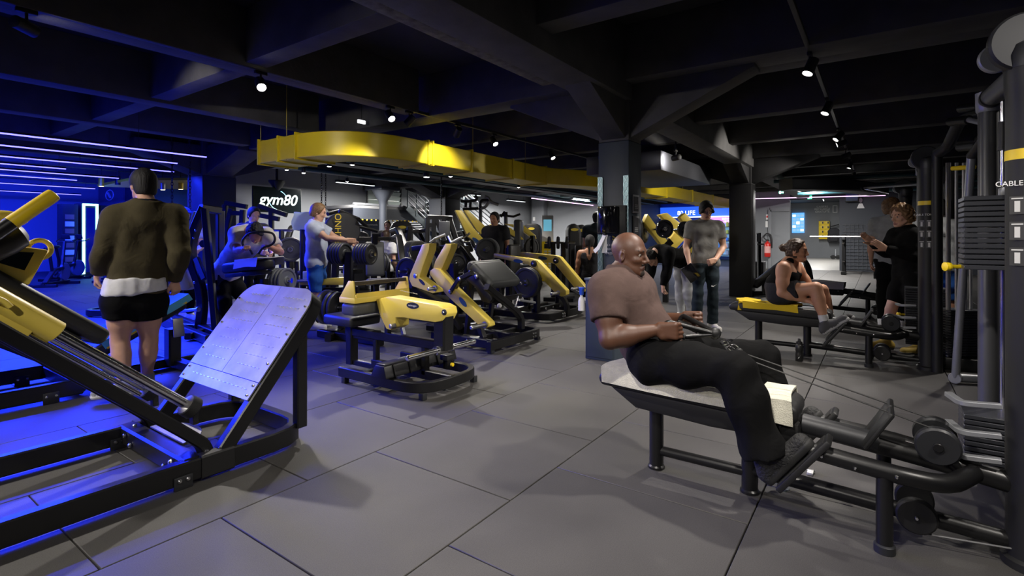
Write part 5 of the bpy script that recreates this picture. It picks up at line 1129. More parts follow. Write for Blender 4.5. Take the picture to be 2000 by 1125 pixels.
# ---- long yellow lever machine with chrome horn behind
pb = px(640, 620, Z=0); t = thing('lever_squat_machine', 'low machine with long horizontal yellow lever and chrome horn behind the plate rack', 'gym machine', pb, 0, None, True); d0 = 7.4
q = [px(u, v, d=d0) for u, v in ((588, 548), (676, 541), (678, 556), (590, 556))]; obj('lever', MB().poly3(q, cv(0, 1), .16), YEL, t, .01); obj('lever_end', MB().box(px(605, 538, d=d0), (.14, .14, .12)), YEL, t, .01)
rtube('horn', [px(560, 549, d=d0-.1), px(606, 548, d=d0-.1)], .024, CHROME, t); rbar('base_rail', [px(555, 572, d=d0), px(700, 566, d=d0)], .1, .1, BLACK, t); rbar('base_bar', [px(560, 615, Z=.06), px(700, 600, Z=.06)], .1, .1, BLACK, t)
for u in (570, 620, 690): p = px(u, 570, d=d0); rbar('leg', [p, Vector((p.x, p.y, 0))], .08, .08, BLACK, t, up=(1, 0, 0))
# ---- machine with a lettered weight drum
pb = px(648, 590, Z=0); d0 = 7.9; g = px(650, 560, d=d0); t = thing('standing_row_machine', 'dark machine with a yellow lettered drum and bar handles beside the pale shirt man', 'gym machine', (g.x, g.y, 0), 0, None, True)
for a, b in (((643, 425), (636, 610)), ((660, 420), (650, 600))): rbar('upright', [px(*a, d=d0), Vector((px(*b, d=d0).x, px(*b, d=d0).y, 0))], .09, .10, BLACK, t, up=cv(0, 1))
obj('drum', disc(MB(), px(668, 450, d=d0), cv(.5, -.85), .27, .12), PLATE, t); lettering('drum_text', 'TECHNO', .13, px(661, 452, d=d0-.16), (0, 0, 1), cv(-1, -.3), mat('yellow_print', (.8, .6, .05), .5), t, depth=.002)
rtube('loop_handle', [px(640, 436, d=d0-.1), px(620, 440, d=d0-.1), px(612, 470, d=d0-.1), px(640, 476, d=d0-.1)], .018, BLACK, t, fil=.08)
for a, b in (((640, 418), (662, 412)), ((662, 412), (700, 428)), ((664, 432), (738, 452)), ((700, 428), (720, 446))): rtube('bar', [px(*a, d=d0), px(*b, d=d0+.2)], .03, BLACK, t)
plate(px(618, 487, d=d0-.12), cv(.8, -.6), .20, .04, 'pale grey plate leaning on the drum machine upright', 'loose grey plates', PLATEG)
rtube('perforated_post', [px(592, 420, d=7.5), Vector((px(592, 420, d=7.5).x, px(592, 420, d=7.5).y, 0))], .045, BLACK, t); rbar('post_link', [px(592, 555, d=7.5), px(640, 556, d=7.9)], .06, .06, BLACK, t)
solo('towel', drape(px(596, 418, d=7.42), cv(1, .1), cv(0, 1), (0, 0, 1), .28, .10, .012, 31, .24, 14, 26, .012), TOWL, 'pale blue towel hung over a post left of the drum machine', 'towel')
# ---- generic plate loaded machine
def gmach(label, x, y, rot, pads=PAD, arm=BLACK, plates=2, pr=.2, high=1.35, tilt=.25, lever=True, seat=True):
    t = thing('plate_loaded_machine', label, 'gym machine', (x, y, 0), rot, 'plate loaded machines of the back rows')
    rbar('base_frame', [(-.5, .7, .07), (-.5, -.6, .07), (.5, -.6, .07), (.5, .7, .07)], .08, .10, BLACK, t, fil=.18); rbar('cross_bar', [(-.5, .2, .07), (.5, .2, .07)], .08, .09, BLACK, t)
    rbar('mast', [(0, .55, .07), (0, .5, .7), (0, .30, high)], .09, .11, BLACK, t, up=(1, 0, 0), fil=.15)
    if seat:
        rbar('seat_post', [(0, .0, .07), (0, .05, .46)], .08, .09, BLACK, t, up=(1, 0, 0)); padbox('seat', (0, -.02, .52), (.36, .42, .10), pads, t, Rax((1, 0, 0), (0, .15, 1)), .035)
        padbox('back_pad', (0, .30, .90), (.32, .09, .62), pads, t, Rax((1, 0, 0), (0, tilt, 1)), .035)
    for s_ in (-1, 1):
        a = obj('arm', MB().bar([(.34*s_, .45, high-.1), (.38*s_, .05, high-.05), (.38*s_, -.35, high-.5)], .08, .11, up=(1, 0, 0), fil=.1), arm, t, .004)
        rtube('handle', [(.38*s_, -.33, high-.47), (.20*s_, -.40, high-.45)], .017, CHROME, t)
        rbar('arm_brace', [(0, .42, high-.1), (.34*s_, .45, high-.1)], .07, .07, BLACK, t); rbar('side_post', [(.42*s_, .5, .07), (.42*s_, .45, .75)], .07, .08, BLACK, t, up=(1, 0, 0))
        horn(t, (.42*s_, .45, .75), (.70*s_, .45, .75), .024)
        for k in range(plates):
            M_ = Matrix.Translation((x, y, 0)) @ Matrix.Rotation(rot, 4, 'Z'); ax_ = M_.to_3x3() @ Vector((1, 0, 0))
            plate(M_ @ Vector(((.50+k*.055)*s_, .45, .75)), ax_, pr, .045, '%s %s plate of the %s' % (['inner', 'outer'][k], 'right' if s_ > 0 else 'left', label), 'plates on the back row machines')
    return t
R90 = math.pi/2
gmach('machine with blue lit pads left of the yellow curl levers', 5.9, 7.0, -.6, PADG, BLACK, 1, .19)
gmach('dark machine behind the blue lit seat', 7.7, 7.9, -.3, PAD, BLACK, 2, .2, 1.5)
gmach('dark machine behind the curl machine pad', 6.2, 5.6, .1, PAD, BLACK, 1, .22, 1.2)
gmach('dark machine near the far column', 9.2, 8.3, -.4, PAD, BLACK, 2, .2, 1.45)
gmach('dark machine under the hanging screen', 6.4, 9.7, -.9, PAD, BLACK, 2, .21, 1.55)
gmach('dark machine left of the far stairs', 9.5, 10.1, -.2, PAD, BLACK, 1, .2, 1.5)
gmach('dark machine left of the blue column', 3.6, 10.3, -1.0, PAD, BLACK, 2, .2, 1.5)
gmach('dark machine close to the far wall beside the seated pair', 11.0, 9.6, 0, PAD, BLACK, 1, .2, 1.4)
# ---- machine with two tall slanted yellow beams
t = thing('slanted_lever_machine', 'machine with two tall parallel yellow beams slanting down to the right', 'gym machine', (8.4, 6.1, 0), 0, None, True)
for d0, pts in ((9.3, ((888, 411), (901, 411), (925, 447), (946, 470), (940, 480), (912, 462))), (9.7, ((905, 411), (914, 411), (988, 482), (986, 490), (974, 488), (930, 450)))):
    q = [px(u, v, d=d0) for u, v in pts]; b = obj('beam', MB().poly3(q, cv(-.25, .95), .14), YEL, t, .01)
badge(t, px(930, 470, d=9.2), cv(1, 0, -.7), cv(.4, 0, 1), .14, .06, mat('blue_badge', (.03, .08, .2), .3))
cx = px(950, 487, d=9.1); rtube('horn', [cx+cv(-.02, -.3), cx+cv(.1, .4)], .024, CHROME, t); plate(cx, cv(.25, -.95), .20, .05, 'round plate at the foot of the slanted yellow beams, front one', 'plates on the slanted beam machine'); plate(cx+cv(.03, .12), cv(.25, -.95), .20, .05, 'pale rimmed plate behind the front one at the slanted beams', 'plates on the slanted beam machine', PLATEG)
for u in (912, 945, 975): p = px(u, 480, d=9.5); rbar('leg', [p, Vector((p.x, p.y, 0))], .08, .10, BLACK, t, up=(1, 0, 0))
rbar('base_rail', [px(880, 590, d=9.5), px(1000, 590, d=9.5)], .1, .1, BLACK, t)
plate(px(893, 480, d=8.6), cv(.5, -.85), .125, .045, 'small upper plate left of the slanted yellow beams', 'small plates by the slanted beams'); plate(px(893, 515, d=8.4), cv(.5, -.85), .16, .045, 'small lower plate left of the slanted yellow beams', 'small plates by the slanted beams')
horn(t, px(893, 480, d=8.75), px(893, 480, d=8.45)); horn(t, px(893, 515, d=8.6), px(893, 515, d=8.25)); rbar('plate_post', [px(896, 480, d=8.7), Vector((px(896, 480, d=8.7).x, px(896, 480, d=8.7).y, 0))], .07, .07, BLACK, t, up=(1, 0, 0))
# ---- far press with low yellow arms
t = thing('far_press_machine', 'far plate loaded press with two short yellow arms before the grey wall', 'gym machine', (9.6, 5.4, 0), 0, None, True); d0 = 10.8
for pts in (((956, 438), (996, 445), (1015, 460), (1022, 468), (1012, 468), (992, 455), (958, 446)), ((985, 437), (1022, 440), (1045, 460), (1047, 467), (1038, 465), (1018, 450))):
    q = [px(u, v, d=d0) for u, v in pts]; obj('press_arm', MB().poly3(q, cv(-.2, .95), .13), YEL, t, .01); d0 += .5
padbox('back_pad', px(1013, 458, d=10.9), (.36, .16, .62), PADG, t, Matrix.Rotation(.4, 3, 'Z'), .05); rbar('upper_frame', [px(955, 440, d=10.9), px(956, 455, d=10.9), px(1000, 462, d=10.9)], .1, .1, BLACK, t, fil=.1)
for u in (965, 1005, 1040): p = px(u, 460, d=11); rbar('leg', [p, Vector((p.x, p.y, 0))], .09, .09, BLACK, t, up=(1, 0, 0))
plate(px(993, 482, d=10.7), cv(.5, -.8), .22, .06, 'olive grey plate on the left of the far yellow press', 'plates on the far press', PLATEG); plate(px(1038, 483, d=11), cv(.6, -.7), .20, .06, 'plate on the right of the far yellow press', 'plates on the far press')
# ---- crossed yellow leg presses right of the near column
t = thing('leg_press_pair', 'yellow and black leg press sleds crossing each other right of the near column', 'gym machine', (10.2, 3.4, 0), 0, None, True); d0 = 10.2
for k, pts in enumerate((((1262, 418), (1300, 470), (1290, 480), (1255, 434)), ((1300, 416), (1345, 452), (1335, 466), (1285, 420)), ((1325, 440), (1345, 455), (1300, 505), (1280, 500)), ((1300, 470), (1315, 482), (1262, 512), (1250, 500)), ((1335, 416), (1368, 450), (1352, 462), (1325, 425)), ((1360, 462), (1372, 472), (1338, 515), (1318, 508)))):
    q = [px(u, v, d=d0+.35*k-.5) for u, v in pts]; obj('sled_beam', MB().poly3(q, cv(-.15, .95), .16), YEL, t, .01)
for a, b in (((1345, 470), (1300, 512)), ((1300, 478), (1270, 505))): rtube('guide_rod', [px(*a, d=9.6), px(*b, d=9.6)], .022, CHROME, t)
for u in (1265, 1300, 1340): p = px(u, 500, d=10.2); rbar('leg', [p, Vector((p.x, p.y, 0))], .10, .10, BLACK, t, up=(1, 0, 0))
for a, b in (((1255, 520), (1310, 470)), ((1310, 520), (1355, 465))): rbar('frame_beam', [px(*a, d=10.3), px(*b, d=10.3)], .12, .14, BLACK, t)
for c_, a_ in ((px(1298, 447, d=9.2), cv(.2, -1)), (px(1337, 448, d=9.6), cv(.35, -1)), (px(1258, 452, d=9.8), cv(.8, -.5))): horn(t, c_-nz(a_)*.7, c_+nz(a_)*.08)
plate(px(1298, 447, d=9.2), cv(.2, -1), .165, .06, 'black plate with shiny hub on the crossed leg presses', 'plates on the crossed leg presses', GLASSK); plate(px(1337, 448, d=9.6), cv(.35, -1), .15, .06, 'second black plate behind the shiny one on the leg presses', 'plates on the crossed leg presses', GLASSK); plate(px(1258, 452, d=9.8), cv(.8, -.5), .22, .06, 'plate seen nearly edge on beside the near column', 'plates on the crossed leg presses')
# ---- selectorised machines: rounded black shrouds with a yellow badge
def selector(label, u, vtop, d, w=.52, face=cv(0, -1), h=None):
    p = px(u, vtop, d=d); H = p.z; r = nz(face.cross(Vector((0, 0, 1)))); f = nz(face); b = Vector((p.x, p.y, 0))
    t = thing('selector_machine', label, 'gym machine', b, 0, 'weight stack machines of the back', True)
    prof = [(-w/2, 0), (w/2, 0), (w/2, H-.16), (w/2-.05, H-.05), (w/2-.14, H), (-w/2+.14, H), (-w/2+.05, H-.05), (-w/2, H-.16)]
    obj('shroud', MB().prism(prof, b, r, (0, 0, 1), .34), BLACKM, t, .03); obj('front_panel', MB().prism([(a*.72, z*.9+.06) for a, z in prof], b+f*.172, r, (0, 0, 1), .012), GRAPH, t)
    badge(t, b+f*.184+Vector((0, 0, H-.14)), r, (0, 0, 1), .18, .07, mat('yellow_badge', (.65, .50, .05), .4))
    rbar('base_rail', [b+f*.1+Vector((0, 0, .05)), b+f*1.0+Vector((0, 0, .05))], .12, .08, BLACK, t); padbox('seat', b+f*.75+Vector((0, 0, .5)), (.36, .36, .1), PAD, t); rbar('seat_post', [b+f*.75, b+f*.75+Vector((0, 0, .46))], .09, .09, BLACK, t, up=f); padbox('back_pad', b+f*.98+Vector((0, 0, .85)), (.34, .09, .5), PAD, t, Rax(r, (0, 0, 1)), .03)
    rtube('handle', [b+f*.3+r*.25+Vector((0, 0, 1.0)), b+f*.6+r*.3+Vector((0, 0, .85))], .018, CHROME, t); return t
selector('rounded black weight stack machine beside the seated pair', 784, 432, 11.8, .50, cv(.3, -.95)); selector('black weight stack machine before the pilaster', 1040, 437, 14.5, .5, cv(-.2, -1))
selector('left of two black weight stack towers near the near column', 1119, 437, 12.2, .30, cv(.1, -1)); selector('right of two black weight stack towers near the near column', 1134, 439, 12.8, .32, cv(.1, -1)); selector('dark weight stack machine left of the far column', 812, 470, 10.2, .42, cv(.5, -.85)); selector('dark weight stack machine under the mezzanine', 700, 452, 12.6, .5, cv(.1, -1))
# ---- blue lit plate rack near the column
p = px(1092, 474, d=10.4); t = thing('plate_rack', 'small upright plate rack beside the yellow kiosk', 'plate rack', (p.x, p.y, 0), 0, None, True); axd = cv(.97, -.2)
rtube('horn', [p-axd*.28, p+axd*.32], .022, CHROME, t)
for s_ in (-.12, .08): rbar('post', [p+axd*s_, Vector((p.x, p.y, 0))+axd*s_], .09, .10, BLACK, t, up=cv(0, 1))
rbar('base', [Vector((p.x, p.y, .04))-axd*.3, Vector((p.x, p.y, .04))+axd*.3], .3, .08, BLACK, t)
for k in range(3): plate(p+axd*(-.20+k*.18), axd, .125, .05, ['left', 'middle', 'right'][k]+' plate on the small rack beside the yellow kiosk', 'plates on the small rack')
# ---- racks with tall pipes and dip handles before the grey wall
t = thing('dip_station', 'tall chin-up and dip frame with bent handles before the grey wall', 'gym machine', (px(940, 470, d=12).x, px(940, 470, d=12).y, 0), 0, None, True); d0 = 12.0
for pts, mm in ((((938, 470), (938, 395), (942, 391), (955, 391)), BLACK), (((938, 408), (948, 405), (955, 393), (962, 394)), SILV), (((947, 384), (954, 386), (957, 394), (974, 400)), SILV), (((904, 409), (935, 407)), BLACK), (((900, 393), (912, 394), (930, 391), (932, 385), (927, 383)), BLACK), (((909, 405), (910, 394)), BLACK), (((918, 405), (919, 394)), BLACK)):
    rtube('pipe', [px(*a, d=d0) for a in pts], .035, mm, t, fil=.12)
p = px(938, 470, d=d0); rtube('post', [p, Vector((p.x, p.y, 0))], .05, BLACK, t)
t = thing('pulley_frame', 'slender black pulley frame with a long bar right of the far man', 'gym machine', (px(986, 440, d=13).x, px(986, 440, d=13).y, 0), 0, None, True)
rtube('mast', [Vector((px(988, 414, d=13).x, px(988, 414, d=13).y, 0)), px(988, 414, d=13)], .05, BLACK, t); rtube('bar', [px(975, 420, d=13), px(1003, 423, d=13), px(1016, 418, d=13)], .03, BLACK, t); rtube('brace', [px(978, 424, d=13), px(986, 413, d=13)], .03, BLACK, t)
t = thing('cable_crossover', 'black double cable frame with slanted rails near the far column', 'gym machine', (px(860, 470, d=10.5).x, px(860, 470, d=10.5).y, 0), 0, None, True); d0 = 10.5
for a, b in (((836, 425), (832, 520)), ((848, 424), (846, 520)), ((852, 425), (868, 470)), ((866, 425), (880, 470)), ((878, 424), (893, 472)), ((836, 424), (884, 426)), ((834, 440), (850, 440))): rbar('rail', [px(*a, d=d0), px(*b, d=d0)], .09, .09, BLACK, t, up=cv(0, 1))
for u in (832, 846, 880): p = px(u, 500, d=d0); rbar('leg', [p, Vector((p.x, p.y, 0))], .09, .09, BLACK, t, up=(1, 0, 0))
obj('guard_plate', MB().box(px(868, 447, d=d0-.1), (.02, .22, .30), Rax(cv(0, 1), (0, 0, 1))), PLATEG, t, .01)
for a, b in (((877, 470), (905, 465)), ((905, 465), (918, 455)), ((880, 475), (920, 472))): rtube('chrome_arm', [px(*a, d=8.9), px(*b, d=8.9)], .02, CHROME, t)
p = px(900, 470, d=8.9); rtube('arm_post', [p, Vector((p.x, p.y, 0))], .04, BLACK, t)
# ---- cable machine behind the dark shirt man
t = thing('smith_rack', 'dark rack with slanted rails left of the hanging screen', 'gym machine', (px(470, 470, d=9.2).x, px(470, 470, d=9.2).y, 0), 0, None, True); d0 = 9.2
for a, b in (((440, 400), (436, 470)), ((452, 408), (436, 478)), ((474, 410), (470, 470)), ((440, 396), (482, 404)), ((452, 416), (474, 417)), ((505, 402), (560, 420)), ((505, 420), (545, 428)), ((530, 410), (530, 470))): rbar('rail', [px(*a, d=d0), px(*b, d=d0)], .08, .08, BLACK, t, up=cv(0, 1))
for u in (438, 472, 530): p = px(u, 465, d=d0); rbar('leg', [p, Vector((p.x, p.y, 0))], .09, .09, BLACK, t, up=(1, 0, 0))
rtube('barbell', [px(528, 450, d=8.9), px(572, 450, d=8.9)], .02, CHROME, t); rbar('barbell_post', [px(550, 450, d=8.9), Vector((px(550, 450, d=8.9).x, px(550, 450, d=8.9).y, 0))], .07, .07, BLACK, t, up=(1, 0, 0))
plate(px(567, 487, d=8.4), cv(.45, -.9), .20, .05, 'large dark plate right of the padded row machine', 'loose dark plates')
pl_ = px(567, 487, d=8.5); t = thing('plate_stand', 'post carrying the large dark plate right of the padded row machine', 'plate rack', (pl_.x, pl_.y, 0), 0, None, True); rbar('post', [(pl_.x, pl_.y, 0), pl_+Vector((0, 0, .03))], .08, .08, BLACK, t, up=(1, 0, 0)); rbar('base', [(pl_.x-.4, pl_.y, .04), (pl_.x+.4, pl_.y, .04)], .1, .08, BLACK, t); horn(t, pl_, pl_+cv(-.1, -.3))
# ---- exercise bikes and climbers in the blue zone
def bike(label, u, v, rot):
    p = Vector((u, v, 0)); t = thing('exercise_bike', label, 'exercise bike', p, rot, 'exercise bikes of the blue zone')
    rbar('rail', [(-.6, 0, .07), (.6, 0, .07)], .08, .08, BLACK, t)
    for x in (-.55, .55): rbar('foot', [(x, -.28, .04), (x, .28, .04)], .08, .07, BLACK, t)
    rbar('seat_post', [(-.15, 0, .3), (-.32, 0, .95)], .05, .06, BLACK, t, up=(0, 1, 0)); rbar('front_post', [(.25, 0, .3), (.42, 0, 1.15)], .05, .06, BLACK, t, up=(0, 1, 0)); rbar('frame_tube', [(-.5, 0, .1), (-.1, 0, .42), (.3, 0, .45)], .07, .10, GRAPH, t, up=(0, 1, 0), fil=.1)
    obj('saddle', MB().sphere((-.34, 0, .99), .10, sc=(1.5, .8, .45)), PAD, t); obj('flywheel', disc(MB(), (.42, 0, .34), (0, 1, 0), .24, .06), PLATEG, t)
    for s_ in (-1, 1): rtube('handlebar', [(.42, 0, 1.15), (.42, .2*s_, 1.15), (.62, .2*s_, 1.22)], .016, BLACK, t, fil=.06); obj('crank', MB().bar([(.0, .09*s_, .34), (.12*s_, .09*s_, .22)], .02, .03), CHROME, t)
    obj('console', MB().box((.46, 0, 1.28), (.03, .2, .14), Matrix.Rotation(-.4, 3, 'Y')), GRAPH, t, .008); return t
for i, (u, v, r) in enumerate(((4.2, 17.6, .9), (5.5, 18.1, 1.1), (2.9, 17.2, .7), (5.9, 16.4, 1.3), (4.9, 19.6, .6), (3.5, 19.4, 1.0), (2.2, 19.0, .9))):
    bike('exercise bike %s' % ['with tall front post left of the glowing doorway', 'in front of the glowing doorway', 'behind the yellow hack squat yoke', 'nearest to the olive jacket man', 'second row left of the glowing doorway', 'in the rear beneath the blue wall', 'at the far left behind the hack squat'][i], u, v, r)
# ================================================================== COLUMN FITTINGS AND DECOR
# bin cabinet in front of the near column
t = thing('waste_cabinet', 'slate blue waste cabinet standing against the near column', 'cabinet', (5.08, 2.37, 0), 0, None, True)
obj('body', MB().b2((4.95, 2.21, 0), (5.24, 2.545, .83)), NAVY, t, .006); obj('lid', MB().b2((4.94, 2.20, .83), (5.24, 2.555, .855)), mat('slate_top', (.10, .13, .15), .4), t, .004); obj('door', MB().b2((4.940, 2.23, .03), (4.952, 2.525, .74)), NAVY, t, .003); obj('slot', MB().b2((4.938, 2.27, .77), (4.952, 2.49, .80)), BLACKM, t)
# paper dispenser: glossy black half cylinder on the column
t = thing('paper_dispenser', 'glossy black paper towel dispenser on the near column', 'dispenser', (5.14, 2.38, 1.33), 0, None, True); zz0, zz1 = 1.33, 1.62
poly = [(.125*math.cos(a), .125*math.sin(a)) for a in [math.pi*k/14 for k in range(15)]]
obj('cover', MB().prism([(a, b) for a, b in poly]+[(-.125, -.03), (.125, -.03)], (5.22, 2.40, (zz0+zz1)/2), (0, 1, 0), (-1, 0, 0), zz1-zz0), GLASSK, t, .012); obj('back_plate', MB().b2((5.21, 2.20, zz0-.01), (5.248, 2.53, zz1+.01)), BLACKM, t, .005)
obj('nozzle', MB().cyl((5.13, 2.40, zz0-.02), (5.13, 2.40, zz0+.01), .025), BLACKM, t)
def ribbon(pts, w, up, mm, name, par): return obj(name, MB().bar(pts, w, .003, up), mm, par)
t = thing('paper_towel', 'crumpled white paper towel hanging from the dispenser', 'paper', (5.13, 2.40, 1.1), 0, None, True)
ribbon([(5.13, 2.40, 1.315), (5.12, 2.41, 1.26), (5.12, 2.405, 1.19), (5.11, 2.40, 1.12)], .075, (-1, .3, 0), PAPER, 'front_sheet', t); ribbon([(5.125, 2.405, 1.31), (5.11, 2.43, 1.25), (5.10, 2.47, 1.17), (5.09, 2.51, 1.13)], .06, (-1, .6, .2), PAPER, 'torn_sheet', t)
# lettering and chevrons on the column face (faces -X)
cx_ = 5.2485
sg = thing('column_notice', 'white and yellow lettering printed on the near column', 'sign', (cx_, 2.3, 1.1), 0, None, True)
for i, s_ in enumerate(('MERCI D\'UTILISER', 'LE PAPIER ET LE SPRAY', 'APRES USAGE')): lettering('text_line', s_, .034, (cx_-.001, 2.36, 1.20-.045*i), (0, -1, 0), (0, 0, 1), WHITE, sg, depth=.0006)
for k in range(2): obj('chevron', MB().prism([(-.04, .02), (0, -.0), (.04, .02), (.04, .004), (0, -.016), (-.04, .004)], (cx_-.001, 2.33, 1.285-.03*k), (0, -1, 0), (0, 0, 1), .0015), mat('yellow_print', (.8, .6, .05), .5), sg)
for i, (z0, z1, lb) in enumerate(((1.55, 1.75, 'upper framed picture on the side of the near column'), (1.30, 1.52, 'lower framed picture on the side of the near column'))):
    t = thing('picture_frame', lb, 'picture', (5.40, 2.17, z0), 0, None, True); obj('frame', MB().b2((5.33, 2.165, z0), (5.50, 2.18, z1)), SILV if i == 0 else GRAPH, t, .003); obj('print', MB().b2((5.348, 2.162, z0+.02), (5.482, 2.166, z1-.02)), mat('dark_print', (.03, .03, .035), .4), t)
    for k in range(3): obj('print_line', MB().b2((5.37, 2.1605, z0+.05+k*.018), (5.46, 2.1625, z0+.056+k*.018)), mat('grey_print_line', (.4, .4, .4), .6), t)
# spray bottle hooked on the cabinet
t = thing('spray_bottle', 'white spray bottle with blue trigger hanging at the waste cabinet', 'bottle', (4.93, 2.60, .55), 0, None, True); bx, by = 4.97, 2.60
obj('body', MB().lathe([(0, .030), (.004, .036), (.10, .036), (.13, .030), (.155, .014), (.17, .013)], (bx, by, .50), (0, 0, 1), 20), WHITE, t); bl = mat('blue_plastic', (.02, .08, .45), .4)
obj('trigger_head', MB().prism([(-.03, 0), (.03, 0), (.028, .05), (.05, .06), (.05, .08), (-.05, .085), (-.045, .06), (-.03, .05)], (bx, by, .67), (.6, .8, 0), (0, 0, 1), .03), bl, t, .006); obj('trigger', MB().bar([(bx+.018, by+.03, .72), (bx+.015, by+.025, .67)], .012, .010), bl, t); obj('hook', MB().tube([(bx, by-.05, .74), (bx, by-.02, .76), (bx, by, .74)], .003, 6), CHROME, t)
# ---- hanging screen with glowing lettering
c = px(542, 391, Y=13.7); w_, h_ = .70, .34
t = thing('hanging_screen', 'black screen hanging from the ceiling with glowing white lettering', 'screen', (c.x, c.y, c.z-h_), 0, None, True)
obj('housing', MB().box(c, (2*w_*1.02, .06, 2*h_*1.03)), BLACKM, t, .01); obj('panel', MB().box(c-Vector((0, .032, 0)), (2*w_, .004, 2*h_)), SCREEN, t)
lettering('lettering', 'gym80', .42, c-Vector((-.0, .037, -.0)), (1, 0, 0), (0, 0, 1), E_TXT, t, depth=.003, shear=.25, offset=.006)
ring = [c+Vector((.26*math.cos(a), -.036, .26*math.sin(a))) for a in [2*math.pi*k/40 for k in range(40)]]; obj('glow_ring', MB().tube(ring[:9], .004, 6), E_CYAN, t); obj('glow_ring', MB().tube(ring[22:30], .004, 6), E_CYAN, t)
obj('ceiling_pole', MB().cyl(c+Vector((0, .03, h_)), (c.x, c.y+.03, WH), .035), BLACKM, t); obj('pole_flange', MB().lathe([(0, .05), (.25, .22), (.30, .22)], (c.x, c.y+.03, 2.55), (0, 0, 1), 16), GRAPH, t)
# chains hanging
def chain(label, u, d, z0, z1):
    p = px(u, 0, d=d); m = MB()
    t = thing('hanging_chain', label, 'chain', (p.x, p.y, z0), 0, 'chains hanging from the ceiling', True); n = int((z1-z0)/.06)
    for k in range(n):
        c = Vector((p.x, p.y, z0+.03+k*(z1-z0)/n)); a = (0, 1) if k % 2 else (1, 0)
        m.tube([c+Vector((a[0]*.018*math.cos(q), a[1]*.018*math.cos(q), .042*math.sin(q))) for q in [2*math.pi*i/8 for i in range(8)]], .007, 5, closed=True)
    tag(obj('links', m, BLACKM, t), kind='stuff')
chain('left black chain beside the blue column', 336, 9.6, 1.5, 3.4); chain('right black chain beside the blue column', 371, 9.6, 1.3, 3.4); chain('chain above the pale shirt man', 628, 13.0, 1.9, 3.4); chain('second chain above the pale shirt man', 636, 13.0, 1.9, 3.4); chain('chain hanging beside the far column', 862, 12.2, 1.4, 2.9)
# ---- mezzanine, stairs, cast iron post, louvred windows at the left wall
YW = 13.6
t = thing('mezzanine', 'small raised landing with pale edge and dark posts before the left wall', 'landing', (13.5, YW+.6, 0), 0, None, True)
a = px(690, 405, Y=YW); b = px(838, 405, Y=YW); zt = 2.30
obj('deck', MB().b2((a.x, YW, zt-.10), (b.x, 15, zt)), mat('landing_edge', (.20, .20, .20), .6), t, .01); obj('deck_edge', MB().b2((a.x, YW-.02, zt), (b.x, YW+.03, zt+.07)), SILV, t); obj('fascia', MB().b2((a.x, YW-.01, zt-.45), (b.x, YW+.03, zt-.10)), WALLD, t)
for k in range(18): x = a.x+.15+k*(b.x-a.x)/18.5; obj('festoon_bulb', MB().sphere((x, YW-.03, zt-.48), .03, 8, 6), YELV if k % 2 else mat('amber_bulb', (.45, .3, .05), .4), t)
for u in (702, 834): p = px(u, 470, Y=YW); obj('post', MB().b2((p.x-.08, YW, 0), (p.x+.08, YW+.16, zt-.1)), WALLD, t)
p = px(748, 400, Y=YW-.25); t = thing('cast_iron_post', 'dark cast iron post with a flared capital in front of the landing', 'post', (p.x, YW-.25, 0), 0, None, True)
obj('shaft', MB().lathe([(0, .18), (.1, .18), (.12, .13), (2.3, .12), (2.45, .15), (2.75, .34), (2.80, .36)], (p.x, YW-.25, 0), (0, 0, 1), 20), WALLD, t); obj('abacus', MB().b2((p.x-.4, YW-.65, 2.80), (p.x+.4, YW+.15, 2.90)), WALLD, t)
for i, (u0, u1) in enumerate(((715, 742), (754, 781))):
    x0, x1 = px(u0, 380, Y=14.95).x, px(u1, 380, Y=14.95).x; t = struct('window_%d' % (i+1), MB().b2((x0, 14.93, 2.25), (x1, 14.97, 3.3)), mat('frosted_pane', (.45, .52, .48), .25))
    for k in range(6): obj('louvre', MB().box(((x0+x1)/2, 14.90, 2.36+k*.17), (x1-x0, .02, .14), Matrix.Rotation(.35, 3, 'X')), mat('louvre_glass', (.40, .46, .43), .2), t)
    obj('frame', MB().bar([(x0, 14.9, 2.25), (x1, 14.9, 2.25), (x1, 14.9, 3.3), (x0, 14.9, 3.3)], .06, .06, closed=True, up=(0, 1, 0)), BLACKM, t)
def stairs(label, u0, v0, u1, v1, Y_, rails=6):
    a = px(u0, v0, Y=Y_); b = px(u1, v1, Y=Y_); t = thing('staircase', label, 'stairs', (b.x, Y_, 0), 0, None, True); mm = mat('stair_steel', (.10, .12, .13), .45, metal=.4); n = 14
    rbar('stringer', [a, b], .05, .22, mm, t, up=(0, 0, 1)); rbar('stringer', [a+Vector((0, .9, 0)), b+Vector((0, .9, 0))], .05, .22, mm, t)
    for k in range(n): p = lerp(a, b, (k+.5)/n); obj('step', MB().b2((p.x-.14, Y_, p.z), (p.x+.14, Y_+.9, p.z+.03)), mm, t)
    for k in range(1, rails): rtube('rail', [a+Vector((0, -.03, .18*k+.06)), b+Vector((0, -.03, .18*k+.06))], .022 if k < rails-1 else .035, SILV, t, seg=8)
    for k in range(5): p = lerp(a, b, k/4); rtube('baluster', [p+Vector((0, -.03, 0)), p+Vector((0, -.03, .18*(rails-1)+.08))], .025, mm, t, seg=8)
stairs('dark steel stairs descending right from the landing', 795, 405, 862, 470, YW-.1); stairs('second flight of steel stairs right of the far column', 868, 392, 1000, 500, 12.6)
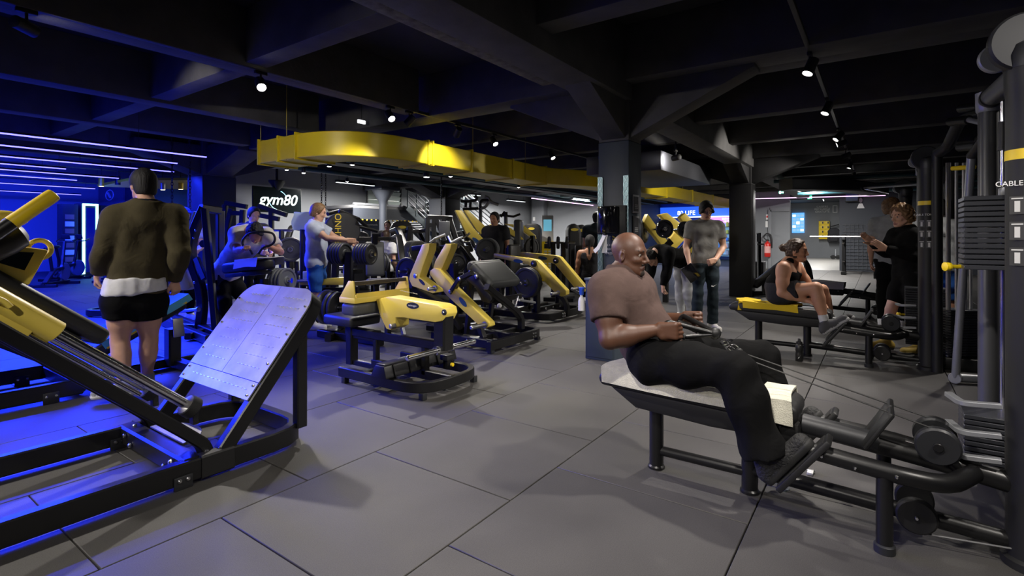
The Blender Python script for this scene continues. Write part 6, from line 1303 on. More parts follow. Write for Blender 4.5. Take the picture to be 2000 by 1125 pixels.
# blue poster and grey service panels under the landing
t = solo('poster', MB().box(px(725, 440, Y=14.9), (.75, .03, 1.2)), mat('navy_poster', (.012, .03, .07), .5), 'navy poster with white lettering under the landing', 'poster'); pc = px(725, 440, Y=14.9)
for i, (s_, z) in enumerate((('Friend', .42), ('invite', .18), ('Recommande', .02))): lettering('poster_text', s_, .16 if i == 0 else .10, Vector((0, -.017, .6+z)), (1, 0, 0), (0, 0, 1), WHITE, t, depth=.001)
obj('poster_symbol', MB().bar([(-.02, -.017, .05), (.16, -.017, .05), (.16, -.017, .38), (-.02, -.017, .38)], .03, .004, closed=True, up=(0, 1, 0)), WHITE, t)
# ---- yellow kiosk
p = px(1070, 500, d=15); pt = px(1070, 421, d=15); H = pt.z; f = cv(-.1, -1); r = nz(f.cross(Vector((0, 0, 1)))); b = Vector((p.x, p.y, 0)); f = nz(f)
t = thing('kiosk', 'tall yellow information kiosk with white top screen', 'kiosk', b, 0, None, True)
obj('lower_case', MB().prism([(-.21, 0), (.17, 0), (.17, H-.75), (-.21, H-.75)], b, r, (0, 0, 1), .3), YELV, t, .02); obj('head', MB().prism([(-.16, H-.75), (.17, H-.75), (.17, H), (-.16, H)], b, r, (0, 0, 1), .2), WHITE, t, .015)
obj('screen', MB().prism([(-.11, H-.45), (.12, H-.45), (.12, H-.12), (-.11, H-.12)], b+f*.102, r, (0, 0, 1), .006), mat('kiosk_screen', (.1, .35, .5), .3, emit=(.15, .45, .6), estr=.7), t); obj('window', MB().prism([(-.13, H-.95), (.10, H-.95), (.10, H-.82), (-.13, H-.82)], b+f*.152, r, (0, 0, 1), .006), BLACKM, t)
for k in range(2):
    for i in range(8): obj('print_row', MB().prism([(-.10+k*.12, H-1.05-i*.07), (-.02+k*.12, H-1.05-i*.07), (-.02+k*.12, H-1.01-i*.07), (-.10+k*.12, H-1.01-i*.07)], b+f*.152, r, (0, 0, 1), .004), WHITE, t)
# ---- wall notices, exit signs
def notice(label, u0, v0, u1, v1, mm, X=None, Y=None, cat='notice', n=(-1, 0, 0), name='notice'):
    a = px(u0, v0, X=X, Y=Y); b = px(u1, v1, X=X, Y=Y); c = (a+b)/2
    sz = (.03, abs(a.y-b.y), abs(a.z-b.z)) if X is not None else (abs(a.x-b.x), .03, abs(a.z-b.z))
    return solo(name, MB().box(c, sz), mm, label, cat)
o = notice('white paper notice with red heading on the grey wall', 1496, 419, 1503, 429, PAPER, X=22.98); obj('heading', MB().box((-.018, 0, .12), (.004, .1, .08)), mat('red_print', (.6, .05, .05), .5), o)
notice('plain white paper notice below the red one', 1495, 432, 1505, 444, PAPER, X=22.98); notice('small pale notice on the pilaster', 1041, 424, 1045, 431, PAPER, X=22.585)
for i, (u0, v0, u1, v1, X_, lb) in enumerate(((1586, 361, 1602, 370, 19.0, 'larger green running man exit sign before the corridor'), (1577, 382, 1586, 389, 23.0, 'small green exit sign in the corridor opening'), (1521, 374, 1531, 378, 20.5, 'thin green exit sign seen edge on beside the corridor'))):
    a = px(u0, v0, X=X_-.1); b = px(u1, v1, X=X_-.1); c = (a+b)/2; t = thing('exit_sign', lb, 'exit sign', (c.x, c.y, b.z), 0, 'green exit signs', True)
    obj('case', MB().box(c, (.05, abs(a.y-b.y)+.04, abs(a.z-b.z)+.04)), BLACKM, t, .005); obj('panel', MB().box(c-Vector((.027, 0, 0)), (.006, abs(a.y-b.y), abs(a.z-b.z))), E_GREEN, t); w2 = abs(a.y-b.y)
    obj('arrow', MB().prism([(-.1*w2, -.02), (.15*w2, -.02), (.15*w2, -.05), (.3*w2, 0), (.15*w2, .05), (.15*w2, .02), (-.1*w2, .02)], c-Vector((.031, w2*.2, 0)), (0, -1, 0), (0, 0, 1), .003), E_SIGN, t); obj('figure', MB().sphere(c-Vector((.031, -w2*.2, 0)), .04, 8, 6, (.1, 1, 1.4)), E_SIGN, t); obj('hanger', MB().cyl(c+Vector((0, 0, .05)), (c.x, c.y, WH if X_ < 22 else 2.72), .01, seg=8), BLACKM, t)
t = thing('hanging_sign', 'small white lit sign above the yellow duct', 'sign', px(706, 238, Y=6.2), 0, None, True); c = px(706, 238, Y=6.2); obj('panel', MB().box(c, (.13, .03, .05)), E_SIGN, t, .004); obj('stem', MB().cyl(c+Vector((0, 0, .02)), (c.x, c.y, WH), .006, seg=8), BLACKM, t)
# ---- fire extinguisher on the grey wall
a = px(1499, 487, X=22.85); t = thing('fire_extinguisher', 'red fire extinguisher with black hose on the grey wall', 'extinguisher', (a.x, a.y, a.z-.32), 0, None, True); c = Vector((a.x, a.y, a.z-.30)); RED = mat('red_paint', (.55, .02, .015), .3)
obj('cylinder', MB().lathe([(0, .10), (.02, .115), (.50, .115), (.57, .08), (.60, .03), (.64, .03)], c, (0, 0, 1), 20), RED, t); obj('label', MB().lathe([(.16, .1165), (.42, .1165)], c, (0, 0, 1), 20, cap=False), mat('red_white_label', (.7, .35, .33), .5), t); obj('valve', MB().box(c+Vector((0, 0, .67)), (.06, .14, .06)), BLACKM, t, .01)
rtube('hose', [c+Vector((0, .05, .68)), c+Vector((0, .16, .78)), c+Vector((0, .05, .95)), c+Vector((0, -.12, .9)), c+Vector((-.02, -.17, .7)), c+Vector((-.02, -.16, .35))], .022, BLACKM, t, fil=.12); obj('bracket', MB().b2((c.x+.08, c.y-.06, c.z+.2), (22.99, c.y+.06, c.z+.3)), BLACKM, t)
# ---- corridor: lockers, wall text, blue lit board, backpack on a hook
XC = 35.95
a = px(1600, 432, X=XC); b = px(1621, 467, X=XC); t = thing('locker_block', 'yellow wall locker block with eight small doors at the corridor end', 'lockers', ((a.x+b.x)/2-.1, (a.y+b.y)/2, b.z), 0, None, True)
obj('case', MB().b2((XC-.30, b.y, b.z), (XC+.04, a.y, a.z)), YELV, t, .01); dy, dzz = (a.y-b.y)/2, (a.z-b.z)/4
for i in range(2):
    for k in range(4):
        c = Vector((XC-.31, b.y+dy*(i+.5), b.z+dzz*(k+.5))); dr = obj('door', MB().box(c, (.02, dy*.93, dzz*.93)), YELV, t, .005); obj('lock', MB().box(c+Vector((-.012, -dy*.25, dzz*.12)), (.02, .07, .12)), BLACKM, dr)
tx = thing('wall_lettering', 'white lettering with a small outline symbol above the lockers', 'sign', px(1608, 408, X=XC), 0, None, True); c = px(1606, 409, X=XC+.045)
for i, s_ in enumerate(('CASIERS', 'RECHARGE', 'GRATUITE')): lettering('text_line', s_, .16, c+Vector((-.05, 0, .16-.15*i)), (0, -1, 0), (0, 0, 1), WHITE, tx, depth=.003)
obj('symbol', MB().bar([c+Vector((-.05, -.55+q_[0], q_[1])) for q_ in ((0, -.2), (-.2, -.2), (-.2, .2), (0, .2))], .03, .02, closed=True, up=(1, 0, 0)), WHITE, tx)
a = px(1547, 416, X=XC); b = px(1571, 455, X=XC); t = thing('light_board', 'blue and white illuminated notice board at the corridor end', 'sign', ((a.x+b.x)/2, (a.y+b.y)/2, b.z), 0, None, True); c = (a+b)/2; W2, H2 = abs(a.y-b.y), abs(a.z-b.z)
obj('board', MB().box(c-Vector((.02, 0, 0)), (.08, W2, H2)), mat('lit_blue_board', (.05, .2, .5), .5, emit=(.12, .40, .85), estr=1.1), t)
rnd = random.Random(4)
for i in range(5):
    for k in range(3): obj('board_tile', MB().box(c+Vector((-.065, W2*(-.32+.32*k), H2*(-.36+.18*i))), (.012, W2*.26, H2*rnd.uniform(.09, .15))), E_SIGN if (i+k) % 3 == 0 else mat('board_tile_blue', (.2, .4, .6), .5, emit=(.3, .55, .8), estr=.8), t)
t = thing('backpack', 'dark grey backpack hanging on the corridor wall beside the lockers', 'bag', px(1629, 470, X=35.7), 0, None, True); c = px(1629, 460, X=35.7)
obj('sack', MB().prism([(-.30, -.42), (.30, -.42), (.34, -.1), (.28, .32), (.14, .45), (-.14, .45), (-.28, .32), (-.34, -.1)], c, (0, -1, 0), (0, 0, 1), .34), cloth('grey_nylon', (.05, .05, .055)), t, .08, bseg=3); obj('pocket', MB().box(c+Vector((-.20, 0, -.15)), (.10, .42, .36)), cloth('grey_nylon', (.05, .05, .055)), t, .04); rtube('strap', [c+Vector((0, .15, .3)), c+Vector((-.1, .22, .5)), c+Vector((0, -.25, .65))], .03, BLACKM, t, fil=.1)
t2 = thing('push_scooter', 'folded dark scooter standing under the backpack in the corridor', 'scooter', px(1632, 505, X=34).xy.to_3d(), 0, None, True); b = px(1632, 505, X=34); b.z = 0
obj('wheel', disc(MB(), b+Vector((0, .12, .12)), (1, 0, 0), .12, .05), RUB, t2); obj('wheel', disc(MB(), b+Vector((0, -.12, .12)), (1, 0, 0), .12, .05), RUB, t2); rtube('stem', [b+Vector((0, 0, .15)), b+Vector((.1, 0, .55))], .03, SILV, t2); obj('deck', MB().box(b+Vector((0, 0, .16)), (.1, .5, .05)), BLACKM, t2)
# ---- squat rack, barbell and kit before the dark back wall
p = px(1672, 536, Z=0); t = thing('squat_rack', 'black squat rack with a bare barbell before the dark back wall', 'rack', p, 0, None, True); d0 = proj(p)[2]
for s_ in (-.5, .5):
    c = p+Vector((0, s_*1.1-.2, 0)); rbar('upright', [c, c+Vector((0, 0, 1.35 if s_ > 0 else 1.7))], .12, .12, BLACK, t, up=(1, 0, 0)); rbar('base', [c+Vector((-.5, 0, .05)), c+Vector((.5, 0, .05))], .12, .10, BLACK, t)
    for zz in (.45, 1.05): horn(t, c+Vector((-.06, 0, zz)), c+Vector((-.35, 0, zz)), .025)
    obj('j_hook', MB().box(c+Vector((-.1, 0, 1.22)), (.14, .10, .10)), GRAPH, t, .01)
rtube('barbell', [p+Vector((-.12, 1.35, 1.28)), p+Vector((-.12, -1.9, 1.28))], .026, mat('chrome_painted_shine', (.6, .6, .62), .35, metal=.2), t)  # the bar's bright reflection is painted as its colour
m = MB(); X_ = 22.96
for k in range(16): m.b2((X_, -.95+k*.13, .05), (X_+.02, -.94+k*.13, 1.75))
for k in range(14): m.b2((X_, -1.0, .08+k*.125), (X_+.02, 1.1, .09+k*.125))
t = solo('wire_panel', m, mat('grey_wire', (.08, .085, .095), .5), 'dark wire mesh panel fixed to the back wall behind the squat rack', 'panel'); t['kind'] = 'stuff'
del t['category']
p = px(1728, 545, Z=0); t = thing('red_bag', 'red gym bag on a small black bench near the dark wall', 'bag', p+Vector((0, 0, .35)), 0, None, True); obj('bag', MB().sphere(p+Vector((0, 0, .52)), .22, 16, 12, (.8, 1.1, .9)), cloth('red_bag', (.45, .02, .03)), t); rtube('handle', [p+Vector((0, -.12, .66)), p+Vector((0, 0, .78)), p+Vector((0, .12, .66))], .015, BLACKM, t, fil=.05)
t = thing('small_bench', 'small black bench under the red gym bag', 'bench', p, 0, None, True); padbox('seat', p+Vector((0, 0, .30)), (.4, .7, .08), PAD, t)
for s_ in (-.25, .25): rbar('leg', [p+Vector((0, s_, 0)), p+Vector((0, s_, .27))], .06, .06, BLACK, t, up=(1, 0, 0))
c = px(1664, 378, X=22.8); t = thing('wall_speaker', 'dark loudspeaker mounted high on the back wall', 'speaker', c, 0, None, True); obj('case', MB().box(c, (.30, .42, .62)), BLACKM, t, .02); obj('grille', MB().box(c-Vector((.155, 0, 0)), (.01, .36, .55)), mat('blue_grille', (.02, .04, .10), .5), t)
c = px(1681, 391, X=22.97); tx = thing('wall_symbol', 'small white symbol painted high on the dark back wall', 'sign', c, 0, None, True); obj('top_mark', MB().box(c+Vector((-.0, 0, .22)), (.01, .20, .05)), WHITE, tx); obj('middle_mark', MB().sphere(c, .08, 10, 8, (.1, .7, 1.2)), WHITE, tx); obj('lower_mark', MB().prism([(-.12, -.3), (.12, -.3), (.05, -.12), (-.05, -.12)], c, (0, -1, 0), (0, 0, 1), .01), WHITE, tx)
# inclined bench behind the tank top man
p = px(1500, 560, Z=0); t = thing('incline_bench', 'black inclined bench behind the tank top man', 'bench', p, 0, None, True); a, b = px(1470, 560, d=11.2), px(1542, 505, d=11.2); padbox('back_pad', (a+b)/2, ((b-a).length, .32, .09), PAD, t, Rax(b-a, (0, 0, 1)), .03); rbar('rear_post', [px(1570, 500, d=11.4), px(1580, 545, d=11.4)], .07, .07, BLACK, t, up=cv(0, 1)); rtube('guard', [px(1545, 520, d=11.3), px(1566, 498, d=11.4), px(1582, 520, d=11.4), px(1586, 545, d=11.4)], .03, BLACK, t, fil=.2)
rbar('base_rail', [Vector((a.x, a.y, .06)), Vector((px(1580, 545, d=11.4).x, px(1580, 545, d=11.4).y, .06))], .1, .1, BLACK, t)
for q_ in (lerp(a, b, .3), lerp(a, b, .85)): rbar('leg', [Vector((q_.x, q_.y, .05)), q_-Vector((0, 0, .06))], .07, .07, BLACK, t, up=(1, 0, 0))
p = px(1483, 480, d=14); t = thing('storage_stand', 'slim dark stand with a bright panel beside the black column', 'stand', (p.x, p.y, 0), 0, None, True); rbar('post', [(p.x, p.y, 0), px(1482, 455, d=14)], .08, .10, BLACK, t, up=cv(0, 1)); obj('panel', MB().box(px(1481, 464, d=13.9), (.10, .02, .22), Rax(cv(1, 0), (0, 0, 1)).to_3x3()), SILV, t); rtube('arm', [px(1478, 477, d=13.9), px(1492, 477, d=13.9)], .02, SILV, t); rbar('base', [(p.x-.3, p.y, .04), (p.x+.3, p.y, .04)], .2, .08, BLACK, t)
p = px(1475, 548, Z=0); solo('storage_box', MB().box(p+Vector((0, 0, .28)), (.5, .5, .56)), GRAPH, 'dark square box at the foot of the black column', 'box', bevel=.02)
# ---- blue and pink zone beyond the opening
t = thing('sign_band', 'long lit blue and pink sign band in the zone beyond the columns', 'sign', (29.6, 7.4, 2.2), 0, None, True)
obj('blue_band', MB().b2((29.7, 4.9, 2.35), (29.95, 10.4, 2.95)), mat('lit_blue_band', (.02, .08, .4), .5, emit=(.02, .10, .7), estr=1.2), t); obj('pink_band', MB().b2((29.6, 5.0, 2.00), (29.95, 7.6, 2.32)), mat('lit_pink_band', (.5, .15, .6), .5, emit=(.75, .22, .9), estr=1.2), t); obj('white_line', MB().b2((29.5, 4.9, 2.33), (29.6, 10.4, 2.39)), E_SIGN, t)
for i, s_ in enumerate(('SERVICES EN LIGNE', 'NUTRITION BAR')): lettering('band_text', s_, .15, Vector((29.59, 6.3, 2.22-.13*i)), (0, -1, 0), (0, 0, 1), E_SIGN, t, depth=.003)
lettering('upper_text', '80 LIFE', .34, Vector((29.69, 8.9, 2.6)), (0, -1, 0), (0, 0, 1), E_SIGN, t, depth=.003)
t = thing('product_shelf', 'bright lit shelf unit with rows of small products in the far zone', 'shelf', (29.5, 6.3, 0), 0, None, True)
obj('back', MB().b2((29.75, 4.95, .2), (29.95, 8.6, 2.0)), mat('pale_blue_panel', (.3, .5, .7), .5, emit=(.25, .5, .8), estr=.5), t)
for k in range(5): obj('shelf_board', MB().b2((29.45, 4.95, .25+k*.38), (29.75, 8.6, .29+k*.38)), BLACKM, t)
cols_ = [(.6, .6, .6), (.1, .3, .7), (.05, .05, .06), (.7, .65, .1), (.5, .1, .1)]
pm = [mat('product_%d' % k, c, .5) for k, c in enumerate(cols_)]; rnd = random.Random(9)
kk = 0
for k in range(5):
    for i in range(9):
        y = 5.15+i*.38; hgt = rnd.uniform(.16, .27); c = rnd.choice(range(5)); z = .29+k*.38
        o = solo('product_tub', MB().lathe([(0, .08), (hgt-.04, .08), (hgt-.03, .06), (hgt, .06)], (29.6, y, z), (0, 0, 1), 10), pm[c], '%s tub, %s from the left on the %s board of the far shelf' % (['pale grey', 'blue', 'black', 'yellow', 'red'][c], ['ninth', 'eighth', 'seventh', 'sixth', 'fifth', 'fourth', 'third', 'second', 'first'][i], ['lowest', 'second', 'middle', 'fourth', 'top'][k]), 'tub', 'tubs on the far product shelf')
# ---- blue zone: glowing doorway, board with icon, yellow canopy with pendant lamps
XS = 7.28
a = px(163, 399, Y=20.5); t = thing('glowing_doorway', 'tall cabinet outlined by a cyan light frame in the blue zone', 'cabinet', (a.x, 20.5, 0), 0, None, True); x0, x1 = px(163, 440, Y=20.5).x, px(189, 440, Y=20.5).x; zt = px(176, 400, Y=20.5).z
obj('case', MB().b2((x0-.05, 20.5, 0), (x1+.05, 21.2, zt+.05)), BLACKM, t); obj('light_frame', MB().bar([(x0, 20.47, .1), (x0, 20.47, zt), (x1, 20.47, zt), (x1, 20.47, .1)], .06, .05, up=(0, 1, 0)), E_CYAN, t); obj('glass', MB().b2((x0+.06, 20.46, .15), (x1-.06, 20.48, zt-.1)), mat('deep_blue_glass', (.01, .03, .12), .1), t)
t = thing('drink_shelf', 'dark column with brown and white product tags left of the glowing doorway', 'shelf', (x0-.35, 20.6, 0), 0, None, True); obj('case', MB().b2((x0-.50, 20.55, 0), (x0-.12, 21.1, zt)), BLACKM, t)
for k in range(7): obj('tag', MB().b2((x0-.44, 20.53, .5+k*.22), (x0-.22, 20.56, .65+k*.22)), WHITE if k % 2 else mat('brown_tag', (.25, .12, .08), .6), t)
t = thing('drinks_fridge', 'lit drinks fridge with rows of bottles right of the glowing doorway', 'fridge', (x1+.55, 20.6, 0), 0, None, True); obj('case', MB().b2((x1+.12, 20.6, 0), (x1+1.1, 21.3, zt)), BLACKM, t); obj('lit_back', MB().b2((x1+.2, 20.58, .3), (x1+1.0, 20.62, zt-.15)), mat('fridge_light', (.3, .4, .6), .5, emit=(.35, .5, .9), estr=.6), t)
for k in range(4):
    sh_ = obj('fridge_shelf', MB().b2((x1+.2, 20.40, .4+k*.45), (x1+1.0, 20.6, .43+k*.45)), SILV, t)
a = px(185, 365, X=XS); b = px(243, 392, X=XS); t = thing('icon_board', 'grey wall board with a white circled pen icon in the blue zone', 'sign', (XS, (a.y+b.y)/2, b.z), 0, None, True); obj('board', MB().b2((XS-.04, min(a.y, b.y), b.z-.3), (7.295, min(24.95, max(a.y, b.y)), a.z+.1)), mat('mauve_grey_board', (.10, .09, .13), .6), t)
c = px(214, 381, X=XS-.05); obj('icon_ring', MB().tube([c+Vector((0, .17*2.3*math.cos(q), .19*math.sin(q))) for q in [2*math.pi*k/24 for k in range(24)]], .018, 6, closed=True), WHITE, t); obj('icon_bar', MB().bar([c+Vector((0, .12, .09)), c+Vector((0, -.12, -.09))], .05, .10, up=(1, 0, 0)), WHITE, t)
cps = [px(190, 352, d=13.5), px(255, 343, d=12.0), px(380, 350, d=12.0), px(375, 356, d=14.5)]
t = thing('yellow_canopy', 'flat yellow triangular ceiling canopy in the blue zone', 'canopy', cps[0], 0, None, True); zc = 2.62
obj('panel', MB().poly3([Vector((p.x, p.y, zc)) for p in cps], (0, 0, 1), .06), DUCTY, t)
for p in cps[:3]: obj('hanger_rod', MB().cyl((p.x, p.y, zc), (p.x, p.y, WH), .012, seg=8), BLACKM, t)
for i, (u, v, mm, e) in enumerate(((198, 355, YELV, 1), (230, 352, BLACKM, 0), (318, 362, SILV, 1), (353, 361, YELV, 1))):
    p = px(u, v, d=12.6); t = thing('pendant_lamp', ['yellow tube lamp left under the yellow canopy', 'black tube lamp under the yellow canopy', 'thin pale lamp under the yellow canopy', 'yellow tube lamp right under the yellow canopy'][i], 'lamp', p, 0, 'tube lamps under the yellow canopy', True)
    obj('tube', MB().lathe([(-.11, .055), (.11, .055), (.12, .03)], p, (0, 0, 1), 16), mm, t); obj('cord', MB().cyl(p+Vector((0, 0, .12)), (p.x, p.y, WH), .01, seg=8), BLACKM, t); obj('glow', MB().lathe([(-.112, .05), (-.108, .002)], p, (0, 0, 1), 16), emis('warm_glow', (1, .8, .4), 6) if e else BLACKM, t)
    if e: l = add_light('glow', 'SPOT', (0, 0, -.14), 14, (1, .8, .45), None, spot_size=2.2, spot_blend=.8, shadow_soft_size=.05); l.parent = t
# ================================================================== PEOPLE
C_BROWN = cloth('mauve_brown', (.072, .047, .041), bscale=160); C_BLK = cloth('black', (.0042, .0042, .0045)); C_OLIVE = cloth('olive_fleece', (.060, .050, .026), bump=.12)
C_WHITE = cloth('white', (.62, .62, .62)); C_GREY = cloth('mid_grey', (.17, .165, .155)); C_SLATE = cloth('dark_slate', (.024, .034, .042)); C_LGREY = cloth('pale_denim', (.42, .43, .44)); C_BLUE = cloth('royal_blue', (.03, .12, .45)); C_CREAM = cloth('off_white', (.66, .62, .55)); C_HEATH = cloth('heather_grey', (.30, .31, .32)); C_DK = cloth('charcoal', (.03, .03, .034)); C_LB = cloth('pale_blue', (.45, .50, .62))
C_COLL = cloth('navy_collar', (.015, .02, .028))
# ---- bald man rowing on the nearest bench
X0 = 2.85; q = px
shR = px(1184, 564, X=2.645); elR = px(1191, 662, X=2.55); wrR = px(1283, 644, X=2.67)
def mir(p, k=0): return Vector((2*X0-p.x+k, p.y, p.z))
J = dict(pelvis=(X0, 1.05, .635), neck=px(1216, 529, X=X0), head=px(1231, 495, X=X0), shR=shR, shL=mir(shR), elR=elR, elL=mir(elR), wrR=wrR, wrL=mir(wrR)+Vector((-.02, -.03, .02)),
         hipR=(X0-.10, 1.0, .62), hipL=(X0+.10, 1.0, .62), knR=px(1438, 722, X=2.60), knL=px(1487, 700, X=3.08), anR=(2.63, .425, .275), anL=(3.07, .425, .275), toR=(2.62, .24, .47), toL=(3.08, .24, .47))
hc = px(1230, 496, X=X0); hf = Vector((-.04, -1, -.10)); hu = Vector((0, .12, 1))
f_ = nz(hf); u_ = nz(hu-f_*hu.dot(f_)); r_ = f_.cross(u_); hs = 1.0
beard = [el(hc+f_*.080*hs-u_*.101*hs, (r_, f_, u_), (.024*hs, .019*hs, .020*hs), 3, .006), rc(hc+f_*.092*hs-u_*.051*hs-r_*.018*hs, hc+f_*.092*hs-u_*.051*hs+r_*.018*hs, .0052, .0052, 3, .004)]
make_person('bald muscular man in a brown t-shirt rowing on the nearest bench', J, SKD,
    [G_top(J, C_BROWN, .60, .016, .13, disp=folds(.0030, (.5, 1, .5), 22, 3)), G_bottom(J, C_BLK, .93, inf=.026, waist=.10, flare=.045, disp=folds(.008, (.2, 1, .6), 26, 4))],
    dict(c=hc, f=hf, u=hu, s=hs, jaw=1.12, nose=1.02, extra=beard, lipm=mat('deep_lip', (.075, .032, .024), .45), dark=mat('dark_stubble', (.02, .012, .009), .7)),
    hands=dict(R=((.0, -1, .02), (1, 0, 0), 'grip', 1, 1.15), L=((.0, -1, .02), (-1, 0, 0), 'grip', -1, 1.15)), h=.008, hh=.0032, g=1.02, arm=1.30, leg=1.05, belly=.012, chestf=1.16,
    shoes=dict(mat=mat('black_knit_shoe', (.014, .014, .015), .7, bump=.8, bscale=90), sole=RUB, downR=(0, -.8, -.6), downL=(0, -.8, -.6)), loc=(X0, 1.0, .53))
# ---- man in the olive jacket, seen from behind
pL = px(215, 786, Z=0); pR = px(285, 768, Z=0); D = 4.15
J = dict(pelvis=px(262, 578, d=4.18), neck=px(287, 402, d=4.16), head=px(280, 362, d=4.2), shL=px(226, 424, d=4.06), shR=px(340, 420, d=4.26), elL=px(203, 492, d=4.02), elR=px(352, 492, d=4.22), wrL=px(191, 534, d=4.10), wrR=px(341, 548, d=4.32),
         hipL=px(238, 592, d=4.14), hipR=px(288, 592, d=4.24), knL=px(234, 668, d=4.15), knR=px(291, 664, d=4.28), anL=px(243, 750, d=4.10), anR=px(287, 735, d=4.33), toL=px(200, 772, d=4.03), toR=px(276, 758, d=4.48))
hc = px(279, 361, d=4.2); hf = cv(-.85, .5, -.05)
jk = G_top(J, C_OLIVE, 'long', .024, -.065, 'jacket', folds(.0012, (.9, .3, .2), 22, 1), neck=.035, nf=-.1)
ws = dict(name='undershirt', mat=C_WHITE, sets=['pelvis', 'abdomen'], inf=.033, tcuts=[(J['pelvis']+Vector((0, 0, .045)), Vector((.1, 0, -1))), (J['pelvis']+Vector((0, 0, .14)), Vector((0, 0, 1)))], disp=folds(.004, (1, 0, 0), 40))
col = dict(name='collar', mat=C_COLL, sets=['neck'], inf=.028, cuts=[(J['neck']+Vector((0, 0, .055)), (0, 0, 1))])
make_person('man in an olive green jacket and black shorts standing with his back turned', J, SKL, [jk, ws, col, *socks(J, C_BLK, .88), G_bottom(J, C_BLK, .34, True, .026, .06, disp=folds(.004, (.9, .3, .2), 24))],
    dict(c=hc, f=hf, s=1.03, eyes=True), hands=dict(L=(cv(-.15, .1, -1), cv(.8, .3), 'curl', -1), R=(cv(.1, .1, -1), cv(-.8, .3), 'curl', 1)), h=.010, hh=.0055, g=1.10, arm=1.02, leg=1.12,
    shoes=dict(mat=mat('grey_mesh_shoe', (.30, .31, .34), .8, bump=.5, bscale=120)), hair=dict(prims=hair_cap(hc, hf, (0, 0, 1), 1.03, .014, .05, -.025), mat=HAIRK), loc=(J['pelvis'].x, J['pelvis'].y, 0),)
for s_ in ('L', 'R'):
    a = Vector(J['an'+s_]); k = Vector(J['kn'+s_])
# ---- man in the black tank top on the second bench
XB = 6.47; XN = 6.30
shR = px(1530, 524, X=XN-.02); J = dict(pelvis=px(1518, 566, X=XB), neck=px(1546, 511, X=XB), head=px(1556, 490, X=XB), shR=shR, shL=(XB+.19, shR.y-.06, shR.z+.02), elR=px(1527, 572, X=XN-.06), elL=(XB+.28, shR.y-.22, shR.z-.28), wrR=px(1574, 587, X=XN-.02), wrL=px(1590, 590, X=XB+.1),
         hipR=px(1520, 574, X=XN+.07), hipL=px(1535, 572, X=XB+.10), knR=px(1594, 562, X=XN-.04), knL=px(1606, 566, X=XB+.20), anR=px(1611, 632, X=XN-.05), anL=px(1624, 628, X=XB+.20), toR=px(1640, 630, X=XN-.05), toL=px(1650, 622, X=XB+.20))
hc = px(1557, 489, X=XB); hf = Vector((-.1, -1, -.12)); bun = px(1529, 484, X=XB)
f_ = nz(hf); r_ = f_.cross(Vector((0, 0, 1)))
hp = hair_cap(hc, hf, (0, 0, 1), 1.0, .013, .045, -.02)+[rc(bun, bun, .040, .040, 0, .02), rc(bun, hc-f_*.08+Vector((0, 0, .02)), .022, .05, 0, .03)]
bd = [infl(p, .004, m=3) for p in head_prims(hc, hf, (0, 0, 1))[2:6]]
make_person('man with a hair bun and black tank top resting on the second bench', J, SKT, [G_tank(J, C_BLK), G_bottom(J, C_DK, .55, True, .022, .08), *socks(J, C_WHITE, .74)], dict(c=hc, f=hf, extra=bd, dark=HAIRB),
    hands=dict(R=((.0, -1, .1), (.3, 0, -1), 'relax', 1), L=((-.4, -1, -.1), (-.2, -.2, -1), 'relax', -1)), h=.010, hh=.006, arm=1.12, leg=1.05,
    shoes=dict(mat=mat('dark_grey_shoe', (.05, .05, .055), .7), sole=mat('pale_sole', (.35, .35, .36), .6), downR=(0, -.62, -.78), downL=(0, -.62, -.78)), hair=dict(prims=hp, mat=HAIRB, disp=curls(.006, 90)), loc=(XB, .95, .53))
for c in 'RL':
    pass
# ---- clapping man in a black hooded jacket
D = 5.85; g0 = px(1776, 0, d=D); pos = Vector((g0.x, g0.y, 0)); fc = cv(-1, .02)
J = stand(pos, fc, 1.62, .05, shL=(-.17, .02, 1.42), shR=(.17, .02, 1.42), elL=(-.20, .12, 1.18), elR=(.19, .14, 1.20), wrL=(-.09, .33, 1.25), wrR=(.10, .36, 1.32), anL=(-.13, -.02, .09), anR=(.12, .20, .10), knR=(.10, .15, .50), toR=(.14, .38, .04))
hc = Vector(J['head'])+fc*.03; hf = nz(fc+cv(0, -.15)+Vector((0, 0, -.12)))
make_person('man with tousled brown hair and black hooded jacket clapping his hands', J, SKL, [*socks(J, cloth('pale_blue_sock', (.25, .42, .5)), .66), G_top(J, C_BLK, 'long', .018, .10, 'jacket', folds(.003, (.2, .3, 1), 30, 2), neck=.03, nf=.1), G_bottom(J, C_BLK, .78, True, .014, .1)], dict(c=hc, f=hf),
    hands=dict(L=(fc*.8+Vector((0, 0, .5)), cv(0, 1, .1), 'flat', -1), R=(fc*.75+Vector((0, 0, .65)), cv(0, -1, .1), 'flat', 1)), h=.010, hh=.005, g=.90, arm=.90,
    shoes=dict(mat=mat('mustard_shoe', (.32, .22, .03), .7), sole=mat('dark_sole', (.05, .05, .05), .7)), hair=dict(prims=hair_cap(hc, hf, (0, 0, 1), 1.04, .028, .06, -.03, .7, -.07), mat=HAIRL, disp=curls(.012, 75)), loc=pos)
for s_, nm in (('L', 0), ('R', 1)):
    pass
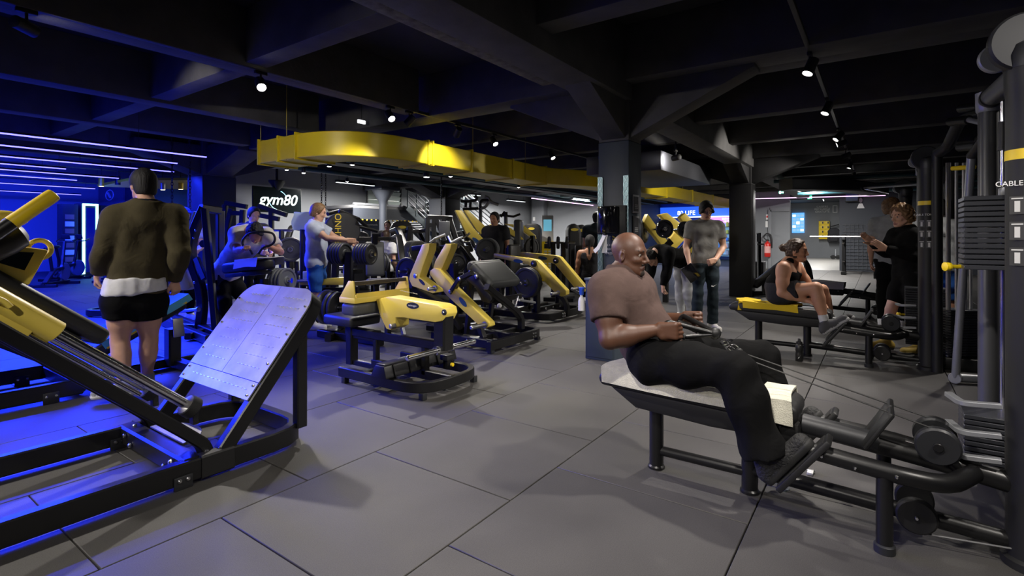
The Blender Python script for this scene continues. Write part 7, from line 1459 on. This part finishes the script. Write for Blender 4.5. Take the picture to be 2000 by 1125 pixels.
# ---- man in the grey t-shirt
D = 7.15; g0 = px(1377, 0, d=D); pos = Vector((g0.x, g0.y, 0)); fc = cv(-.05, -1)
J = stand(pos, fc, 1.77, .0, elL=(-.24, .02, 1.14), wrL=(-.07, .20, .97), elR=(.25, -.02, 1.14), wrR=(.24, .10, .92), head=(0, .05, 1.63))
hc = Vector(J['head']); hf = nz(fc+Vector((0, 0, -.30)))
hp = hair_cap(hc, hf, (0, 0, 1), 1.0, .020, .055, -.04, .8, -.06)
for s_ in (-1, 1): r_ = hf.cross(Vector((0, 0, 1))); hp += [rc(hc+hf*.07+Vector((0, 0, .09)), hc+hf*.065+r_*.075*s_+Vector((0, 0, .0)), .030, .022, 0, .02)]
gp = make_person('man in a grey t-shirt and dark track trousers standing behind the bald man', J, SKL, [G_top(J, C_GREY, .58, .014, .10, disp=folds(.004, (.3, .3, 1), 26, 5)), G_bottom(J, C_SLATE, .97, inf=.010, flare=.012)], dict(c=hc, f=hf),
    g=.92, arm=.92, leg=.96, hands=dict(L=(nz(fc*.2+cv(-.9, 0, -.3)), cv(0, 1), 'grip', -1), R=(cv(.05, -.1, -1), cv(.8, 0), 'curl', 1)), h=.010, hh=.006, shoes=dict(mat=mat('white_shoe', (.62, .60, .56), .6)), hair=dict(prims=hp, mat=HAIRK), loc=pos)
r_ = nz(hf.cross(Vector((0, 0, 1)))); gl = MB()
for s_ in (-1, 1): gl.tube(ringp(hc+hf*.098+r_*.034*s_+Vector((0, 0, -.006)), hf, .014, 12), .002, 6, closed=True)
obj('glasses', gl, BLACKM, gp)
sw = px(1386, 576, d=D-.13); obj('swoosh', MB().prism([(-.03, -.008), (.0, -.016), (.045, .018), (.004, -.004), (-.02, .004)], px(1393, 558, d=D-.118), cv(1, 0), (0, 0, 1), .004), WHITE, gp)
t = solo('tablet', MB().box(J['wrR']+fc*.07+Vector((0, 0, -.13)), (.012, .16, .23), Rax(cv(.2, 1, .1), cv(-.6, 0, .8))), GLASSK, 'dark flat tablet held by the man in the grey t-shirt', 'tablet', bevel=.004)
# ---- bending man with black top and pale jeans
D = 8.0; g0 = px(1337, 0, d=D); pos = Vector((g0.x, g0.y, 0)); fc = cv(-.85, -.35); fn = nz(fc)
P_ = Vector((g0.x, g0.y, 0))
J = stand(pos, fc, 1.75, 1.35, knR=(.10, .0, .48), knL=(-.12, .04, .48)); rr = nz(fn.cross(Vector((0, 0, 1))))
for c, s_ in (('R', 1), ('L', -1)): J['el'+c] = Vector(J['sh'+c])+fn*.03+Vector((0, 0, -.27)); J['wr'+c] = Vector(J['el'+c])+fn*.08+Vector((0, 0, -.22))
hf = nz(fn*.25+Vector((0, 0, -1))+cv(0, -.15)); J['head'] = Vector(J['neck'])+fn*.10+Vector((0, 0, -.10)); hc = J['head']
make_person('man in a black top and pale jeans bending down behind the bald man', J, SKL, [G_top(J, C_BLK, 'long', .020, .03, 'sweater'), G_bottom(J, C_LGREY, .97, inf=.016)], dict(c=hc, f=hf, u=fn, eyes=False), hands=dict(L=(Vector((0, 0, -1)), cv(1, 0), 'curl', -1), R=(Vector((0, 0, -1)), cv(-1, 0), 'curl', 1)), h=.012, hh=.007,
    shoes=dict(mat=WHITE), hair=dict(prims=hair_cap(hc, hf, fn, 1.02, .018, .04, -.03), mat=HAIRK, disp=curls(.006, 90)), loc=pos)
# ---- man in the white shirt leaning over the padded row machine
def hd(u, v, d): return px(u, v, d=d)
J = dict(pelvis=hd(437, 535, 7.35), neck=hd(484, 452, 6.85), head=hd(498, 455, 6.72), shR=hd(461, 456, 6.78), shL=hd(521, 456, 6.98), elR=hd(462, 490, 6.62), elL=hd(548, 492, 6.9), wrR=hd(484, 484, 6.45), wrL=hd(526, 482, 6.62), hipR=hd(428, 545, 7.3), hipL=hd(455, 545, 7.42), knR=hd(440, 588, 7.15), knL=hd(478, 590, 7.25), anR=hd(442, 640, 7.35), anL=hd(470, 640, 7.45), toR=hd(455, 648, 7.2), toL=hd(484, 648, 7.3))
hc = hd(498, 456, 6.70); hf = nz(cv(.15, -.5, -.9)); hu = cv(.3, -.8, .5)
make_person('man with dark wavy hair in a white t-shirt lying forward on a padded row machine', J, SKT, [G_top(J, C_CREAM, .7, .026, .06), G_bottom(J, C_BLK, .97, inf=.02)], dict(c=hc, f=hf, u=hu, eyes=False), hands=dict(L=(cv(-.3, -.9, .2), cv(0, 0, -1), 'grip', -1), R=(cv(.3, -.9, .2), cv(0, 0, -1), 'grip', 1)), h=.012, hh=.007,
    shoes=dict(mat=WHITE), hair=dict(prims=hair_cap(hc, hf, hu, 1.05, .025, .05, -.02, .8, -.09), mat=HAIRK, disp=curls(.010, 80)), loc=(J['pelvis'].x, J['pelvis'].y, 0))
# ---- smaller figures further back
def simple(label, u, d, face, H, sk, top, bottom, hairm, sleeve=.55, shorts=None, cap=None, hs=1.0, over=None, lean=0, look=None, hh=.009, h=.015, hands=None, hairp=None, disp=None, z=0, neck=.018):
    g0 = px(u, 0, d=d); pos = Vector((g0.x, g0.y, z)); J = stand(pos, face, H, lean, **(over or {})); fc = nz(face); hc = Vector(J['head']); hf = nz(look) if look else fc
    gar = [G_tank(J, top) if sleeve == 'tank' else G_top(J, top, sleeve, .029, .10, neck=neck)]+[G_bottom(J, bottom, shorts or .97, bool(shorts), .020)]
    t = make_person(label, J, sk, gar, dict(c=hc, f=hf, s=hs*H/1.75, eyes=d < 9), hands=hands or {c: (nz(Vector(J['wr'+c])-Vector(J['el'+c])), fc.cross(Vector((0, 0, 1)))*(-1 if c == 'R' else 1), 'relax') for c in 'RL'}, h=h, hh=hh, shoes=dict(mat=WHITE), hair=dict(prims=(hairp(hc, hf) if hairp else hair_cap(hc, hf, (0, 0, 1), H/1.75, .016, .05, -.03)), mat=hairm, disp=disp), loc=pos, g=.93, arm=.93, leg=.97)
    if cap:
        k = H/1.75; ax = frame_from(hf.cross(Vector((0, 0, 1))), (0, 0, 1)); f_ = Vector((hf.x, hf.y, 0)).normalized(); r_ = f_.cross(Vector((0, 0, 1)))
        P = [el(hc+Vector((0, 0, .05))*k, (r_, f_, Vector((0, 0, 1))), (.092*k, .112*k, .088*k), 0, .01, cut=[(hc+Vector((0, 0, .035)), (0, 0, -1))]), el(hc+f_*.13*k+Vector((0, 0, .045)), (r_, f_, Vector((0, 0, 1))), (.07, .07, .010), 0, .006)]
        me = np_mesh('cap', [sdf_mesh(P, .007)]); me.transform(ROOTM[t.name]); obj('cap', me, cap, t)
    return t, J
simple('dark haired man in a dark shirt standing behind the padded row machine', 494, 8.3, cv(.75, -.5), 1.74, SKL, C_DK, C_BLK, HAIRK, look=cv(.7, -.5, -.35), over=dict(elR=(.22, .16, 1.16), wrR=(.12, .36, 1.08), elL=(-.22, .14, 1.16), wrL=(-.1, .36, 1.05)))
simple('fair haired man in a pale shirt and blue shorts leaning on an upright rack', 618, 7.3, cv(.95, .1), 1.74, SKL, C_LB, C_BLUE, HAIRL, shorts=.95, look=cv(.9, .25, -.3), over=dict(elR=(.24, .20, 1.28), wrR=(.15, .44, 1.25), elL=(-.24, .22, 1.28), wrL=(-.12, .46, 1.22)))
simple('person with a blue cap behind the olive jacket man', 357, 8.0, cv(.6, -.5), 1.72, SKL, C_LB, C_BLK, HAIRK, cap=cloth('blue_cap', (.03, .06, .30)), look=cv(.8, -.3, -.4), over=dict(elR=(.22, .12, 1.15), wrR=(.1, .34, 1.1), elL=(-.22, .12, 1.15), wrL=(-.1, .34, 1.1)))
simple('dark haired man in a black t-shirt behind the far yellow press arms', 967, 9.6, cv(-.35, -.9), 1.72, SKT, C_DK, C_BLK, HAIRK, look=cv(-.4, -.9, -.2))
SEAT = dict(hipR=(.09, .0, .90), hipL=(-.09, 0, .90), knR=(.13, .42, .88), knL=(-.13, .42, .88), anR=(.13, .42, .48), anL=(-.13, .42, .48), toR=(.14, .58, .44), toL=(-.14, .58, .44))
pony = lambda hc, hf: hair_cap(hc, hf, (0, 0, 1), 1, .016, .05, -.03)+[rc(hc-nz(hf)*.10+Vector((0, 0, .03)), hc-nz(hf)*.13-Vector((0, 0, .22)), .026, .014, 0, .02)]
simple('woman with a long dark ponytail in a black top seated with her back turned', 1152, 9.5, cv(.25, .95), 1.62, SKT, C_DK, C_BLK, HAIRK, sleeve='tank', over=SEAT, hairp=pony, z=-.33)
simple('man in a dark blue t-shirt standing beside the seated woman', 1166, 10.2, cv(.2, .98), 1.76, SKL, C_SLATE, C_BLK, HAIRK)
simple('person in a pale shirt seated among the far machines', 752, 11.2, cv(.3, .95), 1.70, SKL, C_WHITE, C_BLK, HAIRB, over=SEAT, z=-.30)
simple('person with brown hair facing the camera behind the seated pale shirt', 757, 13.2, cv(.1, -1), 1.66, SKL, C_DK, C_BLK, HAIRB)
simple('curly haired man in a grey striped top behind the clapping man', 1742, 7.4, cv(.6, .6), 1.82, SKL, C_HEATH, C_BLK, HAIRL, look=cv(.9, .1, .1), disp=curls(.010, 80), hairp=lambda hc, hf: hair_cap(hc, hf, (0, 0, 1), 1.04, .024, .06, -.03))
simple('person in a grey top and blue striped shorts behind the second tower', 1833, 6.4, cv(.5, .75), 1.74, SKT, C_HEATH, C_BLUE, HAIRK, shorts=.95, cap=cloth('dark_cap', (.03, .03, .035)))
